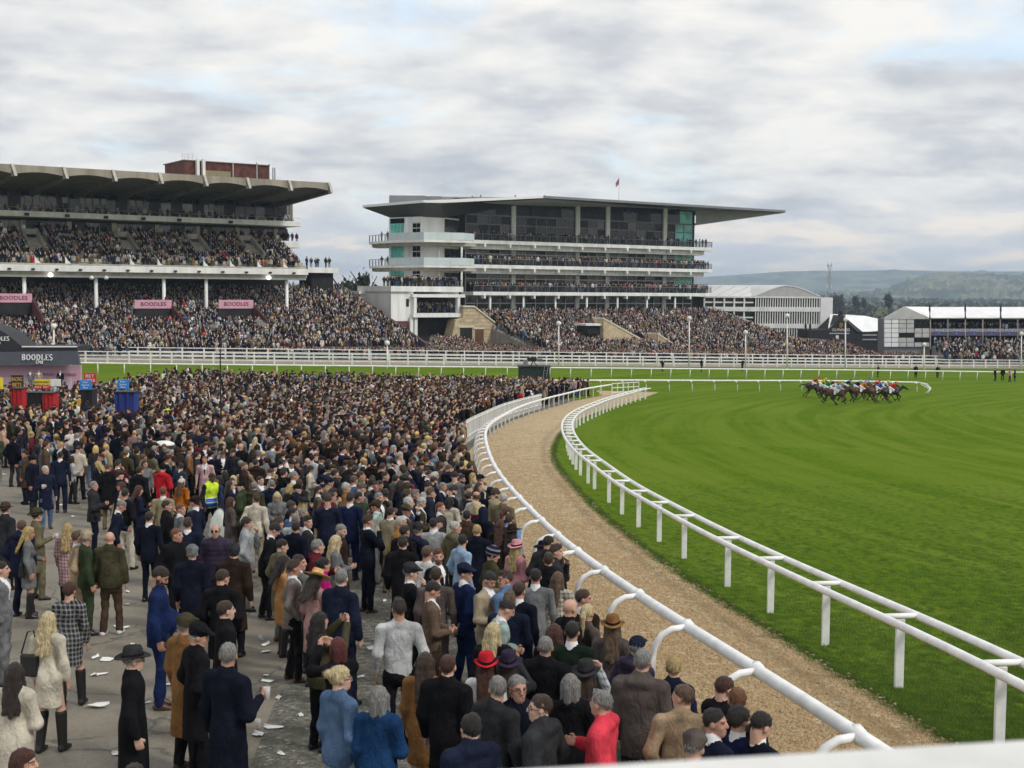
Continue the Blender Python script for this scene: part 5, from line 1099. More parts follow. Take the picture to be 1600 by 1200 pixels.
# ================================================================== figures: smooth distance-field bodies, meshed once and shared
class Field:
    """groups of rounded shapes; each group blends within itself, groups meet in a crisp seam"""
    def __init__(f): f.g = {}; f.order = []
    def grp(f, name, k=0.03, disp=None, cut=None):
        if name not in f.g: f.g[name] = [k, [], disp, cut]; f.order.append(name)
        return f.g[name][1]
    def cone(f, g, a, b, r1, r2, flat=1.0, fx=None):
        a, b = np.array(a, float), np.array(b, float)
        fy = np.array([fx or 1.0, flat, 1.0])
        def fn(p):
            q = p/fy; A, B = a/fy, b/fy; ab = B-A; t = np.clip(((q-A)@ab)/(ab@ab+1e-9), 0, 1)
            return (np.linalg.norm(q-A-t[..., None]*ab, axis=-1)-(r1+(r2-r1)*t))*min(1.0, flat, fx or 1.0)
        R_ = max(r1, r2)*max(1, flat, fx or 1); f.g[g][1].append((fn, np.minimum(a, b)-R_, np.maximum(a, b)+R_))
    def ell(f, g, c, r, rot=None):
        c, r = np.array(c, float), np.array(r, float); M_ = None if rot is None else np.array(rot)
        def fn(p):
            q = p-c
            if M_ is not None: q = q@M_
            k0 = np.linalg.norm(q/r, axis=-1); k1 = np.linalg.norm(q/(r*r), axis=-1)+1e-9; return k0*(k0-1)/k1
        R_ = r.max() if M_ is not None else r; f.g[g][1].append((fn, c-R_, c+R_))
    def fun(f, g, fn, lo, hi): f.g[g][1].append((fn, np.array(lo, float), np.array(hi, float)))
    def mesh(f, h, over=None):
        lo = np.min([p[1] for g in f.g.values() for p in g[1]], 0)-3*h; hi = np.max([p[2] for g in f.g.values() for p in g[1]], 0)+3*h
        n = np.ceil((hi-lo)/h).astype(int)+1; ax = [lo[k]+h*np.arange(n[k]) for k in range(3)]
        tot = np.full(n, 1.0, np.float32)
        for name in f.order:
            k, prims, disp, cut = f.g[name]; F_ = np.full(n, 1.0, np.float32)
            for fn, a, b in prims:
                m = 0.05+k; i0 = np.maximum(0, np.floor((a-m-lo)/h).astype(int)); i1 = np.minimum(n, np.ceil((b+m-lo)/h).astype(int)+1)
                sl = tuple(slice(i0[q], i1[q]) for q in range(3))
                p = np.stack(np.meshgrid(*[ax[q][sl[q]] for q in range(3)], indexing='ij'), -1)
                d = fn(p); c = F_[sl]; t = np.clip(0.5+0.5*(c-d)/k, 0, 1); F_[sl] = c*(1-t)+d*t-k*t*(1-t)
            if disp is not None:
                near = np.abs(F_) < 0.05; idx = np.argwhere(near); F_[near] += disp(lo+idx*h).astype(np.float32)
            if cut is not None: F_ = np.maximum(F_, (cut-ax[2])[None, None, :]).astype(np.float32)
            tot = np.minimum(tot, F_)
        return nets(tot, lo, h)
    def label(f, pts):
        D = []
        for name in f.order:
            k, prims, disp, cut = f.g[name]; F_ = np.full(len(pts), 1.0)
            for fn, a, b in prims: d = fn(pts); t = np.clip(0.5+0.5*(F_-d)/k, 0, 1); F_ = F_*(1-t)+d*t-k*t*(1-t)
            if disp is not None: F_ = F_+disp(pts)
            if cut is not None: F_ = np.maximum(F_, cut-pts[:, 2])
            D.append(F_)
        return np.argmin(np.array(D), 0)
def nets(F_, lo, h):
    ins = F_ < 0; n = F_.shape; cn = tuple(k-1 for k in n)
    cs = sum(ins[a:n[0]-1+a, b:n[1]-1+b, c:n[2]-1+c].astype(np.int8) for a in (0, 1) for b in (0, 1) for c in (0, 1))
    act = np.argwhere((cs > 0) & (cs < 8)); idm = np.full(cn, -1, np.int32); idm[tuple(act.T)] = np.arange(len(act))
    V = np.zeros((len(act), 3)); C = np.zeros(len(act)); cor = [(a, b, c) for a in (0, 1) for b in (0, 1) for c in (0, 1)]
    val = {k: F_[act[:, 0]+k[0], act[:, 1]+k[1], act[:, 2]+k[2]] for k in cor}
    for k in cor:
        for ax in range(3):
            if k[ax] == 0:
                k2 = list(k); k2[ax] = 1; k2 = tuple(k2); a, b = val[k], val[k2]; m = (a < 0) != (b < 0)
                t = np.where(m, a/np.where(m, a-b, 1), 0); p = np.array(k, float)+t[:, None]*np.eye(3)[ax]; V[m] += p[m]; C[m] += 1
    V = lo+(act+V/C[:, None])*h; Q = []
    for ax in range(3):
        u, v = (ax+1) % 3, (ax+2) % 3; s0 = [slice(None)]*3; s1 = [slice(None)]*3; s0[ax] = slice(0, n[ax]-1); s1[ax] = slice(1, n[ax]); a, b = ins[tuple(s0)], ins[tuple(s1)]
        e = np.argwhere(a != b); e = e[(e[:, u] > 0) & (e[:, v] > 0) & (e[:, u] < n[u]-1) & (e[:, v] < n[v]-1)]
        fl = a[tuple(e.T)]; q = []
        for du, dv in ((1, 1), (0, 1), (0, 0), (1, 0)):
            c = e.copy(); c[:, u] -= du; c[:, v] -= dv; q.append(idm[tuple(c.T)])
        q = np.stack(q, 1); q[~fl] = q[~fl][:, ::-1]; Q.append(q)
    return V, np.concatenate(Q)
def raw_mesh(name, V, Q, mi=None):
    me = bpy.data.meshes.new(name); me.from_pydata(V.tolist(), [], Q.tolist())
    for m in (PLACE if mi is not None else PLACE[:1]): me.materials.append(m)
    if mi is not None: me.polygons.foreach_set('material_index', mi.astype(int).tolist())
    me.polygons.foreach_set('use_smooth', [True]*len(Q)); me.update(); return me
def reduce_all(jobs):
    """jobs: (mesh, [ratios]) -> decimated copies of each, in one evaluation"""
    tmp = []; 
    for me, ratios in jobs:
        for r_ in ratios:
            o = bpy.data.objects.new('tmp', me); COL.objects.link(o); d = o.modifiers.new('d', 'DECIMATE'); d.ratio = r_; tmp.append(o)
    dg = bpy.context.evaluated_depsgraph_get(); out = []
    for o in tmp: out.append(bpy.data.meshes.new_from_object(o.evaluated_get(dg)))
    for o in tmp: bpy.data.objects.remove(o)
    for m in out:
        m.polygons.foreach_set('use_smooth', [True]*len(m.polygons))
    return out
PLACE = [mat('figure_slot_%s' % n, (0.2, 0.2, 0.2)) for n in ('skin', 'top', 'bottom', 'shoe', 'shirt', 'beard', 'feature', 'tie', 'scalp')]
SLOTS = ['skin', 'top', 'bottom', 'shoe', 'shirt', 'beard', 'feature', 'tie']
def folds(seed, amp, zs=9.0, xs=14.0):
    rg = np.random.default_rng(seed); K = rg.normal(0, 1, (5, 3))*np.array([xs, xs, zs]); ph = rg.uniform(0, 6, 5)
    return lambda p: amp*sum(np.sin(p@K[i]+ph[i]) for i in range(5))/2.2
def head_parts(f, M_, neck_base):
    """M_ takes head coordinates to body coordinates"""
    Rm = np.array(M_)[:3, :3]; T = np.array(M_)[:3, 3]; w = lambda p: Rm@np.array(p, float)+T
    f.grp('head', 0.022); e = lambda c, r: f.ell('head', w(c), r, Rm)
    e((0, -.012, .025), (.074, .096, .086)); e((0, .030, -.035), (.060, .062, .082)); e((0, .046, -.088), (.042, .042, .034))
    f.grp('face', 0.010); f.ell('face', w((0, .094, -.012)), (.013, .020, .028), Rm); f.ell('face', w((0, .102, -.026)), (.017, .016, .012), Rm)
    for s in (-1, 1): f.ell('face', w((s*.076, -.006, -.012)), (.010, .024, .034), Rm); f.ell('face', w((s*.03, .078, .022)), (.026, .014, .009), Rm); f.ell('face', w((s*.036, .066, -.03)), (.022, .02, .018), Rm)
    f.ell('face', w((0, .083, -.064)), (.024, .014, .012), Rm)
    f.cone('head', w((0, -.022, -.06)), neck_base, .056, .062)
    return w
def hand(f, wrist, d, side, palm_n, curl=0.6):
    """palm, four fingers and a thumb; d points from the forearm, palm_n out of the palm"""
    f.grp('hand', 0.010); wrist, d, pn = (np.array(q, float) for q in (wrist, d, palm_n)); d /= np.linalg.norm(d); pn = pn-d*(pn@d); pn /= np.linalg.norm(pn)+1e-9; sd = np.cross(d, pn)*side
    f.cone('hand', wrist-d*0.02, wrist+d*0.03, .028, .027); c = wrist+d*0.06
    for k in range(4): f.cone('hand', wrist+d*0.035+sd*(0.024-0.016*k), c+d*0.028+sd*(0.032-0.021*k), .015, .013)
    ln = (0.062, 0.072, 0.067, 0.052)
    for k in range(4):
        b0 = c+d*0.03+sd*(0.033-0.022*k); c1, c2 = math.cos(curl*0.7), math.sin(curl*0.7); m = b0+(d*c1+pn*c2)*ln[k]*0.55; c1, c2 = math.cos(curl*1.9), math.sin(curl*1.9); t = m+(d*c1+pn*c2)*ln[k]*0.5
        f.cone('hand', b0, m, .0105, .0098); f.cone('hand', m, t, .0098, .0085)
    tb = wrist+d*0.03+sd*0.03; tm = tb+(d*0.6+sd*0.65+pn*0.3)*0.045; f.cone('hand', tb, tm, .014, .0125); f.cone('hand', tm, tm+(d*0.9+pn*0.4)*0.035, .012, .0095)
ARMS = {'down': ((.245, -.03, 1.16), (.255, .04, .92)), 'pocket': ((.285, -.08, 1.17), (.205, .07, .96)), 'front': ((.255, .02, 1.15), (.085, .235, 1.12)), 'cup': ((.250, .00, 1.15), (.16, .25, 1.22)),
        'mouth': ((.225, .18, 1.20), (.07, .19, 1.46)), 'photo': ((.25, .21, 1.36), (.085, .36, 1.58)), 'fold': ((.25, .04, 1.17), (-.03, .215, 1.20)), 'behind': ((.27, -.12, 1.17), (.10, -.19, .98)), 'swing': ((.25, .10, 1.18), (.26, .28, 1.0)), 'swingb': ((.25, -.14, 1.18), (.27, -.20, .94))}
def person_field(sex, garment, armL, armR, legs='stand', yaw=0.0, pit=0.0, lean=0.0, fat=0.0, seed=0):
    f = Field(); fem = sex == 'w'; sw = .165 if fem else .188; hipw = .085; T = {'suit': .008, 'coat': .022, 'puff': .036, 'jump': .010, 'dress': .010, 'jack': .018, 'vest': .02}[garment]
    hem = {'suit': .80, 'coat': .44 if seed % 2 else .56, 'puff': .80, 'jump': .90, 'dress': .60, 'jack': .84, 'vest': .86}[garment]
    f.grp('top', 0.035, folds(seed, 0.0085), hem); f.grp('bottom', 0.03, folds(seed+50, 0.0095, 14, 15)); f.grp('shoe', 0.015)
    # legs
    bare = garment == 'dress'
    st = {'stand': ((-.10, 0.0), (.10, .03)), 'contra': ((-.11, -.03), (.13, .09)), 'stride': ((-.08, .26), (.08, -.24))}[legs]
    for s, (fx, fy) in zip((-1, 1), st):
        hip = np.array((s*hipw, 0, .93)); ank = np.array((fx, fy-.03, .085)); kn = (hip+ank)/2+np.array((0.004*s, .035 if fy >= 0 else .05, .03))
        if legs == 'stride' and fy < 0: ank[2] = .13
        if bare:
            f.grp('leg', 0.02); f.cone('leg', hip, kn, .080, .052); f.cone('leg', kn, ank, .052, .036); f.cone('leg', kn+(ank-kn)*0.05-(0, .012, 0), kn+(ank-kn)*0.45-(0, .016, 0), .044, .046)
            f.cone('shoe', kn+(ank-kn)*0.12, ank, .072, .056)
        else:
            f.cone('bottom', hip, kn, .094+fat*.1, .068); f.cone('bottom', kn, ank+(0, .0, .01), .068, .058)
        an = math.atan2(fx, 1)*0.6; dx, dy = math.sin(an), math.cos(an)
        f.cone('shoe', ank+(0, -.035, -.035), ank+(dx*.05, dy*.06, -.035), .045, .046); f.cone('shoe', ank+(dx*.05, dy*.06, -.043), ank+(dx*.135, dy*.135, -.052), .043, .032, 1.0)
    if bare: f.cone('bottom', (0, 0, .98), (0, 0, .82), .12, .14, .8)
    else: f.cone('bottom', (0, -.01, 1.0), (0, -.015, .90), .135+fat*.4, .15+fat*.3, .78)
    # torso, leaning about the hips
    def L_(p): 
        x, y, z = p; dz = z-0.95; return np.array((x, y+dz*math.sin(lean), 0.95+dz*math.cos(lean)))
    cw = (.150 if fem else .172)+T; ch = .72
    f.cone('top', L_((-.05, -.005, 1.36)), L_((.05, -.005, 1.36)), cw*.72, cw*.72, .80); f.cone('top', L_((0, 0, 1.33)), L_((0, 0, 1.12)), cw*.93, (.128 if fem else .148)+T+fat*.5, .70)
    f.cone('top', L_((0, 0, 1.12)), L_((0, -.005, .97)), (.128 if fem else .148)+T+fat*.5, (.158 if fem else .156)+T+fat*.35, .74)
    if fat: f.ell('top', L_((0, .07+fat*.4, 1.09)), (.16+fat*.4, .11+fat*.5, .16))
    if fem: 
        for s in (-1, 1): f.ell('top', L_((s*.065, .085, 1.27)), (.062, .055, .060))
    for s in (-1, 1): f.cone('top', L_((s*.03, -.02, 1.475)), L_((s*sw, -.012, 1.425)), .058+T*.5, .062+T*.5)
    if garment in ('coat', 'dress'): f.cone('top', (0, -.005, .99), (0, -.01, hem-.06), .158+T*.9+fat*.3, (.185 if garment == 'coat' else .165)+T, .80)
    elif garment != 'jump': f.cone('top', L_((0, -.005, .98)), (0, -.008, hem-.05), .160+T+fat*.35, .160+T*1.1+fat*.3, .80)
    # arms and hands
    for s, nm in ((-1, armL), (1, armR)):
        el, wr = (np.array(q)*(s, 1, 1) for q in ARMS[nm]); k = 0.90 if fem else 1.0
        el, wr = np.array((el[0]*k, el[1], el[2])), np.array((wr[0]*k, wr[1], wr[2])); sh = L_((s*sw, -.012, 1.42)); off = L_((0, 0, 1.2))-np.array((0, 0, 1.2)); el, wr = el+off, wr+off
        f.cone('top', sh, el, .064+T*.7, .050+T*.7); f.cone('top', el, wr+(el-wr)*0.06, .050+T*.7, .038+T*.6)
        d = wr-el; pn = np.array((-s, .0, .0)) if nm in ('down', 'swing', 'swingb', 'behind') else np.array((-s*.6, -.5, .3)); 
        if nm != 'pocket': hand(f, wr, d, s if nm in ('down', 'swing', 'swingb') else s, pn, 0.75 if nm in ('front', 'cup', 'photo', 'mouth') else 0.45)
    nb = L_((0, -.018, 1.475)); hc = L_((0, .012, 1.655)); pt = pit-lean*0.6
    Mh = Matrix.Translation(Vector(hc)) @ Matrix.Rotation(yaw, 4, 'Z') @ Matrix.Rotation(-pt, 4, 'X'); Mh = Mh @ Matrix.Translation((0, 0.02*math.sin(pt), 0))
    w = head_parts(f, Mh, nb)
    # collar / hood / scarf roll
    if garment in ('suit',): f.grp('shirt', 0.01); f.cone('shirt', nb+(0, .004, .012), nb+(0, .008, .055), .070, .066)
    if garment in ('coat', 'jack', 'vest'): f.cone('top', nb+(0, -.006, .0), nb+(0, .002, .045), .086, .078)
    if garment == 'puff': f.cone('top', nb+(-.07, -.075, .01), nb+(.07, -.075, .01), .05, .05); f.cone('top', nb+(0, -.012, 0), nb+(0, 0, .05), .090, .084)
    if garment == 'jump': f.cone('top', nb+(0, .0, .0), nb+(0, .006, .03), .078, .072)
    return f, Mh, hem
GRID = 0.0125
def person_mesh(name, *a, **k):
    f, Mh, hem = person_field(*a, **k); V, Q = f.mesh(GRID); cen = V[Q].mean(1); g = f.label(cen); garment = a[1]
    mp = {'top': 1, 'bottom': 2, 'shoe': 3, 'shirt': 4, 'head': 0, 'face': 0, 'hand': 0, 'leg': 0}; mi = np.array([mp[n] for n in f.order])[g]
    Mi = np.array(Mh.inverted()); hl = cen@Mi[:3, :3].T+Mi[:3, 3]
    isH = np.isin(g, [f.order.index(n) for n in ('head', 'face')])
    ey = isH & (hl[:, 1] > .066) & (np.abs(np.abs(hl[:, 0])-.031) < .011) & (np.abs(hl[:, 2]-.003) < .0055); br = isH & (hl[:, 1] > .06) & (np.abs(np.abs(hl[:, 0])-.032) < .021) & (np.abs(hl[:, 2]-.027) < .006)
    mo = isH & (hl[:, 1] > .07) & (np.abs(hl[:, 0]) < .023) & (np.abs(hl[:, 2]+.066) < .005); mi[ey | br | mo] = 6
    bd = isH & (hl[:, 2] < -.035) & (hl[:, 1] > -.01) & (hl[:, 2] > -.135) & ~mo & ((np.abs(hl[:, 0]) > .035) | (hl[:, 2] < -.072) | ((hl[:, 2] < -.045) & (hl[:, 2] > -.06))) & (hl[:, 1] > .0); mi[bd] = 5
    if garment in ('suit', 'coat', 'jack'):
        fr = (g == f.order.index('top')) & (cen[:, 1] > 0.03) & (cen[:, 2] > 1.20) & (np.abs(cen[:, 0]) < (cen[:, 2]-1.20)*.24) & (cen[:, 2] < 1.56); mi[fr] = 4
        mi[fr & (np.abs(cen[:, 0]) < .022)] = 7
    if garment == 'vest': mi[(g == f.order.index('top')) & (np.abs(cen[:, 0]) > .205)] = 7
    sc_ = isH & ((-.62*(hl[:, 1]-.075)+.80*(hl[:, 2]-.062)) > 0) & (hl[:, 2] > -.085) & ~((np.abs(hl[:, 0]) > .070) & (hl[:, 1] > -.035) & (hl[:, 2] < .025)); mi[sc_] = 8
    me = raw_mesh(name, V, Q, mi); return me, Mh
# ---- hair and hats in head coordinates
def hair_mesh(kind, seed=0):
    f = Field(); nz = folds(seed, 0.0050, 40, 120); f.grp('h', 0.02, folds(seed, 0.009, 45, 45) if kind == 'curly' else nz)
    def cap(g=.010, p0=(.085, .055), p1=(-.105, -.085)):
        c, r = np.array((0, -.015, .029)), np.array((.0755+g*.45, .0975+g*.6, .086+g*1.05)); n = np.array((0, -(p0[1]-p1[1]), (p0[0]-p1[0]))); n = n/np.linalg.norm(n); q0 = np.array((0, p0[0], p0[1]))
        def fn(p):
            q = p-c; k0 = np.linalg.norm(q/r, axis=-1); k1 = np.linalg.norm(q/(r*r), axis=-1)+1e-9; return np.maximum(k0*(k0-1)/k1, -((p-q0)@n))
        f.fun('h', fn, c-r-.01, c+r+.01); return fn
    if kind == 'short': cap(.007, (.084, .060), (-.105, -.062))
    elif kind == 'quiff': cap(.004, (.085, .060), (-.105, -.035)); f.ell('h', (0, .046, .092), (.046, .040, .030)); f.ell('h', (0, -.01, .104), (.050, .070, .020))
    elif kind == 'curly': cap(.016)
    elif kind == 'crop': cap(.005, (.080, .062), (-.105, -.030))
    elif kind == 'fringe':
        fn0 = cap(.010); pr = f.g['h'][1].pop(); f.fun('h', lambda p: np.maximum(np.maximum(fn0(p), p[..., 2]-.055), p[..., 1]-.035), pr[1], pr[2])
    elif kind in ('long', 'bob', 'pony', 'bun'):
        cap(.014, (.088, .062), (-.12, -.11))
        if kind in ('bob', 'long'):
            for s in (-1, 1): f.cone('h', (s*.074, -.012, .03), (s*.080, -.012, -.13), .030, .026)
            f.cone('h', (-.03, -.07, 0), (-.035, -.08, -.13), .055, .045); f.cone('h', (.03, -.07, 0), (.035, -.08, -.13), .055, .045)
        if kind == 'long':
            for s in (-1, 0, 1): f.cone('h', (s*.05, -.092, -.10), (s*.062, -.160, -.40+.03*abs(s)), .050, .030, .8)
            for s in (-1, 1): f.cone('h', (s*.085, -.02, -.10), (s*.10, -.03, -.30), .028, .018)
        if kind == 'pony': f.cone('h', (0, -.115, .03), (0, -.15, -.02), .030, .034); f.cone('h', (0, -.15, -.02), (0, -.145, -.27), .034, .014)
        if kind == 'bun': f.ell('h', (0, -.125, .055), (.045, .042, .042))
    V, Q = f.mesh(.0095); return raw_mesh('hair', V, Q)
def hat_mesh(kind):
    f = Field(); mb = None
    if kind == 'flatcap':
        f.grp('h', 0.02); rt = np.array(Matrix.Rotation(R(12), 3, 'X')); f.ell('h', (0, .0, .082), (.098, .128, .046), rt.T); f.ell('h', (0, .112, .052), (.072, .056, .016)); f.cone('h', (0, -.02, .05), (0, -.018, .07), .088, .09, 1.15)
    elif kind == 'beanie':
        f.grp('h', 0.02, lambda p: .0025*np.sin(np.arctan2(p[..., 0], p[..., 1])*40)); f.ell('h', (0, -.015, .060), (.090, .110, .085)); f.cone('h', (0, -.015, .022), (0, -.015, .05), .089, .093, 1.2)
    elif kind == 'bobble':
        f.grp('h', 0.015); f.ell('h', (0, -.015, .060), (.092, .112, .09)); f.cone('h', (0, -.015, .022), (0, -.015, .05), .091, .096, 1.2); f.ell('h', (0, -.02, .175), (.045, .045, .042))
    elif kind == 'cap':
        f.grp('h', 0.015); f.ell('h', (0, -.012, .05), (.085, .105, .078)); f.ell('h', (0, .125, .042), (.062, .068, .012))
    elif kind == 'hood':
        f.grp('h', 0.03); f.ell('h', (0, -.03, .03), (.105, .115, .115)); f.cone('h', (0, -.06, -.06), (0, -.07, -.15), .095, .10)
    elif kind in ('fedora', 'wide', 'trilby'):
        br = {'fedora': .165, 'wide': .205, 'trilby': .142}[kind]; mb = MB()
        prof = [(.10, .050), (br*.8, .046), (br, .056), (br+.002, .061), (br*.82, .055), (.101, .062), (.095, .075), (.090, .125), (.078, .158), (.045, .164), (.012, .150)]
        mb.lathe(prof, (0, -.012, -.005), 24, 0.92, 1.13)
        mb2 = MB(); mb2.lathe([(.1025, .062), (.1035, .066), (.1015, .088), (.0975, .089)], (0, -.012, -.005), 24, 0.92, 1.13); o_ = len(mb.v); mb.v += mb2.v; mb.f += [tuple(i+o_ for i in q) for q in mb2.f]; mb.m = [0]*(len(mb.f)-len(mb2.f))+[1]*len(mb2.f)
        # pinch the crown and dip the brim in front and behind
        mb.v = [(x*(1-.22*max(0, min(1, (z-.10)/.06))*max(0, y/.1)), y, z+(-.020*abs(y)/br if math.hypot(x, y) > .11 else 0)+(.016*abs(x)/br if math.hypot(x, y) > .11 else 0)) for x, y, z in mb.v]
        me = mb.mesh('hat', smooth_=True); me.materials.append(PLACE[0]); me.materials.append(PLACE[1]); me.polygons.foreach_set('material_index', mb.m); return me
    V, Q = f.mesh(.0095); return raw_mesh('hat', V, Q)
ARCH = {
 'm_suit_down': dict(a=('m', 'suit', 'down', 'down'), seed=1), 'm_suit_front': dict(a=('m', 'suit', 'front', 'front', 'contra'), pit=.55, seed=2), 'm_suit_mouth': dict(a=('m', 'suit', 'fold', 'mouth'), pit=.12, seed=3),
 'm_suit_pocket': dict(a=('m', 'suit', 'pocket', 'pocket', 'contra'), yaw=.25, seed=4), 'm_suit_turn': dict(a=('m', 'suit', 'down', 'pocket', 'contra'), yaw=-.9, seed=5), 'm_suit_lean': dict(a=('m', 'suit', 'front', 'down', 'contra'), pit=.75, lean=.22, seed=6),
 'm_coat_down': dict(a=('m', 'coat', 'down', 'down'), yaw=.2, seed=7), 'm_coat_pocket': dict(a=('m', 'coat', 'pocket', 'pocket'), pit=.25, yaw=-.3, seed=8), 'm_coat_cup': dict(a=('m', 'coat', 'down', 'cup', 'contra'), yaw=.5, seed=10),
 'm_puff_down': dict(a=('m', 'puff', 'down', 'down', 'contra'), seed=11), 'm_puff_cup': dict(a=('m', 'puff', 'pocket', 'cup'), yaw=-.4, seed=12), 'm_puff_pocket': dict(a=('m', 'puff', 'pocket', 'pocket', 'contra'), yaw=.6, seed=13), 'm_puff_photo': dict(a=('m', 'puff', 'photo', 'photo'), pit=-.08, seed=14), 'm_puff_front': dict(a=('m', 'puff', 'front', 'front'), pit=.4, yaw=.2, seed=15),
 'm_jump_down': dict(a=('m', 'jump', 'down', 'pocket', 'contra'), yaw=.3, seed=16), 'm_jack_turn': dict(a=('m', 'jack', 'pocket', 'down'), yaw=.95, seed=17), 'm_big_front': dict(a=('m', 'suit', 'front', 'down'), pit=.6, fat=.065, seed=18), 'm_big_down': dict(a=('m', 'jack', 'down', 'down', 'contra'), yaw=.3, fat=.10, seed=19), 'm_vest': dict(a=('m', 'vest', 'down', 'down', 'stride'), pit=.45, lean=.12, seed=20), 'm_jack_mouth': dict(a=('m', 'jack', 'mouth', 'pocket'), seed=21, yaw=-.2),
 'w_dress_down': dict(a=('w', 'dress', 'down', 'down', 'contra'), seed=22), 'w_dress_front': dict(a=('w', 'dress', 'front', 'down'), seed=23, pit=.2), 'w_coat_down': dict(a=('w', 'coat', 'down', 'front'), seed=24, yaw=.3), 'w_coat_front': dict(a=('w', 'coat', 'front', 'front'), pit=.5, seed=26), 'w_jack_down': dict(a=('w', 'jack', 'down', 'pocket'), yaw=-.4, seed=27), 'w_jack_photo': dict(a=('w', 'jack', 'photo', 'photo'), pit=-.05, seed=28), 'w_jack_cup': dict(a=('w', 'jack', 'fold', 'cup', 'contra'), yaw=.5, seed=29)}
_raw = {}; HEADM = {}
for nm, d_ in ARCH.items():
    kw = {k: v for k, v in d_.items() if k != 'a'}; me, Mh = person_mesh('person_body', *d_['a'], **kw); _raw[nm] = me; HEADM[nm] = Mh
HAIRS = ['short', 'quiff', 'curly', 'crop', 'fringe', 'bob', 'long', 'pony', 'bun']; HATS = ['flatcap', 'beanie', 'bobble', 'cap', 'hood', 'fedora', 'wide', 'trilby']
_hr = {k: hair_mesh(k, i) for i, k in enumerate(HAIRS)}; _ht = {k: hat_mesh(k) for k in HATS}
LOWN = ['m_suit_down', 'm_suit_front', 'm_suit_mouth', 'm_suit_turn', 'm_coat_down', 'm_coat_cup', 'm_puff_down', 'm_puff_cup', 'm_puff_pocket', 'm_jack_turn', 'm_big_down', 'm_jump_down', 'w_coat_down', 'w_jack_cup', 'w_dress_front', 'w_jack_down']
jobs = [(m, [0.22]) for m in _raw.values()]+[(_raw[k], [0.035]) for k in LOWN]+[(m, [0.3, 0.08]) for m in _hr.values()]+[(m, [0.3, 0.1]) for k, m in _ht.items() if k not in ('fedora', 'wide', 'trilby')]
res = reduce_all(jobs); it = iter(res)
BODY = {k: next(it) for k in _raw}; LOW = {k: next(it) for k in LOWN}; HAIR = {}; HAIRL = {}
for k in _hr: HAIR[k] = next(it); HAIRL[k] = next(it)
def add_strands(me, kind, seed, n=260):
    """fine tapering locks lying along the hair so that its outline is not a clean edge"""
    rg = np.random.default_rng(seed); m = bmesh.new(); m.from_mesh(me); m.faces.ensure_lookup_table(); fs = list(m.faces); ar = np.array([f.calc_area() for f in fs]); pick = rg.choice(len(fs), n, p=ar/ar.sum()); new = []
    for i in pick:
        c = np.array(fs[i].calc_center_median()); nn = np.array(fs[i].normal); d = np.array((0, -.35, -1.0)) if kind in ('long', 'bob', 'pony') else np.array((0, -.8, .15)) if kind == 'bun' else np.array((c[0]*4, .35, .55)) if kind == 'quiff' and c[2] > .07 else np.array((c[0]*3, -.45, -.8))
        d = d+rg.normal(0, .9 if kind == 'curly' else .28, 3); t = d-nn*(d@nn)*.85; t = t/(np.linalg.norm(t)+1e-6); s_ = np.cross(t, nn); l = rg.uniform(.018, .042)*(1.5 if kind in ('long',) else 1.0); w = rg.uniform(.0025, .005); new.append((c-s_*w-nn*.001, c+s_*w-nn*.001, c+t*l+nn*rg.uniform(.002, .008)))
    for tri in new:
        f = m.faces.new([m.verts.new(tuple(p)) for p in tri]); f.smooth = False
    m.to_mesh(me); m.free()
for i, k in enumerate(HAIR): add_strands(HAIR[k], k, i, 420 if k in ('long', 'bob') else 260)
HAT = {}; HATL = {}
for k in _ht:
    if k in ('fedora', 'wide', 'trilby'): HAT[k] = HATL[k] = _ht[k]
    else: HAT[k] = next(it); HATL[k] = next(it)
# ================================================================== people
C_ = {'black': (.010, .010, .012), 'navy': (.012, .016, .036), 'midnight': (.008, .010, .020), 'charcoal': (.030, .031, .034), 'grey': (.16, .165, .17), 'lightgrey': (.36, .38, .39), 'silver': (.45, .46, .46), 'brown': (.065, .042, .028), 'darkbrown': (.030, .019, .014), 'tweed': (.105, .088, .058), 'olive': (.052, .048, .026), 'khaki': (.145, .125, .075), 'camel': (.22, .110, .040), 'tan': (.33, .24, .15), 'beige': (.36, .30, .21), 'cream': (.58, .53, .43), 'white': (.70, .70, .68), 'blue': (.012, .018, .062), 'royal': (.011, .022, .078), 'cobalt': (.012, .045, .125), 'straw': (.62, .38, .16), 'denim': (.09, .15, .26), 'paleblue': (.30, .42, .58), 'pink': (.62, .28, .31), 'dustypink': (.42, .25, .23), 'rose': (.50, .32, .32), 'red': (.50, .018, .03), 'coral': (.62, .05, .075), 'maroon': (.09, .012, .02), 'magenta': (.45, .01, .16), 'purple': (.034, .024, .048), 'teal': (.30, .38, .36), 'green': (.035, .05, .025), 'darkgreen': (.012, .022, .014), 'orange': (.42, .13, .015), 'hivis': (.62, .85, .05), 'sleeve': (.02, .022, .03), 'taupe': (.10, .082, .075), 'mustard': (.45, .27, .06)}
H_C = {'black': (.017, .013, .011), 'dark': (.030, .019, .013), 'brown': (.055, .030, .017), 'light': (.13, .08, .045), 'blond': (.50, .36, .15), 'paleblond': (.66, .54, .30), 'ginger': (.19, .072, .026), 'auburn': (.075, .024, .013), 'redhair': (.12, .020, .016), 'grey': (.26, .25, .235), 'white': (.55, .54, .50)}
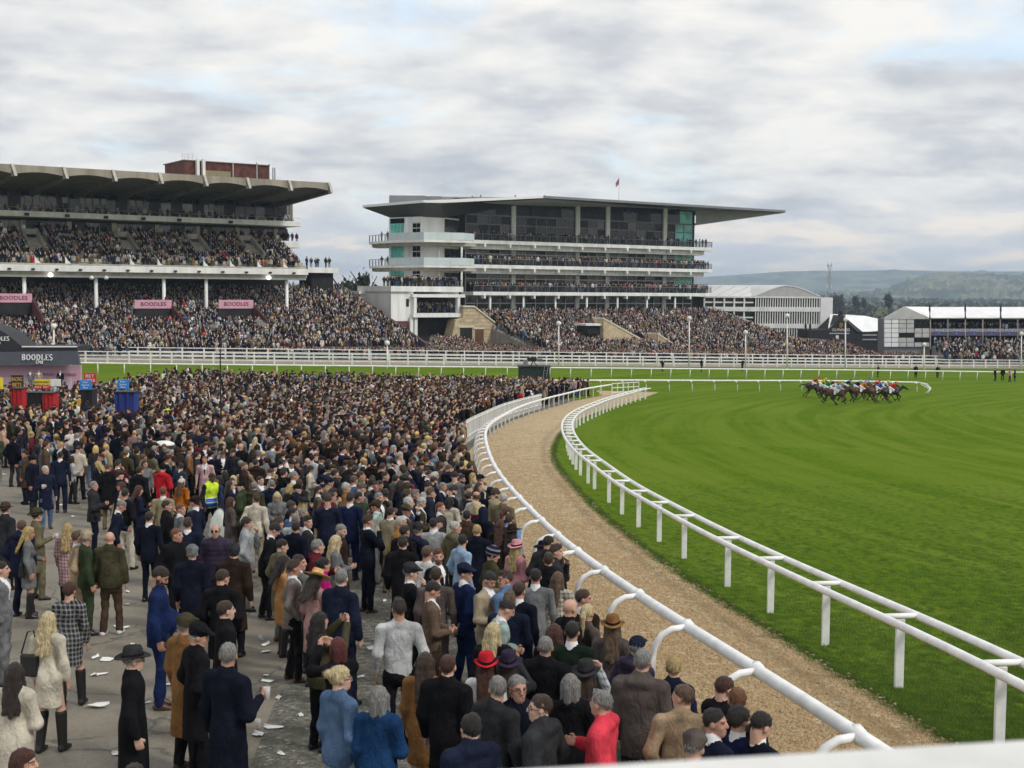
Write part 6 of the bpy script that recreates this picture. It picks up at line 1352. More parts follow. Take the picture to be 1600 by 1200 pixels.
def cloth(c, kind='plain'):
    nm = 'cloth_%s_%s' % (c, kind)
    if nm in _M: return _M[nm]
    m = mat(nm, C_[c], 0.92, 0.22, 5.0, 0.5, 90, spec=0.08); nt = m.node_tree; b = nt.nodes['Principled BSDF']; b.inputs['Sheen Weight'].default_value = 0.0; b.inputs['Sheen Roughness'].default_value = 0.6
    t_ = nt.nodes['Texture Coordinate'].outputs['Object']; wr_ = nnoise(nt, t_, 11.0, 4, 0.6, 0.8, st=(1.0, 1.0, 0.55)); nbump(nt, b, wr_, 0.75, 0.05)
    if kind in ('check', 'tweed', 'stripe', 'quilt'):
        src = b.inputs['Base Color'].links[0].from_socket; t = nt.nodes['Texture Coordinate'].outputs['Object']; sp = N(nt, 'ShaderNodeSeparateXYZ'); nt.links.new(t, sp.inputs[0])
        if kind == 'tweed': fac = nramp(nt, nnoise(nt, t, 130, 2, 0.8), [(0.4, 0.0), (0.6, 1.0)]); col = nmix(nt, fac, src, tuple(min(1, c_*2.4+.02) for c_ in C_[c]))
        else:
            fr = 95.0 if kind == 'check' else 90.0; sx = nmath(nt, 'GREATER_THAN', nmath(nt, 'SINE', nmath(nt, 'MULTIPLY', nmath(nt, 'ADD', sp.outputs[0], sp.outputs[1]), fr)), 0.35); sz = nmath(nt, 'GREATER_THAN', nmath(nt, 'SINE', nmath(nt, 'MULTIPLY', sp.outputs[2], fr)), 0.35)
            fac = nmath(nt, 'MULTIPLY', nmath(nt, 'ADD', sx, sz), 0.38) if kind == 'check' else nmath(nt, 'MULTIPLY', sz, 0.6); col = nmix(nt, fac, src, tuple(min(1, c_*0.25+.30) for c_ in C_[c]) if sum(C_[c]) < 1.0 else (.03, .03, .04))
            if kind == 'quilt': col = src
        nt.links.new(col, b.inputs['Base Color'])
        if kind == 'quilt':
            w = nmath(nt, 'ABSOLUTE', nmath(nt, 'SINE', nmath(nt, 'MULTIPLY', sp.outputs[2], 36.0))); nbump(nt, b, w, 0.35, 0.012); b.inputs['Roughness'].default_value = 0.6
    return m
skins = [mat('skin_%d' % i, c, 0.55, 0.07, 8.0, spec=0.35) for i, c in enumerate(((.52, .30, .22), (.47, .255, .185), (.56, .35, .27), (.40, .21, .145), (.11, .055, .035)))]
for m in skins:
    b = m.node_tree.nodes['Principled BSDF']; b.inputs['Subsurface Weight'].default_value = 0.0
hairm = {k: mat('hair_%s' % k, c, 0.5, 0.36, 75.0, 0.9, 160, spec=0.5, streak=True) for k, c in H_C.items()}
scalpm = {}
def scalp(hc, si):
    if (hc, si) not in scalpm: a, b_ = H_C[hc], SKC[si]; scalpm[(hc, si)] = mat('scalp_%s_%d' % (hc, si), tuple(.72*p+.28*q for p, q in zip(a, b_)), 0.7, 0.15, 30)
    return scalpm[(hc, si)]
SKC = ((.52, .30, .22), (.47, .255, .185), (.56, .35, .27), (.40, .21, .145), (.11, .055, .035))
shoe_b, shoe_br, shoe_w = mat('black_leather', (.012, .011, .011), 0.4, 0.1), mat('brown_leather', (.075, .032, .016), 0.45, 0.15), mat('white_trainer', (.6, .6, .58), 0.5, 0.05)
feature_m = mat('brow_and_lip', (.12, .055, .042), 0.6, 0.1); shirt_w = mat('white_shirt', (.72, .72, .72), 0.7, 0.04)
PEOPLE = []
def set_slots(o, mats):
    for i, m in enumerate(mats):
        if i < len(o.material_slots): o.material_slots[i].link = 'OBJECT'; o.material_slots[i].material = m
def person(pos, rot, arch, top, bottom, head, hairc, label, scale=1.0, skin=None, kind='plain', beard=False, shoe=None, shirt=None, tie=None, hatc=None, group=None, mirror=False, glasses=False, hat2=None):
    o = bpy.data.objects.new('person', BODY[arch]); COL.objects.link(o); o.location = tuple(map(float, pos)); o.rotation_euler[2] = rot; o.scale = (-scale if mirror else scale, scale, scale)
    si = skin if skin is not None else random.choice((0, 0, 1, 1, 2, 2, 3)); sk = skins[si]; hm_ = hairm.get(hairc, hairm['dark']); tm = cloth(top, kind)
    bm_ = cloth(bottom) if bottom in C_ else shoe_b; isj = any(k in arch for k in ('puff', 'jump', 'vest'))
    sh = tm if (shirt is None and isj) else (cloth(shirt) if shirt else (shirt_w if 'suit' in arch else tm))
    set_slots(o, [sk, tm, bm_, shoe or (shoe_b if 'dress' in arch else random.choice((shoe_b, shoe_b, shoe_br))), sh, hm_ if beard else sk, feature_m, cloth(tie) if tie else sh, sk if hairc not in H_C or head == 'fringe' else scalp(hairc, si)])
    tag(o, label, 'person', group or 'racegoers in the enclosure'); M_ = HEADM[arch]
    hat = head if head in HATS else None; hk = head if head in HAIRS else None
    if hat and '/' not in (hairc or '') and hairc: hk = {'bald': None}.get(hairc, 'long' if ('w_' in arch and hat in ('wide', 'fedora', 'bobble', 'trilby', 'beanie')) else 'crop')
    if hk and hairc != 'bald':
        h = bpy.data.objects.new('hair', HAIR[hk]); COL.objects.link(h); h.parent = o; h.matrix_local = M_; set_slots(h, [hm_])
    if hat:
        h = bpy.data.objects.new('hat', HAT[hat]); COL.objects.link(h); h.parent = o; h.matrix_local = M_; cm_ = cloth(hatc or 'charcoal', 'stripe' if hat2 == 'stripe' else 'plain'); set_slots(h, [cm_, cloth('black') if hatc != 'black' else cloth('charcoal')])
    if glasses:
        g = bpy.data.objects.new('glasses', GLASSES if glasses == 1 else GLASSES2); COL.objects.link(g); g.parent = o; g.matrix_local = M_
    PEOPLE.append((o, arch, scale)); return o
gm = MB()
for s in (-1, 1):
    gm.lathe([(.001, -.002), (.024, -.002), (.024, .002), (.001, .002)], (0, 0, 0), 10); n_ = len(gm.v)
    gm.v[-40:] = [(x+s*.032, .098-z-.010*abs(s*.032+x)/.03, y*0.8+.004) for x, y, z in gm.v[-40:]]
    gm.tube([(s*.056, .085, .004), (s*.082, .0, .004)], .003, 4)
gm2 = MB()
for s in (-1, 1):
    gm2.tube([(s*.032+.023*math.cos(a), .096, .002+.018*math.sin(a)) for a in np.linspace(0, 2*math.pi, 13)], .0032, 4); gm2.tube([(s*.056, .088, .004), (s*.082, .0, .004)], .0032, 4)
gm2.tube([(-.010, .102, .004), (.010, .102, .004)], .003, 4)
GLASSES2 = gm2.mesh('glasses'); GLASSES2.materials.append(mat('spectacle_frame', (.03, .02, .018), 0.4, 0.1))
GLASSES = gm.mesh('glasses'); GLASSES.materials.append(mat('dark_lens', (.012, .010, .012), 0.15, 0.1, spec=0.6))
PL = """8 782|m_coat_down|20|charcoal|black|fedora|brown|man in dark coat and brown felt fedora at the picture's edge|hatc=brown
33 810|m_puff_pocket|25|navy|navy|short|light|brown-haired man in navy hooded coat beside the brown fedora
44 821|w_dress_front|70|grey|black|long|blond|blonde woman in short grey jacket with bare legs and tall black boots
57 791|m_coat_cup|65|khaki|khaki|fedora|dark|man in green felt hat and khaki coat raising a dark cup|hatc=olive
105 816|w_coat_down|15|rose|black|long|blond|woman with very long wavy blonde hair in a checked pink coat|kind=check
121 826|m_suit_pocket|70|tan|tan|short|light|man in tan blazer and sunglasses facing the track|glasses=1
134 827|m_jack_turn|60|green|green|flatcap|grey|man in pale flat cap half hidden behind the tan blazer|hatc=beige
171 828|m_big_down|5|olive|brown|fringe|bald|bald man in brown padded jacket, tan trousers and trainers, seen from behind|shoe=w
233 797|m_suit_down|10|midnight|midnight|short|dark|broad man in black suit with white collar standing behind the bald man in brown
195 761|m_jump_down|15|black|cream|crop|dark|man in black jumper and cream trousers seen from behind|scale=1.03
176 779|m_suit_lean|70|navy|navy|short|grey|man in navy coat bending forward beside the black jumper
181 762|m_suit_lean|100|beige|beige|fringe|bald|bald man in beige looking down in front of the black jumper
146 750|m_puff_cup|80|charcoal|midnight|short|grey|grey-haired man in dark slate parka turned to the track
94 704|m_suit_down|355|navy|navy|crop|black|tall man in plain navy suit and brown shoes on open tarmac|shoe=br,scale=1.05
71 726|m_coat_cup|140|navy|denim|short|white|white-haired man in navy coat and jeans drinking
50 711|m_coat_down|100|midnight|charcoal|flatcap|dark|man in black cap and black jacket with grey trousers on open tarmac|hatc=black
30 600|m_suit_down|180|grey|grey|short|dark|man in grey suit on the stage nearest the brown betting board
218 727|m_puff_down|25|black|black|short|dark|large man in black hooded coat left of the red jacket|scale=1.05
254 724|m_puff_front|30|red|black|beanie|dark|man in bright red padded jacket and black beanie|hatc=black
284 742|w_jack_down|20|orange|black|bobble|light|child-like figure in rust orange coat and cream bobble hat|hatc=cream,scale=.9
255 759|m_suit_down|0|khaki|khaki|short|ginger|ginger man in green tweed jacket with white collar, seen from behind|kind=tweed
260 780|m_jack_mouth|70|black|black|short|dark|dark-haired man in black with hand at his mouth
282 785|m_suit_turn|60|grey|grey|short|ginger|red-haired man in grey suit talking to the flat cap in navy
305 774|m_suit_down|285|navy|navy|flatcap|dark|man in navy suit and dark flat cap facing left|hatc=darkbrown
293 807|m_suit_down|350|navy|navy|quiff|brown|brown-haired man in navy suit below the navy flat cap
320 711|m_suit_down|175|rose|rose|crop|ginger|man in pale pink suit with dark tie facing the camera|tie=navy
348 703|m_suit_front|165|midnight|midnight|short|brown|man in open dark suit and white shirt, hands clasped, beside the pink suit
364 700|m_coat_down|200|charcoal|denim|flatcap|brown|man in brown flat cap, dark coat and blue jeans|hatc=brown
327 737|m_vest|120|hivis|midnight|short|black|steward in yellow and blue high-visibility vest leaning over a white sack|skin=4,tie=sleeve
262 632|m_puff_down|10|hivis|midnight|short|dark|distant steward in yellow high-visibility jacket above the red padded jacket
116 622|m_puff_front|40|hivis|navy|cap|dark|person in yellow jacket and white cap near the blue boards|hatc=white
124 617|m_puff_down|300|mustard|navy|cap|dark|person in amber jacket and pale cap near the blue boards|hatc=cream
376 693|m_coat_pocket|10|black|black|fringe|bald|bald man in long black coat behind the brown flat cap
403 703|m_suit_down|5|navy|navy|flatcap|grey|man in navy suit and grey flat cap seen from behind|hatc=grey
426 691|m_suit_turn|15|grey|charcoal|curly|dark|man in grey tweed jacket with thick dark hair|kind=tweed
399 682|w_jack_down|10|white|black|long|paleblond|blonde woman in white hooded top
439 715|m_suit_down|5|black|black|short|dark|dark-haired man in black suit before the grey tweed jacket
455 717|m_suit_pocket|165|black|black|flatcap|brown|man in brown flat cap and open black jacket facing the camera|hatc=darkbrown
480 714|m_jack_turn|80|navy|navy|fringe|bald|bald man in navy jacket next to the woman in a cream coat
484 726|w_coat_front|75|cream|black|long|black|woman in long cream coat with black rucksack and dark hair
378 751|m_puff_pocket|285|green|black|cap|dark|man in black cap and dark green parka facing left|hatc=black
397 751|m_puff_down|15|olive|black|short|grey|grey-haired man with fur-edged hood seen from behind
423 748|m_jack_turn|350|navy|navy|short|grey|grey-haired man in navy jacket beside the fur-edged hood
433 767|w_coat_front|185|grey|black|long|paleblond|blonde woman in grey coat looking down at her hands
464 755|m_puff_cup|65|midnight|black|cap|grey|man in black cap and dark quilted jacket beside the cream coat|hatc=black,kind=quilt
400 770|m_jack_turn|15|cream|beige|quiff|brown|man in cream jacket with swept brown hair seen from behind
360 775|w_coat_down|60|taupe|black|bob|auburn|woman with auburn bob in brown coat near the white sack
385 806|m_jack_mouth|80|lightgrey|grey|curly|dark|man in pale grey suit raising food, dark curly hair
414 814|m_suit_lean|75|black|black|curly|black|black-haired man in black suit bending to eat
434 806|m_suit_pocket|60|navy|navy|quiff|brown|brown-haired man in navy suit with pale blue scarf|shirt=paleblue
462 812|m_coat_cup|35|midnight|midnight|crop|dark|man in dark navy coat with cropped hair holding a plastic cup
480 804|m_suit_turn|80|charcoal|charcoal|quiff|black|young man with black fringe in charcoal suit, side-on
462 800|m_suit_down|10|lightgrey|grey|crop|grey|man in light grey suit with shaved head behind the navy coat
337 817|m_puff_down|175|purple|charcoal|fringe|grey|old man in sunglasses and plum quilted jacket facing the camera|glasses=1,kind=quilt
276 823|m_puff_pocket|135|black|black|crop|ginger|smiling ginger man with shaved head in black hooded jacket
300 850|m_coat_down|5|midnight|midnight|flatcap|grey|man in grey flat cap and dark navy coat seen from behind|hatc=grey
365 849|m_coat_down|25|darkbrown|black|beanie|grey|man in grey woollen cap and dark brown coat seen from behind|hatc=charcoal
248 882|m_big_front|85|royal|royal|short|dark|stout bearded man in bright blue suit reading his phone|beard=1,scale=1.06,shoe=br
347 887|m_coat_pocket|20|black|black|short|brown|man in black coat with grey collar above the blue suit
352 935|m_coat_down|70|black|black|short|brown|brown-haired man in black coat looking to the track, side-on
290 957|m_coat_down|30|camel|black|flatcap|grey|man in long camel coat and green flat cap|hatc=olive
308 972|m_coat_pocket|60|black|black|flatcap|white|old man in black flat cap and black overcoat, profile to the track|hatc=black
355 1000|m_coat_cup|25|midnight|midnight|short|grey|big grey-haired man in long black overcoat seen from behind|scale=1.06
207 1004|m_coat_down|70|black|black|fedora|grey|old man in broad grey hat and black anorak with glasses|hatc=charcoal,glasses=2,scale=.96
108 907|w_dress_down|5|charcoal|black|curly|auburn|woman in black and white checked dress coat with knee boots|kind=check
75 953|w_dress_down|10|cream|black|long|paleblond|blonde woman in short cream dress and black knee boots carrying a bag
22 1032|w_coat_down|20|cream|cream|long|dark|dark long-haired woman in cream coat at the lower edge
36 1166|w_jack_down|60|camel|brown|long|auburn|auburn-haired woman cut off by the bottom corner
1 874|m_suit_pocket|80|grey|grey|short|dark|man in mid grey suit cut off by the picture's edge
208 1188|m_coat_down|10|charcoal|black|short|dark|dark head of a person rising over the bottom edge
458 872|m_suit_pocket|70|taupe|black|quiff|brown|man in brown tweed jacket, black jeans and brown boots|kind=tweed,shoe=br
467 864|m_suit_turn|60|grey|charcoal|short|dark|man half hidden behind the brown tweed jacket
493 885|w_coat_front|30|dustypink|black|wide|dark|woman in wide straw hat and dusty pink coat|hatc=straw
505 869|w_jack_cup|90|magenta|black|bun|black|dark-haired woman in magenta top beside the straw hat
533 886|m_big_down|30|navy|navy|short|grey|large grey-haired man in navy coat next to the straw hat|scale=1.04
499 953|w_jack_photo|50|olive|black|long|black|woman with long black hair in dark jacket, arms lifted
528 993|w_jack_photo|330|black|black|bob|redhair|woman with red bob and cream scarf photographing with her phone
531 1037|w_jack_down|45|denim|teal|bun|paleblond|stout woman with blonde bun in pale denim jacket|scale=1.05,glasses=2
592 1069|w_coat_down|15|cobalt|black|bob|grey|grey-haired woman in blue coat with a strap at the bottom
623 932|m_jump_down|350|silver|black|quiff|dark|young man in pale grey sweatshirt and black jeans seen from behind|scale=1.02
674 905|m_suit_front|70|brown|brown|short|black|dark-haired man in brown jacket looking at his phone|kind=tweed
681 883|m_suit_down|10|taupe|taupe|short|brown|man in taupe jacket behind the brown jacket
641 878|m_suit_mouth|75|black|black|flatcap|grey|man in grey flat cap and black suit with hand at his face|hatc=charcoal
667 850|m_jump_down|40|white|charcoal|short|light|man in white top beside the bearded man in black
684 855|m_suit_turn|120|black|black|quiff|ginger|bearded man in black jacket turned towards the camera|beard=1
722 832|m_jack_turn|60|paleblue|navy|crop|black|bearded dark-haired man in pale blue jacket|beard=1
807 840|w_coat_down|50|pink|black|fedora|blond|woman in pink felt hat and matching pink coat|hatc=pink
800 816|w_coat_down|40|darkbrown|black|wide|dark|woman in wide dark brown hat behind the pink hat|hatc=darkbrown
769 852|m_coat_pocket|70|olive|olive|beanie|grey|person in striped bobble beanie and olive coat near the pink hat|hatc=navy,hat2=stripe
726 879|m_suit_turn|60|royal|royal|flatcap|light|man in navy cap and royal blue suit|hatc=navy
763 889|m_suit_front|120|beige|beige|crop|black|man with moustache in cream jacket next to the royal blue suit
790 889|m_jack_turn|300|denim|denim|quiff|brown|man in blue denim jacket facing left towards the cream jacket
770 931|m_suit_lean|80|teal|teal|crop|dark|man in pale mint jacket bowing his head
796 921|m_suit_down|10|navy|navy|quiff|light|man in navy suit with swept-back hair facing the mint jacket
811 906|m_suit_down|20|midnight|navy|short|brown|brown-haired man in dark navy jacket between navy suit and grey jacket
837 885|m_suit_down|10|grey|grey|crop|black|man in grey jacket with black cropped hair seen from behind
872 891|w_jack_down|15|cream|black|long|light|woman with long light brown hair in plaid shirt|kind=check
890 932|m_big_down|70|black|black|fringe|bald|stout bald man in black coat beside the plaid shirt
917 941|w_jack_cup|60|taupe|black|pony|paleblond|blonde woman with ponytail in grey-brown jacket by the rail
957 956|w_coat_down|20|taupe|black|fedora|light|woman in tan felt hat with long wavy hair by the rail|hatc=camel
866 972|w_coat_down|25|black|black|long|auburn|woman with long auburn hair below the bald man in black
894 967|m_suit_down|10|darkgreen|darkgreen|short|black|black-haired man in dark green jacket with white collar
852 990|m_coat_down|15|black|black|crop|grey|man in black jacket with greying cropped hair seen from behind
771 970|w_jack_down|10|black|black|long|paleblond|blonde woman in black with a bow, seen from behind
759 1014|w_jack_cup|25|white|black|trilby|auburn|woman in bright red hat and white fur|hatc=red
795 1012|w_jack_photo|10|charcoal|black|fedora|dark|woman in plum hat raising a phone|hatc=purple
916 1026|w_jack_photo|20|lightgrey|black|fedora|brown|woman in grey hat and plaid coat holding a camera up with both hands|hatc=charcoal,kind=check
891 1050|w_coat_down|10|black|black|bob|grey|grey-haired woman in black coat below the grey hat
995 990|m_puff_pocket|60|purple|navy|cap|grey|man in navy cap and purple quilted jacket at the rail|hatc=navy,kind=quilt
1004 1010|m_puff_down|30|taupe|charcoal|short|grey|tall grey-haired man in olive-brown hooded anorak at the rail|scale=1.05
776 1052|m_jack_turn|40|charcoal|charcoal|short|grey|grey-haired man with glasses in charcoal fleece|glasses=2
809 1051|m_coat_down|170|midnight|black|short|grey|grey-haired man with glasses facing the camera in dark coat|glasses=2
845 1081|m_puff_pocket|300|charcoal|charcoal|short|brown|man with glasses in dark hooded anorak facing left|glasses=2
941 1074|m_puff_cup|285|coral|charcoal|short|grey|grey-haired man in coral red fleece facing left
736 1111|m_puff_down|330|navy|navy|curly|black|dark curly-haired man in navy hooded top at the bottom
699 1019|m_coat_down|20|black|black|short|auburn|man with red-brown hair in black coat seen from behind
664 1016|w_coat_down|20|camel|cream|long|brown|woman with long brown hair in tan coat beside the black coat
1052 1023|w_jack_cup|25|navy|black|curly|blond|woman with short blonde curls in navy by the rail
1067 1065|m_jack_turn|355|tan|beige|crop|light|man in beige jacket with cropped fair hair by the parapet
1085 1140|m_coat_pocket|10|charcoal|charcoal|flatcap|grey|tweed flat cap rising above the parapet|hatc=taupe
1130 1053|m_puff_front|60|black|black|short|auburn|man in black jacket with red-brown hair bowing by the rail
1152 1070|m_jump_down|20|black|black|short|ginger|ginger-haired head just behind the black jacket by the rail
1117 1103|m_suit_turn|60|navy|navy|short|black|young man in navy suit, nearest the beige jacket, in profile
1155 1098|m_suit_down|55|blue|blue|curly|black|bearded man with curly black hair and glasses in blue suit|beard=1,glasses=2
1187 1108|m_suit_front|65|midnight|midnight|short|black|man with black fringe in dark suit, last before the rail
857 860|m_coat_down|15|black|black|short|brown|brown-haired man in black by the rail behind the grey jacket
912 918|m_suit_turn|60|darkbrown|black|short|brown|short brown-haired man at the rail beside the ponytail
512 771|m_suit_front|10|navy|midnight|short|brown|leftmost of three tall men in dark suits on the grit|scale=1.06
547 768|m_suit_down|15|blue|blue|quiff|dark|middle one of three tall men in suits, in inky blue|scale=1.06
574 802|m_suit_mouth|60|midnight|midnight|quiff|brown|rightmost of three tall men in dark suits, hand at his chin|scale=1.03
610 790|m_suit_mouth|20|khaki|khaki|short|dark|man in green tweed suit holding a phone to his ear|kind=tweed
632 818|m_puff_down|30|black|black|short|dark|dark-haired person with tan fur hood beside the tweed suit
652 815|m_puff_pocket|50|navy|navy|flatcap|grey|man in grey flat cap and blue quilted jacket|hatc=charcoal,kind=quilt
677 807|m_suit_down|5|grey|grey|crop|black|black-haired man in grey herringbone jacket|kind=tweed
711 812|m_puff_cup|60|khaki|olive|crop|white|white-haired man in khaki with pale scarf
745 817|m_coat_down|15|midnight|midnight|crop|blond|man with cropped fair hair in dark navy coat
781 810|w_coat_down|30|darkbrown|black|long|auburn|woman with auburn hair in brown fur-collared coat
755 791|m_puff_pocket|40|midnight|midnight|hood|bald|person with dark blue hood up near the rail|hatc=navy
729 795|m_coat_down|20|brown|brown|short|black|black-haired man in brown jacket
703 775|w_jack_down|15|cream|black|bob|black|woman with dark bob in cream jacket
688 783|m_suit_turn|60|charcoal|charcoal|short|ginger|ginger man in charcoal suit beside the cream jacket
634 787|m_suit_turn|70|olive|olive|flatcap|grey|man in olive flat cap and olive jacket|hatc=olive
601 763|m_suit_turn|250|black|black|quiff|black|young man in black suit and white shirt facing left
588 780|m_suit_mouth|280|teal|grey|flatcap|dark|man in dark flat cap and pale mint jacket facing left|hatc=brown"""
taken = []; NAMED = []
def put(px, py, scale=1.0, extra=0.0):
    p = G(px, py, 1.79*scale+extra); p[2] = float(gz(p[0], p[1])); return p
for ln in PL.split('\n'):
    q = ln.split('|'); x, y = map(float, q[0].split()); kw = {}
    if len(q) > 8:
        for t in q[8].split(','):
            k, v = t.split('='); kw[k] = float(v) if k == 'scale' else int(v) if k in ('skin',) else bool(int(v)) if k == 'beard' else int(v) if k == 'glasses' else {'w': shoe_w, 'br': shoe_br}.get(v, v) if k == 'shoe' else v
    sc_ = kw.get('scale', 0.99)*(0.94 if q[1].startswith('w_') else 1.0)
    if 'on the stage' in q[7]: continue
    hx = {'fedora': .05, 'wide': .05, 'trilby': .05, 'bobble': .1, 'flatcap': .02}.get(q[5], 0.01)
    p = put(x, y, sc_, hx); kw['scale'] = sc_
    o = person(p, -R(float(q[2]))+random.gauss(0, 0.08), q[1], q[3], q[4], q[5], q[6], q[7], **kw); taken.append((p[0], p[1])); NAMED.append((p[0], p[1], q[7], o))
by_label = {n[2]: n[3] for n in NAMED}
def find(s): return next(n[3] for n in NAMED if s in n[2])
for x, y, top, lab in ((47, 577, 'grey', 'man in grey suit on the stage, nearest the brown board'), (60.5, 577, 'beige', 'man in pale suit on the stage beside the grey suit'), (94, 579.5, 'black', 'man in black suit and white shirt on the stage')):
    Y = YS-1.6; c = P(x, y, Y); person((c[0], Y, STAGE_Z), math.pi+0.3, 'm_suit_down', top, top, 'short', 'dark', lab, scale=0.98, group='people on the stage')
for px, Y, lab in ((1096, 178, 'dark-clothed official alone on the turf, first from the glazed stand'), (1160, 182, 'crouching photographer in brown by the course fence'), (1372, 176, 'dark-clothed official on the turf beyond the horses, nearest the fence'), (1431, 178, 'dark-clothed official walking on the turf left of the marquee'), (1465, 180, 'lone steward on the turf before the marquee'), (1555, 176, 'steward in black, first of the group beyond the rail'), (1567, 177, 'steward in black in the middle of the group beyond the rail'), (1578, 175, 'person in pink among dark stewards beyond the rail'), (1586, 177, 'last steward in black at the end of the group beyond the rail'), (1035, 176, 'dark-clothed steward on the turf before the stone stair walls')):
    c = P(px, 580, Y); person((c[0], Y, float(gz(c[0], Y))), random.uniform(0, 6), random.choice(('m_coat_down', 'm_puff_down', 'm_suit_turn')), 'pink' if 'pink' in lab else random.choice(('black', 'midnight')), 'black', 'short', 'dark', lab, group='officials on the course')
# ---- the rest of the enclosure, spread with a minimum distance
cell = 0.5; occ = {}
def near(x, y, r):
    i, j = int(x//cell), int(y//cell); k = int(r//cell)+1
    for a in range(i-k, i+k+1):
        for b_ in range(j-k, j+k+1):
            for (u, v) in occ.get((a, b_), ()):
                if (u-x)**2+(v-y)**2 < r*r: return True
    return False
def claim(x, y): occ.setdefault((int(x//cell), int(y//cell)), []).append((x, y))
for x, y in taken: claim(x, y)
for bx, by, rr in ((-24.5, 75, 1.6), (-27.0, 75, 1.0), (-23, 72, 1.2), (-20.8, 68, 1.6), (-25.5, 76, 2.0)):
    for a in np.arange(-rr, rr, 0.5):
        claim(bx+a, by)
def dens_r(x, y):
    """least spacing between people, by place"""
    d = X_rail(y)-x
    if y < 19 or d < (0.95 if y < 60 else 2.0): return None
    px = 800+2000*x/y
    if y < 30: return 0.60 if d < 5.5 else None
    if y < 40: return 0.58 if d < 8 else (1.0 if px > 150 else None)
    if y < 52: return 0.58 if d < 12 else (0.85 if px > 60 else 1.6)
    cl_ = 0.5+0.25*(math.sin(x*0.55+1.3*math.sin(y*0.31))+math.sin(y*0.62+x*0.23))
    return 0.60 if d < 14 else 0.60+0.42*cl_
KEY = [n for n in NAMED]; KB = {}
for n in KEY:
    KB.setdefault(int(n[1]//5), []).append(n)
SHOWY = ('high-vis', 'red padded', 'pink suit', 'orange coat', 'white hooded', 'hands clasped', 'rucksack', 'lone navy', 'yellow jacket', 'amber jacket', 'three tall')
def hides(x, y):
    """would a person here stand right before one of the described ones?"""
    for k in (int(y//5), int(y//5)+1):
        for u, v, lab, _ in KB.get(k, ()):
            if 0 < v-y < (4.2 if any(t in lab for t in SHOWY) else 1.7) and abs(x-u*y/v) < 0.46: return True
    return False
rest = []
for _ in range(60000):
    y = 19+(END_Y-1-19)*random.random()**0.85; xr_ = float(X_rail(y)); x = random.uniform(max(-58, -0.44*y-2), xr_-0.9)
    if y > 102 and x < -34: continue
    if y > 100: xr_ = min(xr_, 8)
    r_ = dens_r(x, y)
    if r_ is None or near(x, y, r_) or hides(x, y): continue
    claim(x, y); rest.append((y, x))
rest.sort(); N_IND = max(0, 285-len(PEOPLE)-3)
TOPS = [('black', 'black'), ('navy', 'navy'), ('midnight', 'near-black'), ('charcoal', 'charcoal'), ('grey', 'grey'), ('darkbrown', 'dark brown'), ('brown', 'brown'), ('tweed', 'tweed'), ('olive', 'olive'), ('khaki', 'khaki'), ('tan', 'tan'), ('cream', 'cream'), ('blue', 'blue'), ('maroon', 'maroon'), ('lightgrey', 'pale grey'), ('camel', 'camel'), ('green', 'green'), ('denim', 'denim blue')]
TW = [9, 9, 7, 6, 4, 3, 3, 3, 3, 2, 2, 2, 2, 1, 2, 1.5, 2, 1]
GN_ = {'suit': 'suit', 'coat': 'overcoat', 'puff': 'padded jacket', 'jump': 'jumper', 'jack': 'jacket', 'dress': 'dress coat'}
used_labels = set(n[2] for n in NAMED)
SHORT = [(n[0], n[1], s) for n in NAMED for k, s in (('pink felt hat', 'the pink-hatted woman'), ('steward in yellow', 'the high-visibility steward'), ('bright red padded', 'the red padded jacket'), ('pale pink suit', 'the pink suit'), ('straw hat and', 'the straw hat'), ('leftmost of three', 'the three tall suits'), ('white hooded', 'the white hooded top'), ('cream coat with black', 'the cream coat and rucksack'), ('tall man in plain navy', 'the lone navy suit'), ('pale blue jacket', 'the pale blue jacket'), ('green tweed suit', 'the phoning tweed suit'), ('khaki coat raising', 'the green felt hat'), ('royal blue suit', 'the royal blue suit'), ('rust orange', 'the orange coat'), ('tan felt hat', 'the tan felt hat'), ('coral red', 'the coral fleece'), ('pale grey sweatshirt', 'the pale grey sweatshirt'), ('white-haired man in khaki', 'the white-haired man in khaki'), ('grey tweed jacket with thick', 'the grey tweed jacket'), ('dark blue hood', 'the dark blue hood')) if k in n[2]]
HN = {'short': 'short {} hair', 'quiff': 'swept {} hair', 'curly': 'curly {} hair', 'crop': 'cropped {} hair', 'long': 'long {} hair', 'bob': '{} bob', 'pony': '{} ponytail', 'bun': '{} bun', 'fringe': 'bald crown', 'flatcap': 'flat cap', 'beanie': 'beanie', 'fedora': 'felt hat', 'cap': 'peaked cap'}
HCN = {'black': 'black', 'dark': 'dark', 'brown': 'brown', 'light': 'fair', 'blond': 'blonde', 'paleblond': 'pale blonde', 'ginger': 'ginger', 'auburn': 'auburn', 'grey': 'grey', 'white': 'white'}
def face_for(x, y):
    d = X_rail(y)-x
    if d < 7: return -R(random.gauss(60, 28))
    return random.uniform(0, 2*math.pi) if random.random() < 0.55 else -R(random.gauss(45, 40))
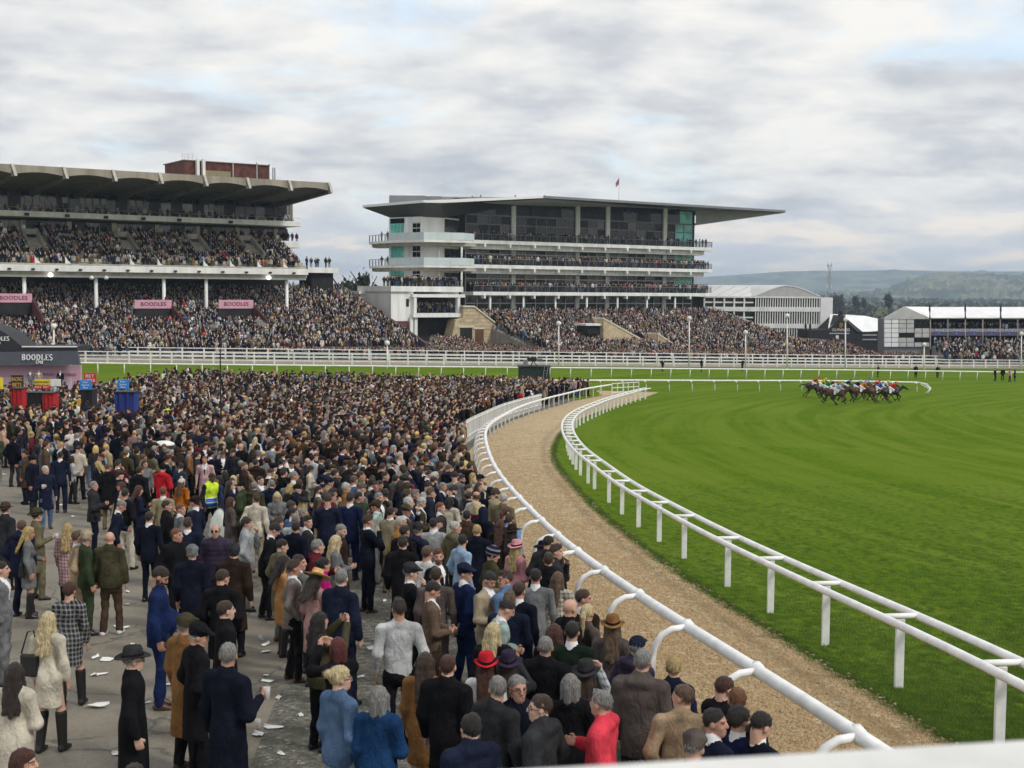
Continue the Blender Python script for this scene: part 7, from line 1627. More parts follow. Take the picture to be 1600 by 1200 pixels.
for (y, x) in rest[:N_IND]:
    fem = random.random() < 0.24; arch = random.choice([k for k in BODY if k.startswith('w_' if fem else 'm_') and k not in ('m_vest', 'm_big_front', 'w_jack_photo', 'm_puff_photo')])
    top, tn = random.choices(TOPS, TW)[0]; hd = random.choices(['long', 'bob', 'pony', 'bun', 'curly', 'fedora'], [6, 2, 1, 1, 1, 1])[0] if fem else random.choices(['short', 'quiff', 'curly', 'crop', 'fringe', 'flatcap', 'beanie', 'cap'], [7, 4, 2, 5, 1, 4, 1, .6])[0]
    hc = random.choices(['black', 'dark', 'brown', 'light', 'ginger', 'grey', 'white'], [3, 6, 6, 3, 1, 3, 1])[0] if not fem else random.choice(['dark', 'brown', 'blond', 'paleblond', 'auburn', 'black'])
    hatc, hn = random.choice((('charcoal', 'grey'), ('brown', 'brown'), ('olive', 'olive'), ('navy', 'navy'), ('black', 'black')))
    g_ = GN_[arch.split('_')[1]] if arch.split('_')[1] in GN_ else 'jacket'; g_ = 'jacket' if 'big' in arch else g_
    hd_txt = ('%s %s' % (hn, HN[hd])) if hd in HATS else HN[hd].format(HCN[hc]); who = 'woman' if fem else 'man'
    best = sorted(SHORT, key=lambda s: (s[0]-x)**2+(s[1]-y)**2); lab = None
    for bx, by, s in best[:5]:
        side = ('behind' if y > by else 'in front of') if abs(y-by) > abs(x-bx) else ('right of' if x > bx else 'left of'); c = '%s in %s %s, %s, %s %s' % (who, tn, g_, hd_txt, side, s)
        if c not in used_labels and len(c.split()) <= 16: lab = c; break
    if lab is None: lab = '%s in %s %s, %s, %s in the crowd' % (who, tn, g_, hd_txt, ['well back', 'near the rail', 'deep'][len(used_labels) % 3])
    used_labels.add(lab); bt = top if g_ == 'suit' and random.random() < .75 else random.choice(['black', 'navy', 'charcoal', 'grey', 'denim', 'midnight', 'khaki'])
    person((x, y, float(gz(x, y))), face_for(x, y), arch, top, bt, hd, 'bald' if hd == 'fringe' and random.random() < .5 else hc, lab, scale=random.gauss(0.93 if fem else 0.995, 0.03), hatc=hatc, mirror=random.random() < .5, kind=random.choice(['plain']*5+['tweed', 'quilt' if 'puff' in arch else 'plain']), beard=(not fem and random.random() < .2))
print('PEOPLE', len(PEOPLE), 'REST', len(rest), 'STAND', len(CROWD), 'last individual at', rest[N_IND-1] if N_IND else None)
# ---- everybody else: one mass, low-detail figures instanced on points
for (y, x) in rest[N_IND:]: CROWD.append((x, y, float(gz(x, y)), face_for(x, y), False, 'flat'))
def attr_mat(name, attr, rough=0.85):
    m = bpy.data.materials.new(name); m.use_nodes = True; nt = m.node_tree; a = N(nt, 'ShaderNodeAttribute', attribute_type='INSTANCER', attribute_name=attr); b = nt.nodes['Principled BSDF']; b.inputs['Roughness'].default_value = rough; b.inputs['Specular IOR Level'].default_value = 0.08
    t = N(nt, 'ShaderNodeTexCoord'); n = nnoise(nt, t.outputs['Object'], 7.0, 3); c = nmix(nt, 1.0, a.outputs['Color'], nramp(nt, n, [(0.3, 0.72), (0.7, 1.12)]), 'MULTIPLY'); nt.links.new(c, b.inputs['Base Color']); return m
cm = {k: attr_mat('crowd_%s' % k, 'c_'+k, r_) for k, r_ in (('skin', .55), ('top', .88), ('bot', .88), ('hair', .6), ('shirt', .7))}
CV = bpy.data.collections.new('crowd_figures'); nv = 0
for bi, k in enumerate(LOWN):
    fem = k.startswith('w_')
    for hk in (['long', 'bob'] if fem else [('short', 'flatcap'), ('crop', 'quiff'), ('short', 'curly'), ('crop', 'short')][bi % 4]):
        b_ = LOW[k]; hm_ = HAIRL[hk] if hk in HAIRL else HATL[hk]; bm2 = bmesh.new(); bm2.from_mesh(b_); n0 = len(bm2.faces); t = hm_.copy(); t.transform(HEADM[k]); t.polygons.foreach_set('material_index', [0]*len(t.polygons)); bm2.from_mesh(t); bm2.faces.ensure_lookup_table()
        mp = {0: 0, 1: 1, 2: 2, 3: 2, 4: 4, 5: 0, 6: 0, 7: 4, 8: 3}
        for f_ in bm2.faces: f_.material_index = mp[f_.material_index] if f_.index < n0 else 3; f_.smooth = True
        me = bpy.data.meshes.new('crowd_figure'); bm2.to_mesh(me); bm2.free()
        for q in ('skin', 'top', 'bot', 'hair', 'shirt'): me.materials.append(cm[q])
        CV.objects.link(bpy.data.objects.new('crowd_figure_%02d' % nv, me)); nv += 1
def crowd_obj(name, pts, label):
    n = len(pts); me = bpy.data.meshes.new(name); me.from_pydata([(p[0], p[1], p[2]-(0.42 if p[4] else 0)) for p in pts], [], [])
    rg = np.random.default_rng(3)
    def attr(nm, typ, key, data): a = me.attributes.new(nm, typ, 'POINT'); a.data.foreach_set(key, np.asarray(data).ravel())
    attr('idx', 'INT', 'value', rg.integers(0, nv, n)); attr('rz', 'FLOAT', 'value', np.array([p[3] for p in pts], np.float32)); attr('sc', 'FLOAT', 'value', rg.normal(0.98, 0.045, n).astype(np.float32))
    tops = np.array([C_[t[0]] for t in TOPS]+[C_['red'], C_['white'], C_['pink'], C_['dustypink'], C_['paleblue'], C_['beige'], C_['orange'], C_['purple']]); w = np.array(TW+[.4, 1.6, .4, .8, .5, 2.0, .12, .3]); w /= w.sum()
    def col(nm, base, jit): 
        c = np.clip(base*rg.uniform(1-jit, 1+jit, (n, 1))*rg.uniform(.92, 1.08, (n, 3)), 0, 1); attr(nm, 'FLOAT_COLOR', 'color', np.c_[c, np.ones(n)].astype(np.float32))
    col('c_top', tops[rg.choice(len(tops), n, p=w)], .35); bots = np.array([C_[k] for k in ('black', 'navy', 'charcoal', 'midnight', 'grey', 'denim', 'khaki')]); col('c_bot', bots[rg.integers(0, len(bots), n)], .3)
    hc = np.array([H_C[k] for k in ('black', 'black', 'dark', 'dark', 'dark', 'brown', 'brown', 'dark', 'light', 'grey', 'blond', 'black', 'dark', 'auburn', 'grey', 'brown')]); col('c_hair', hc[rg.integers(0, len(hc), n)], .3)
    sk = np.array([(.52, .30, .22), (.47, .255, .185), (.56, .35, .27), (.40, .21, .145)]); col('c_skin', sk[rg.integers(0, 4, n)], .12); sh = np.array([C_['white'], C_['white'], C_['paleblue'], C_['black'], C_['lightgrey']]); col('c_shirt', sh[rg.integers(0, 5, n)], .2)
    o = bpy.data.objects.new(name, me); COL.objects.link(o); o['kind'] = 'stuff'; o['label'] = label; o['category'] = 'crowd'
    ng = bpy.data.node_groups.new(name+'_spread', 'GeometryNodeTree'); ng.interface.new_socket('Geometry', in_out='INPUT', socket_type='NodeSocketGeometry'); ng.interface.new_socket('Geometry', in_out='OUTPUT', socket_type='NodeSocketGeometry')
    nn = ng.nodes; gi, go_ = nn.new('NodeGroupInput'), nn.new('NodeGroupOutput'); ci = nn.new('GeometryNodeCollectionInfo'); ci.inputs['Collection'].default_value = CV; ci.inputs['Separate Children'].default_value = True; ci.inputs['Reset Children'].default_value = True
    ip = nn.new('GeometryNodeInstanceOnPoints'); ip.inputs['Pick Instance'].default_value = True
    def na(nm, dt): q = nn.new('GeometryNodeInputNamedAttribute'); q.data_type = dt; q.inputs['Name'].default_value = nm; return q.outputs['Attribute']
    cx = nn.new('ShaderNodeCombineXYZ'); ng.links.new(na('rz', 'FLOAT'), cx.inputs[2]); ng.links.new(gi.outputs[0], ip.inputs['Points']); ng.links.new(ci.outputs[0], ip.inputs['Instance']); ng.links.new(na('idx', 'INT'), ip.inputs['Instance Index'])
    er = nn.new('FunctionNodeEulerToRotation'); ng.links.new(cx.outputs[0], er.inputs[0]); ng.links.new(er.outputs[0], ip.inputs['Rotation']); ng.links.new(na('sc', 'FLOAT'), ip.inputs['Scale']); ng.links.new(ip.outputs[0], go_.inputs[0])
    md = o.modifiers.new('spread', 'NODES'); md.node_group = ng; return o
st_ = [p for p in CROWD if p[5] != 'flat' or p[1] > 135]; en_ = [p for p in CROWD if p[5] == 'flat' and p[1] <= 135]
crowd_obj('grandstand_crowd', st_, 'dense distant crowd on the grandstands, balconies and terraces'); crowd_obj('enclosure_crowd', en_, 'dense mass of racegoers filling the far part of the enclosure')
# ================================================================== horses and jockeys
def horse_mesh(ph):
    f = Field(); f.grp('coat', 0.07); f.grp('leg', 0.03); f.grp('hair', 0.03)
    f.cone('coat', (0, -.42, 1.20), (0, .38, 1.16), .29, .29, 1, .86); f.ell('coat', (0, -.62, 1.24), (.25, .33, .29)); f.ell('coat', (0, .52, 1.18), (.22, .27, .32)); f.cone('coat', (0, .62, 1.30), (0, 1.18, 1.66), .21, .115, 1, .72)
    f.cone('coat', (0, 1.14, 1.70), (0, 1.40, 1.56), .115, .095, 1, .75); f.cone('coat', (0, 1.40, 1.56), (0, 1.64, 1.40), .095, .062, 1, .8)
    for s in (-1, 1): f.cone('coat', (s*.055, 1.12, 1.77), (s*.06, 1.11, 1.88), .03, .012)
    fr = {0: ((.62, .62, .95, .45, 1.18, .14), (.60, .50, .72, .62, .50, .42)), 1: ((.58, .62, .70, .50, .38, .40), (.60, .62, .90, .70, .70, .42))}[ph]
    hd = {0: ((-.68, .90, -.55, .62, -1.12, .20), (-.66, .86, -.40, .58, -.86, .12)), 1: ((-.62, .86, -.30, .58, -.18, .14), (-.64, .86, -.38, .62, -.02, .22))}[ph]
    for s, (y0, _, y1, z1, y2, z2) in zip((-1, 1), fr):
        f.cone('coat', (s*.13, .52, 1.10), (s*.12, y0+.04, .92), .15, .105); f.cone('coat', (s*.12, y0+.04, .92), (s*.12, y1, z1), .095, .055); f.cone('leg', (s*.12, y1, z1), (s*.12, y2, z2), .052, .038); f.cone('leg', (s*.12, y2, z2), (s*.12, y2+.06, z2-.09), .045, .055)
    for s, (y0, z0, y1, z1, y2, z2) in zip((-1, 1), hd):
        f.cone('coat', (s*.14, -.66, 1.16), (s*.13, y0+.18, z0-.04), .20, .12); f.cone('coat', (s*.13, y0+.18, z0-.04), (s*.12, y1-.14, z1), .10, .06); f.cone('leg', (s*.12, y1-.14, z1), (s*.12, y2, z2), .054, .04); f.cone('leg', (s*.12, y2, z2), (s*.12, y2+.07, z2-.08), .046, .055)
    f.cone('hair', (0, -.92, 1.36), (0, -1.22, 1.34), .055, .07); f.cone('hair', (0, -1.22, 1.34), (.03, -1.62, 1.08), .07, .03); f.cone('hair', (0, .62, 1.50), (0, 1.10, 1.78), .04, .035, 1, .5)
    V, Q = f.mesh(.024); g = f.label(V[Q].mean(1)); me = bpy.data.meshes.new('horse_body'); me.from_pydata(V.tolist(), [], Q.tolist())
    for i in range(3): me.materials.append(PLACE[i])
    me.polygons.foreach_set('material_index', g.astype(int).tolist()); me.polygons.foreach_set('use_smooth', [True]*len(Q)); return me
def jockey_mesh():
    f = Field(); f.grp('top', 0.03); f.grp('breech', 0.025); f.grp('boot', 0.015); f.grp('cap', 0.01)
    f.cone('top', (0, -.30, .62), (0, .12, .82), .125, .135, 1, 1.05); f.cone('top', (-.14, .14, .86), (.14, .14, .86), .075, .075)
    for s in (-1, 1):
        f.cone('top', (s*.18, .14, .84), (s*.25, .28, .58), .062, .05); f.cone('top', (s*.25, .28, .58), (s*.10, .50, .55), .048, .036); hand(f, (s*.10, .50, .55), (-s*.2, 1, -.1), s, (0, -.3, -1), 1.2)
        f.cone('breech', (s*.10, -.30, .58), (s*.26, .10, .36), .105, .07); f.cone('breech', (s*.26, .10, .36), (s*.27, -.04, .20), .062, .055); f.cone('boot', (s*.27, -.04, .22), (s*.27, -.20, -.06), .055, .042); f.cone('boot', (s*.27, -.22, -.08), (s*.28, -.06, -.11), .04, .032)
    Mh = Matrix.Translation((0, .34, 1.02)) @ Matrix.Rotation(-.15, 4, 'X'); w = head_parts(f, Mh, (0, .17, .90)); f.ell('cap', w((0, -.015, .04)), (.096, .116, .092)); f.ell('cap', w((0, .11, .035)), (.06, .05, .012))
    V, Q = f.mesh(.014); g = f.label(V[Q].mean(1)); mp = {'top': 1, 'breech': 2, 'boot': 3, 'cap': 4}; mi = np.array([mp.get(n, 0) for n in f.order])[g]; return raw_mesh('jockey_body', V, Q, mi)
HM = reduce_all([(horse_mesh(0), [.5]), (horse_mesh(1), [.5]), (jockey_mesh(), [.3])]); JM = HM[2]
coats = [('dark bay', mat('dark_bay_coat', (.030, .016, .011), .5, .15, 3)), ('bay', mat('bay_coat', (.075, .030, .016), .5, .15, 3)), ('near-black', mat('near_black_coat', (.012, .010, .010), .5, .15, 3)), ('chestnut', mat('chestnut_coat', (.10, .035, .017), .5, .15, 3))]
hblack = mat('black_mane_and_leg', (.010, .008, .008), .6, .1)
for k, c in (('j_red', (.6, .02, .03)), ('j_yellow', (.75, .62, .06)), ('j_green', (.02, .28, .07)), ('j_white', (.72, .72, .74)), ('j_blue', (.05, .12, .5)), ('j_orange', (.75, .22, .02)), ('j_navy', (.015, .025, .10)), ('j_lime', (.4, .7, .08)), ('j_pale', (.42, .52, .75)), ('j_pink', (.7, .15, .25))): C_[k] = c
# photograph pixel of the hooves, coat, gait, silks, cap
FIELD = [(1272, 621, 0, 0, 'red', 'red', 12), (1283, 623, 2, 1, 'yellow', 'yellow', 5), (1291, 628, 1, 1, 'green', 'yellow', 20), (1301, 631, 1, 0, 'white', 'red', 30), (1308, 634, 1, 1, 'pale', 'lime', 35), (1322, 625, 0, 0, 'navy', 'blue', 4), (1337, 627, 2, 1, 'navy', 'white', 0), (1347, 629, 1, 0, 'orange', 'white', 8), (1352, 623, 0, 1, 'blue', 'blue', -4), (1367, 626, 2, 0, 'red', 'red', 0), (1372, 630, 3, 1, 'blue', 'pale', 6), (1380, 627, 2, 0, 'white', 'yellow', 3), (1392, 631, 2, 1, 'red', 'red', 0)]
desc = {'pale': 'pale blue'}
for i, (px, py, ci, ga_, silk, capc, ang) in enumerate(FIELD):
    p = G(px, py); cn, cmat = coats[ci]; o = bpy.data.objects.new('horse', HM[ga_]); COL.objects.link(o); o.location = tuple(p); o.rotation_euler[2] = -R(90+ang); set_slots(o, [cmat, hblack if ci != 3 else cmat, hblack])
    s_, c_ = desc.get(silk, silk), desc.get(capc, capc); pl = ['last of the field with raised tail', 'near the back of the field', 'in the rear group', 'nearest the camera at the rear', 'turned slightly to the camera', 'in mid field', 'on the far side in mid field', 'in the centre of the field', 'farthest from the camera', 'close behind the leaders', 'third from the front', 'second from the front', 'leading the field with head stretched out'][i]
    tag(o, '%s galloping horse %s' % (cn, pl), 'horse', 'racing horses')
    sc_ = MB(); sc_.hexa([(-.30, -.45, 1.05), (.30, -.45, 1.05), (.30, .05, 1.05), (-.30, .05, 1.05), (-.20, -.45, 1.52), (.20, -.45, 1.52), (.20, .05, 1.50), (-.20, .05, 1.50)]); cl = sc_.mesh('saddle_cloth'); cl.materials.append(shirt_w); q = bpy.data.objects.new('saddle_cloth', cl); COL.objects.link(q); q.parent = o; q.scale = (1.0, .55, 1.0)
    j = bpy.data.objects.new('person', JM); COL.objects.link(j); Rm = Matrix.Rotation(-R(90+ang), 4, 'Z'); j.location = tuple(np.array(p)+np.array(Rm @ Vector((0, .10, 1.02)))); j.rotation_euler[2] = -R(90+ang)
    set_slots(j, [skins[i % 3], cloth('j_'+silk), shirt_w, shoe_b, cloth('j_'+capc), skins[i % 3], feature_m, shirt_w]); tag(j, 'jockey in %s silks and %s cap, %s' % (s_, c_, pl), 'jockey', 'jockeys')
# ================================================================== things carried, litter
def wrist_world(o, arch, side, fwd=0.10, up=0.0):
    el, wr = ARMS[ARCH[arch]['a'][2 if side < 0 else 3]]; k = 0.9 if arch.startswith('w') else 1; s = o.scale[1]; v = Vector((side*wr[0]*k*s, (wr[1]+fwd)*s, (wr[2]+up)*s)); return o.location+Matrix.Rotation(o.rotation_euler[2], 4, 'Z') @ v
phone_me = MB().box((-.037, -.005, -.075), (.037, .005, .075)).mesh('phone'); phone_me.materials.append(mat('black_phone', (.012, .012, .014), .25, .05, spec=.6)); scr = MB().box((-.033, -.0062, -.068), (.033, -.0052, .068)).mesh('screen'); scr.materials.append(mat('phone_screen', (.10, .13, .16), .2, .3, 20, spec=.6))
def phone(sub, label, both=False, wide=False):
    o = find(sub); arch = next(a for q, a, s in PEOPLE if q == o)
    p = wrist_world(o, arch, 1, .10, .03)
    if both: p = (p+wrist_world(o, arch, -1, .10, .03))/2
    e_ = empty('phone', p, label, 'phone'); e_.rotation_euler = (-.2, R(90) if wide else 0, o.rotation_euler[2]); inst('case', phone_me, e_, (0, 0, 0)); inst('screen', scr, e_, (0, 0, 0))
phone('bright blue suit', 'phone in the hand of the stout man in the blue suit'); phone('brown jacket looking', 'phone held by the man in the brown tweed jacket'); phone('plum hat raising', 'phone held aloft by the woman in the plum hat', True); phone('grey hat and plaid', 'camera phone held sideways above the grey hat', True, True); phone('red bob', 'white-edged phone held up by the woman with the red bob', True, True)
cup_me = MB().lathe([(.028, 0), (.030, .003), (.040, .115), (.037, .115)], (0, 0, 0), 12).mesh('cup', smooth_=True); cup_me.materials.append(mat('clear_plastic', (.7, .7, .68), .2, .05, alpha=.55)); beer_me = MB().lathe([(.026, .004), (.034, .075), (.001, .076)], (0, 0, 0), 12).mesh('drink'); beer_me.materials.append(mat('amber_drink', (.35, .15, .03), .2, .1)); stout_me = beer_me.copy(); stout_me.materials.clear(); stout_me.materials.append(mat('dark_stout', (.012, .008, .006), .2, .1))
def cup(pos, label, dark=False, lying=False, group=None):
    e_ = empty('plastic_cup', pos, label, 'cup', group); inst('cup_wall', cup_me, e_, (0, 0, 0))
    if lying: e_.rotation_euler = (R(88), 0, random.uniform(0, 6))
    else: inst('drink', stout_me if dark else beer_me, e_, (0, 0, 0))
def cup_of(sub, label, dark=False):
    o = find(sub); arch = next(a for q, a, s in PEOPLE if q == o); cup(wrist_world(o, arch, 1, .09, -.03), label, dark)
cup_of('khaki coat raising', 'dark drink in the hand of the man in the green felt hat', True); cup_of('cropped hair holding a plastic', 'plastic cup held by the man in the dark navy coat'); cup_of('long black overcoat', 'plastic cup held by the big man in the long black overcoat'); cup_of('jeans drinking', 'cup at the mouth of the white-haired man in navy', True)
bag_m = mat('black_leather_bag', (.014, .013, .014), .45, .15)
def bag(sub, label, off, size=(.24, .10, .26), strap=True, m=bag_m):
    o = find(sub); s = o.scale[1]; Rz = Matrix.Rotation(o.rotation_euler[2], 4, 'Z'); p = o.location+Rz @ Vector(np.array(off)*s); e_ = empty('shoulder_bag', p, label, 'bag'); e_.rotation_euler[2] = o.rotation_euler[2]
    a, b_, c = (q/2 for q in size); mb = MB(); mb.hexa([(-a*.85, -b_, -c), (a*.85, -b_, -c), (a*.85, b_, -c), (-a*.85, b_, -c), (-a, -b_*.6, c), (a, -b_*.6, c), (a, b_*.6, c), (-a, b_*.6, c)]); me = mb.mesh('bag_body'); me.materials.append(m); q = inst('bag_body', me, e_, (0, 0, 0)); bv = q.modifiers.new('bevel', 'BEVEL'); bv.width = .03; bv.segments = 3
    if strap:
        t = MB().tube([(-a*.9, 0, c), (-a*.3, .02, c+.25), (a*.3, .03, c+.27), (a*.9, 0, c)], .010, 6).mesh('strap'); t.materials.append(m); inst('strap', t, e_, (0, 0, 0))
bag('cream dress and black', 'black bag hanging from the blonde woman in the cream dress', (-.20, -.10, 1.12)); bag('bare legs and tall', 'black bag on the blonde woman in the grey jacket', (.16, -.12, .98)); bag('black rucksack', 'black rucksack on the woman in the long cream coat', (0, -.21, 1.24), (.28, .15, .36))
# steward's white sack
so_ = find('high-visibility vest'); bp_ = so_.location+Matrix.Rotation(so_.rotation_euler[2], 4, 'Z') @ Vector((.15, .55, 0)); rg = np.random.default_rng(9); v, f_ = [], []
for j, (r_, z) in enumerate(((.12, .01), (.24, .08), (.27, .25), (.24, .45), (.19, .65), (.10, .82), (.03, .9))):
    for k in range(18): a = 2*math.pi*k/18; rr = r_*(1+.16*math.sin(3*a+j)+.07*rg.normal()); v.append((rr*math.cos(a), rr*math.sin(a), z))
f_ = [(j*18+k, j*18+(k+1) % 18, (j+1)*18+(k+1) % 18, (j+1)*18+k) for j in range(6) for k in range(18)]+[tuple(range(108, 126))]
me = bpy.data.meshes.new('rubbish_sack'); me.from_pydata(v, [], f_); me.polygons.foreach_set('use_smooth', [True]*len(f_)); me.materials.append(mat('white_polythene', (.62, .66, .62), .35, .1, 4, .6, 14)); o = bpy.data.objects.new('rubbish_sack', me); COL.objects.link(o); o.location = bp_; tag(o, 'white rubbish sack held by the high-visibility steward', 'sack')
# hi-vis vest blue lower panel and reflective bands are parts of the steward
vb = MB()
for z0_, z1_, mi in ((.90, 1.08, 0), (1.10, 1.14, 1), (.99, 1.02, 1)): vb.lathe([(.192+(.004 if mi else 0), z0_), (.192+(.004 if mi else 0), z1_)], (0, .02, 0), 20, 1.0, .80, mi)
me = vb.mesh('vest_panel', smooth_=True); me.materials.append(mat('blue_vest_panel', (.02, .12, .50), .6, .05)); me.materials.append(mat('reflective_band', (.6, .62, .62), .3, .05)); q = bpy.data.objects.new('vest_panel', me); COL.objects.link(q); q.parent = so_
# litter on the tarmac and the grit
paper = mat('white_paper', (.72, .72, .70), .8, .06)
def scrap_mesh(seed, w, h):
    rg = np.random.default_rng(seed); n = 7; a = np.sort(rg.uniform(0, 2*math.pi, n)); pts = [(w*math.cos(t)*rg.uniform(.7, 1), h*math.sin(t)*rg.uniform(.7, 1), .006+abs(rg.normal(0, .014))) for t in a]
    me = bpy.data.meshes.new('paper_scrap'); me.from_pydata(pts+[(0, 0, .028)]+[(x*.98, y*.98, z-.004) for x, y, z in pts], [], [(i, (i+1) % n, n) for i in range(n)]+[(i, n+1+i, n+1+(i+1) % n, (i+1) % n) for i in range(n)]); me.materials.append(paper); return me
sm = [scrap_mesh(i, .11+.02*(i % 3), .06+.012*(i % 4)) for i in range(6)]
LIT = [(150, 1106, 1.5), (149, 1029, .8), (167, 1033, 1.0), (147, 1057, .7), (160, 1055, .7), (200, 926, .7), (199, 946, .7), (182, 981, .8), (196, 982, .8), (184, 1180, .7), (415, 1009, .9), (418, 1067, .8), (435, 1093, .7), (428, 1139, 1.0), (416, 1057, .5), (584, 1015, 1.2), (12, 1005, 1.0), (64, 1114, .6), (207, 1008, .6), (262, 1072, .8), (96, 790, .8), (112, 808, .8), (8, 742, .8), (20, 760, .8), (540, 880, .7), (600, 940, .7), (415, 1020, .8), (404, 1150, .8), (560, 1060, .7), (470, 1120, .6), (230, 1100, .5), (440, 1180, .6), (130, 880, .7), (25, 900, .6), (420, 930, .6), (560, 905, .6)]
for i, (x, y, s_) in enumerate(LIT):
    p = G(x, y); o = bpy.data.objects.new('paper_scrap', sm[i % 6]); COL.objects.link(o); o.location = (p[0], p[1], p[2]+.016); o.rotation_euler[2] = i*1.7; o.scale = (s_*1.15,)*3; tag(o, 'white paper scrap dropped on the ground among the racegoers', 'litter', 'paper scraps on the ground')
c = G(403, 1141); cup((c[0], c[1], c[2]+.02), 'plastic cup with dregs standing on the tarmac edge'); c = G(406, 1000); cup((c[0], c[1], c[2]+.05), 'empty plastic cup lying on the grit strip', lying=True)
# pale green liner of a bin standing at the parapet's foot
c = G(990, 1152, .85); g_ = float(gz(c[0], c[1])); bo = empty('litter_bin', (c[0], c[1], g_), 'bin with a crumpled pale green liner beside the coral red fleece', 'bin')
MB().lathe([(.24, 0), (.27, .04), (.30, .74), (.27, .76)], (c[0], c[1], g_), 14).build('body', green_m, bo, True)
v, f_ = [], []
for j, (r_, z) in enumerate(((.305, .55), (.33, .66), (.335, .78), (.30, .83), (.22, .76), (.12, .70))):
    for k in range(20): a = 2*math.pi*k/20; rr = r_*(1+.07*math.sin(5*a+j*1.3)); v.append((c[0]+rr*math.cos(a), c[1]+rr*math.sin(a), g_+z+.02*math.sin(4*a+j)))
f_ = [(j*20+k, j*20+(k+1) % 20, (j+1)*20+(k+1) % 20, (j+1)*20+k) for j in range(5) for k in range(20)]
lm = MB(); lm.add(v, f_); lm.build('liner', mat('pale_green_polythene', (.30, .42, .36), .3, .15, 6, .6, 20), bo, True)
# loose turf clods along the sand edge
cl = MB(); rg = np.random.default_rng(4)
clod = []
for k in range(520):
    y = rg.uniform(9, 60); x = float(X_sandr(y))+rg.normal(.02, .07); r_ = rg.uniform(.012, .036)
    g = float(gz(x, y))+.018; pts = [(x+r_*a*rg.uniform(.7, 1.3), y+r_*b_*rg.uniform(.7, 1.3), g+z*r_*rg.uniform(.6, 1.3)) for a, b_, z in ((-1, -1, -.1), (1, -1, -.1), (1, 1, -.1), (-1, 1, -.1), (-.6, -.6, .8), (.6, -.6, .8), (.6, .6, .8), (-.6, .6, .8))]; cl.hexa(pts, int(rg.integers(0, 2)))
o = cl.build('turf_clods', [mat('pale_clod', (.34, .28, .17), .95, .2, 9), mat('dark_clod', (.20, .165, .09), .95, .2, 9)]); o['kind'] = 'stuff'; o['label'] = 'crumbled turf and sand clods along the edge of the walk'; o['category'] = 'clods'
# ================================================================== grass blades near the rail, sand clumps
def scatter(name, label, cat, blade_me, pts, rots, scs):
    me = bpy.data.meshes.new(name); me.from_pydata(pts, [], []); a = me.attributes.new('rz', 'FLOAT', 'POINT'); a.data.foreach_set('value', np.asarray(rots, np.float32)); a = me.attributes.new('sc', 'FLOAT', 'POINT'); a.data.foreach_set('value', np.asarray(scs, np.float32))
    src = bpy.data.objects.new(name+'_piece', blade_me); o = bpy.data.objects.new(name, me); COL.objects.link(o); o['kind'] = 'stuff'; o['label'] = label; o['category'] = cat
    ng = bpy.data.node_groups.new(name, 'GeometryNodeTree'); ng.interface.new_socket('Geometry', in_out='INPUT', socket_type='NodeSocketGeometry'); ng.interface.new_socket('Geometry', in_out='OUTPUT', socket_type='NodeSocketGeometry'); nn = ng.nodes; gi, go_ = nn.new('NodeGroupInput'), nn.new('NodeGroupOutput'); oi = nn.new('GeometryNodeObjectInfo'); oi.inputs['Object'].default_value = src; ip = nn.new('GeometryNodeInstanceOnPoints')
    def na(nm): q = nn.new('GeometryNodeInputNamedAttribute'); q.data_type = 'FLOAT'; q.inputs['Name'].default_value = nm; return q.outputs['Attribute']
    cx = nn.new('ShaderNodeCombineXYZ'); ng.links.new(na('rz'), cx.inputs[2]); er = nn.new('FunctionNodeEulerToRotation'); ng.links.new(cx.outputs[0], er.inputs[0]); ng.links.new(er.outputs[0], ip.inputs['Rotation']); ng.links.new(na('sc'), ip.inputs['Scale']); ng.links.new(gi.outputs[0], ip.inputs['Points']); ng.links.new(oi.outputs['Geometry'], ip.inputs['Instance']); ng.links.new(ip.outputs[0], go_.inputs[0]); md = o.modifiers.new('spread', 'NODES'); md.node_group = ng
rg = np.random.default_rng(12); v, f_ = [], []
for k in range(16):
    a = rg.uniform(0, 6.28); x, y = rg.normal(0, .10, 2); l, wv_ = rg.uniform(.05, .10), .005; dx, dy = math.cos(a)*.03, math.sin(a)*.03; o_ = len(v); v += [(x-wv_, y, 0), (x+wv_, y, 0), (x+dx, y+dy, l)]; f_.append((o_, o_+1, o_+2))
tuft_me = bpy.data.meshes.new('grass_tuft'); tuft_me.from_pydata(v, [], f_); tuft_me.materials.append(mat('grass_blade', (.125, .200, .022), .7, .3, 3.0, col2=(.068, .128, .012)))
pts = []
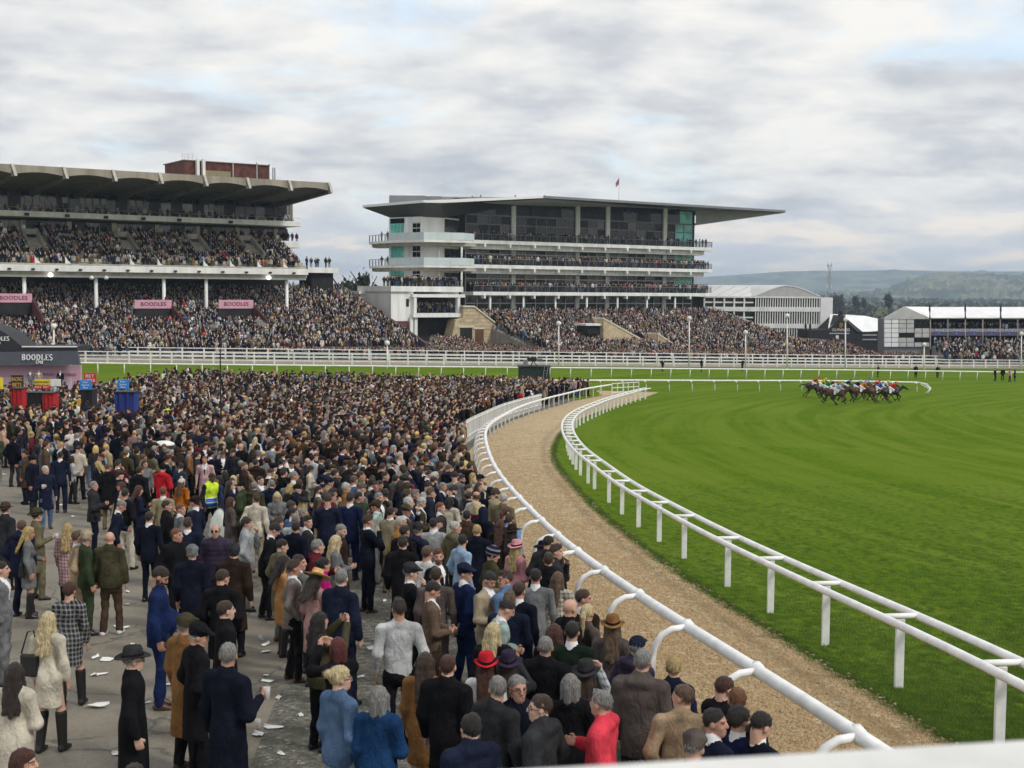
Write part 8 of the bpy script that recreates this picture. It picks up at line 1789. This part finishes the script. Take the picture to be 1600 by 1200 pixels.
while len(pts) < 30000:
    y = rg.uniform(10, 48); lo_ = float(X_sandr(y))+.02; x = rg.uniform(lo_, max(lo_+.6, 0.43*y+1.0))
    if rg.random() < min(1, 16/y)*(1-max(0,(y-30)/40)): pts.append((x, y, float(gz(x, y))))
for _ in range(7000):
    y = 9+70*rg.random()**1.6; x = float(X_sandr(y))+rg.normal(.02, .09); pts.append((x, y, float(gz(x, y))+.012))
n = len(pts); scatter('grass', 'short green turf blades beside the sand walk', 'grass', tuft_me, pts, rg.uniform(0, 6.28, n), rg.uniform(.3, .7, n))
v, f_ = [], []
for k in range(3):
    x, y = rg.normal(0, .05, 2); r_ = rg.uniform(.012, .028); o_ = len(v); v += [(x-r_, y, 0), (x, y-r_*1.5, 0), (x+r_, y, 0), (x, y+r_*1.5, 0), (x+r_*.2, y, r_*.9)]; f_ += [(o_, o_+1, o_+4), (o_+1, o_+2, o_+4), (o_+2, o_+3, o_+4), (o_+3, o_, o_+4)]
clump = bpy.data.meshes.new('sand_clump'); clump.from_pydata(v, [], f_); clump.materials.append(mat('sand_clump', (.44, .32, .18), .95, .3, 12, col2=(.25, .17, .085)))
pts = []
while len(pts) < 15000:
    y = rg.uniform(9, 80); x = rg.uniform(float(X_rail(y))-.6, float(X_sandr(y))-.03)
    if rg.random() < min(1, 14/y)*(1-max(0, (y-25)/55)): pts.append((x, y, float(gz(x, y))+.018))
n = len(pts); scatter('sand_clumps', 'small clumps of churned sand and fibre on the walk', 'sand', clump, pts, rg.uniform(0, 6.28, n), rg.uniform(.5, 1.3, n))
# ================================================================== air
hz = MB().box((-9500, -35, -45), (9500, 9600, 190)).build('haze', black_m); hz.data.materials.clear(); hm = bpy.data.materials.new('haze_air'); hm.use_nodes = True; nt = hm.node_tree; nt.nodes.clear(); vo = N(nt, 'ShaderNodeVolumePrincipled'); vo.inputs['Density'].default_value = 0.00015; vo.inputs['Color'].default_value = (.62, .80, 1.0, 1); om = N(nt, 'ShaderNodeOutputMaterial'); nt.links.new(vo.outputs[0], om.inputs['Volume']); hz.data.materials.append(hm); hz['kind'] = 'stuff'
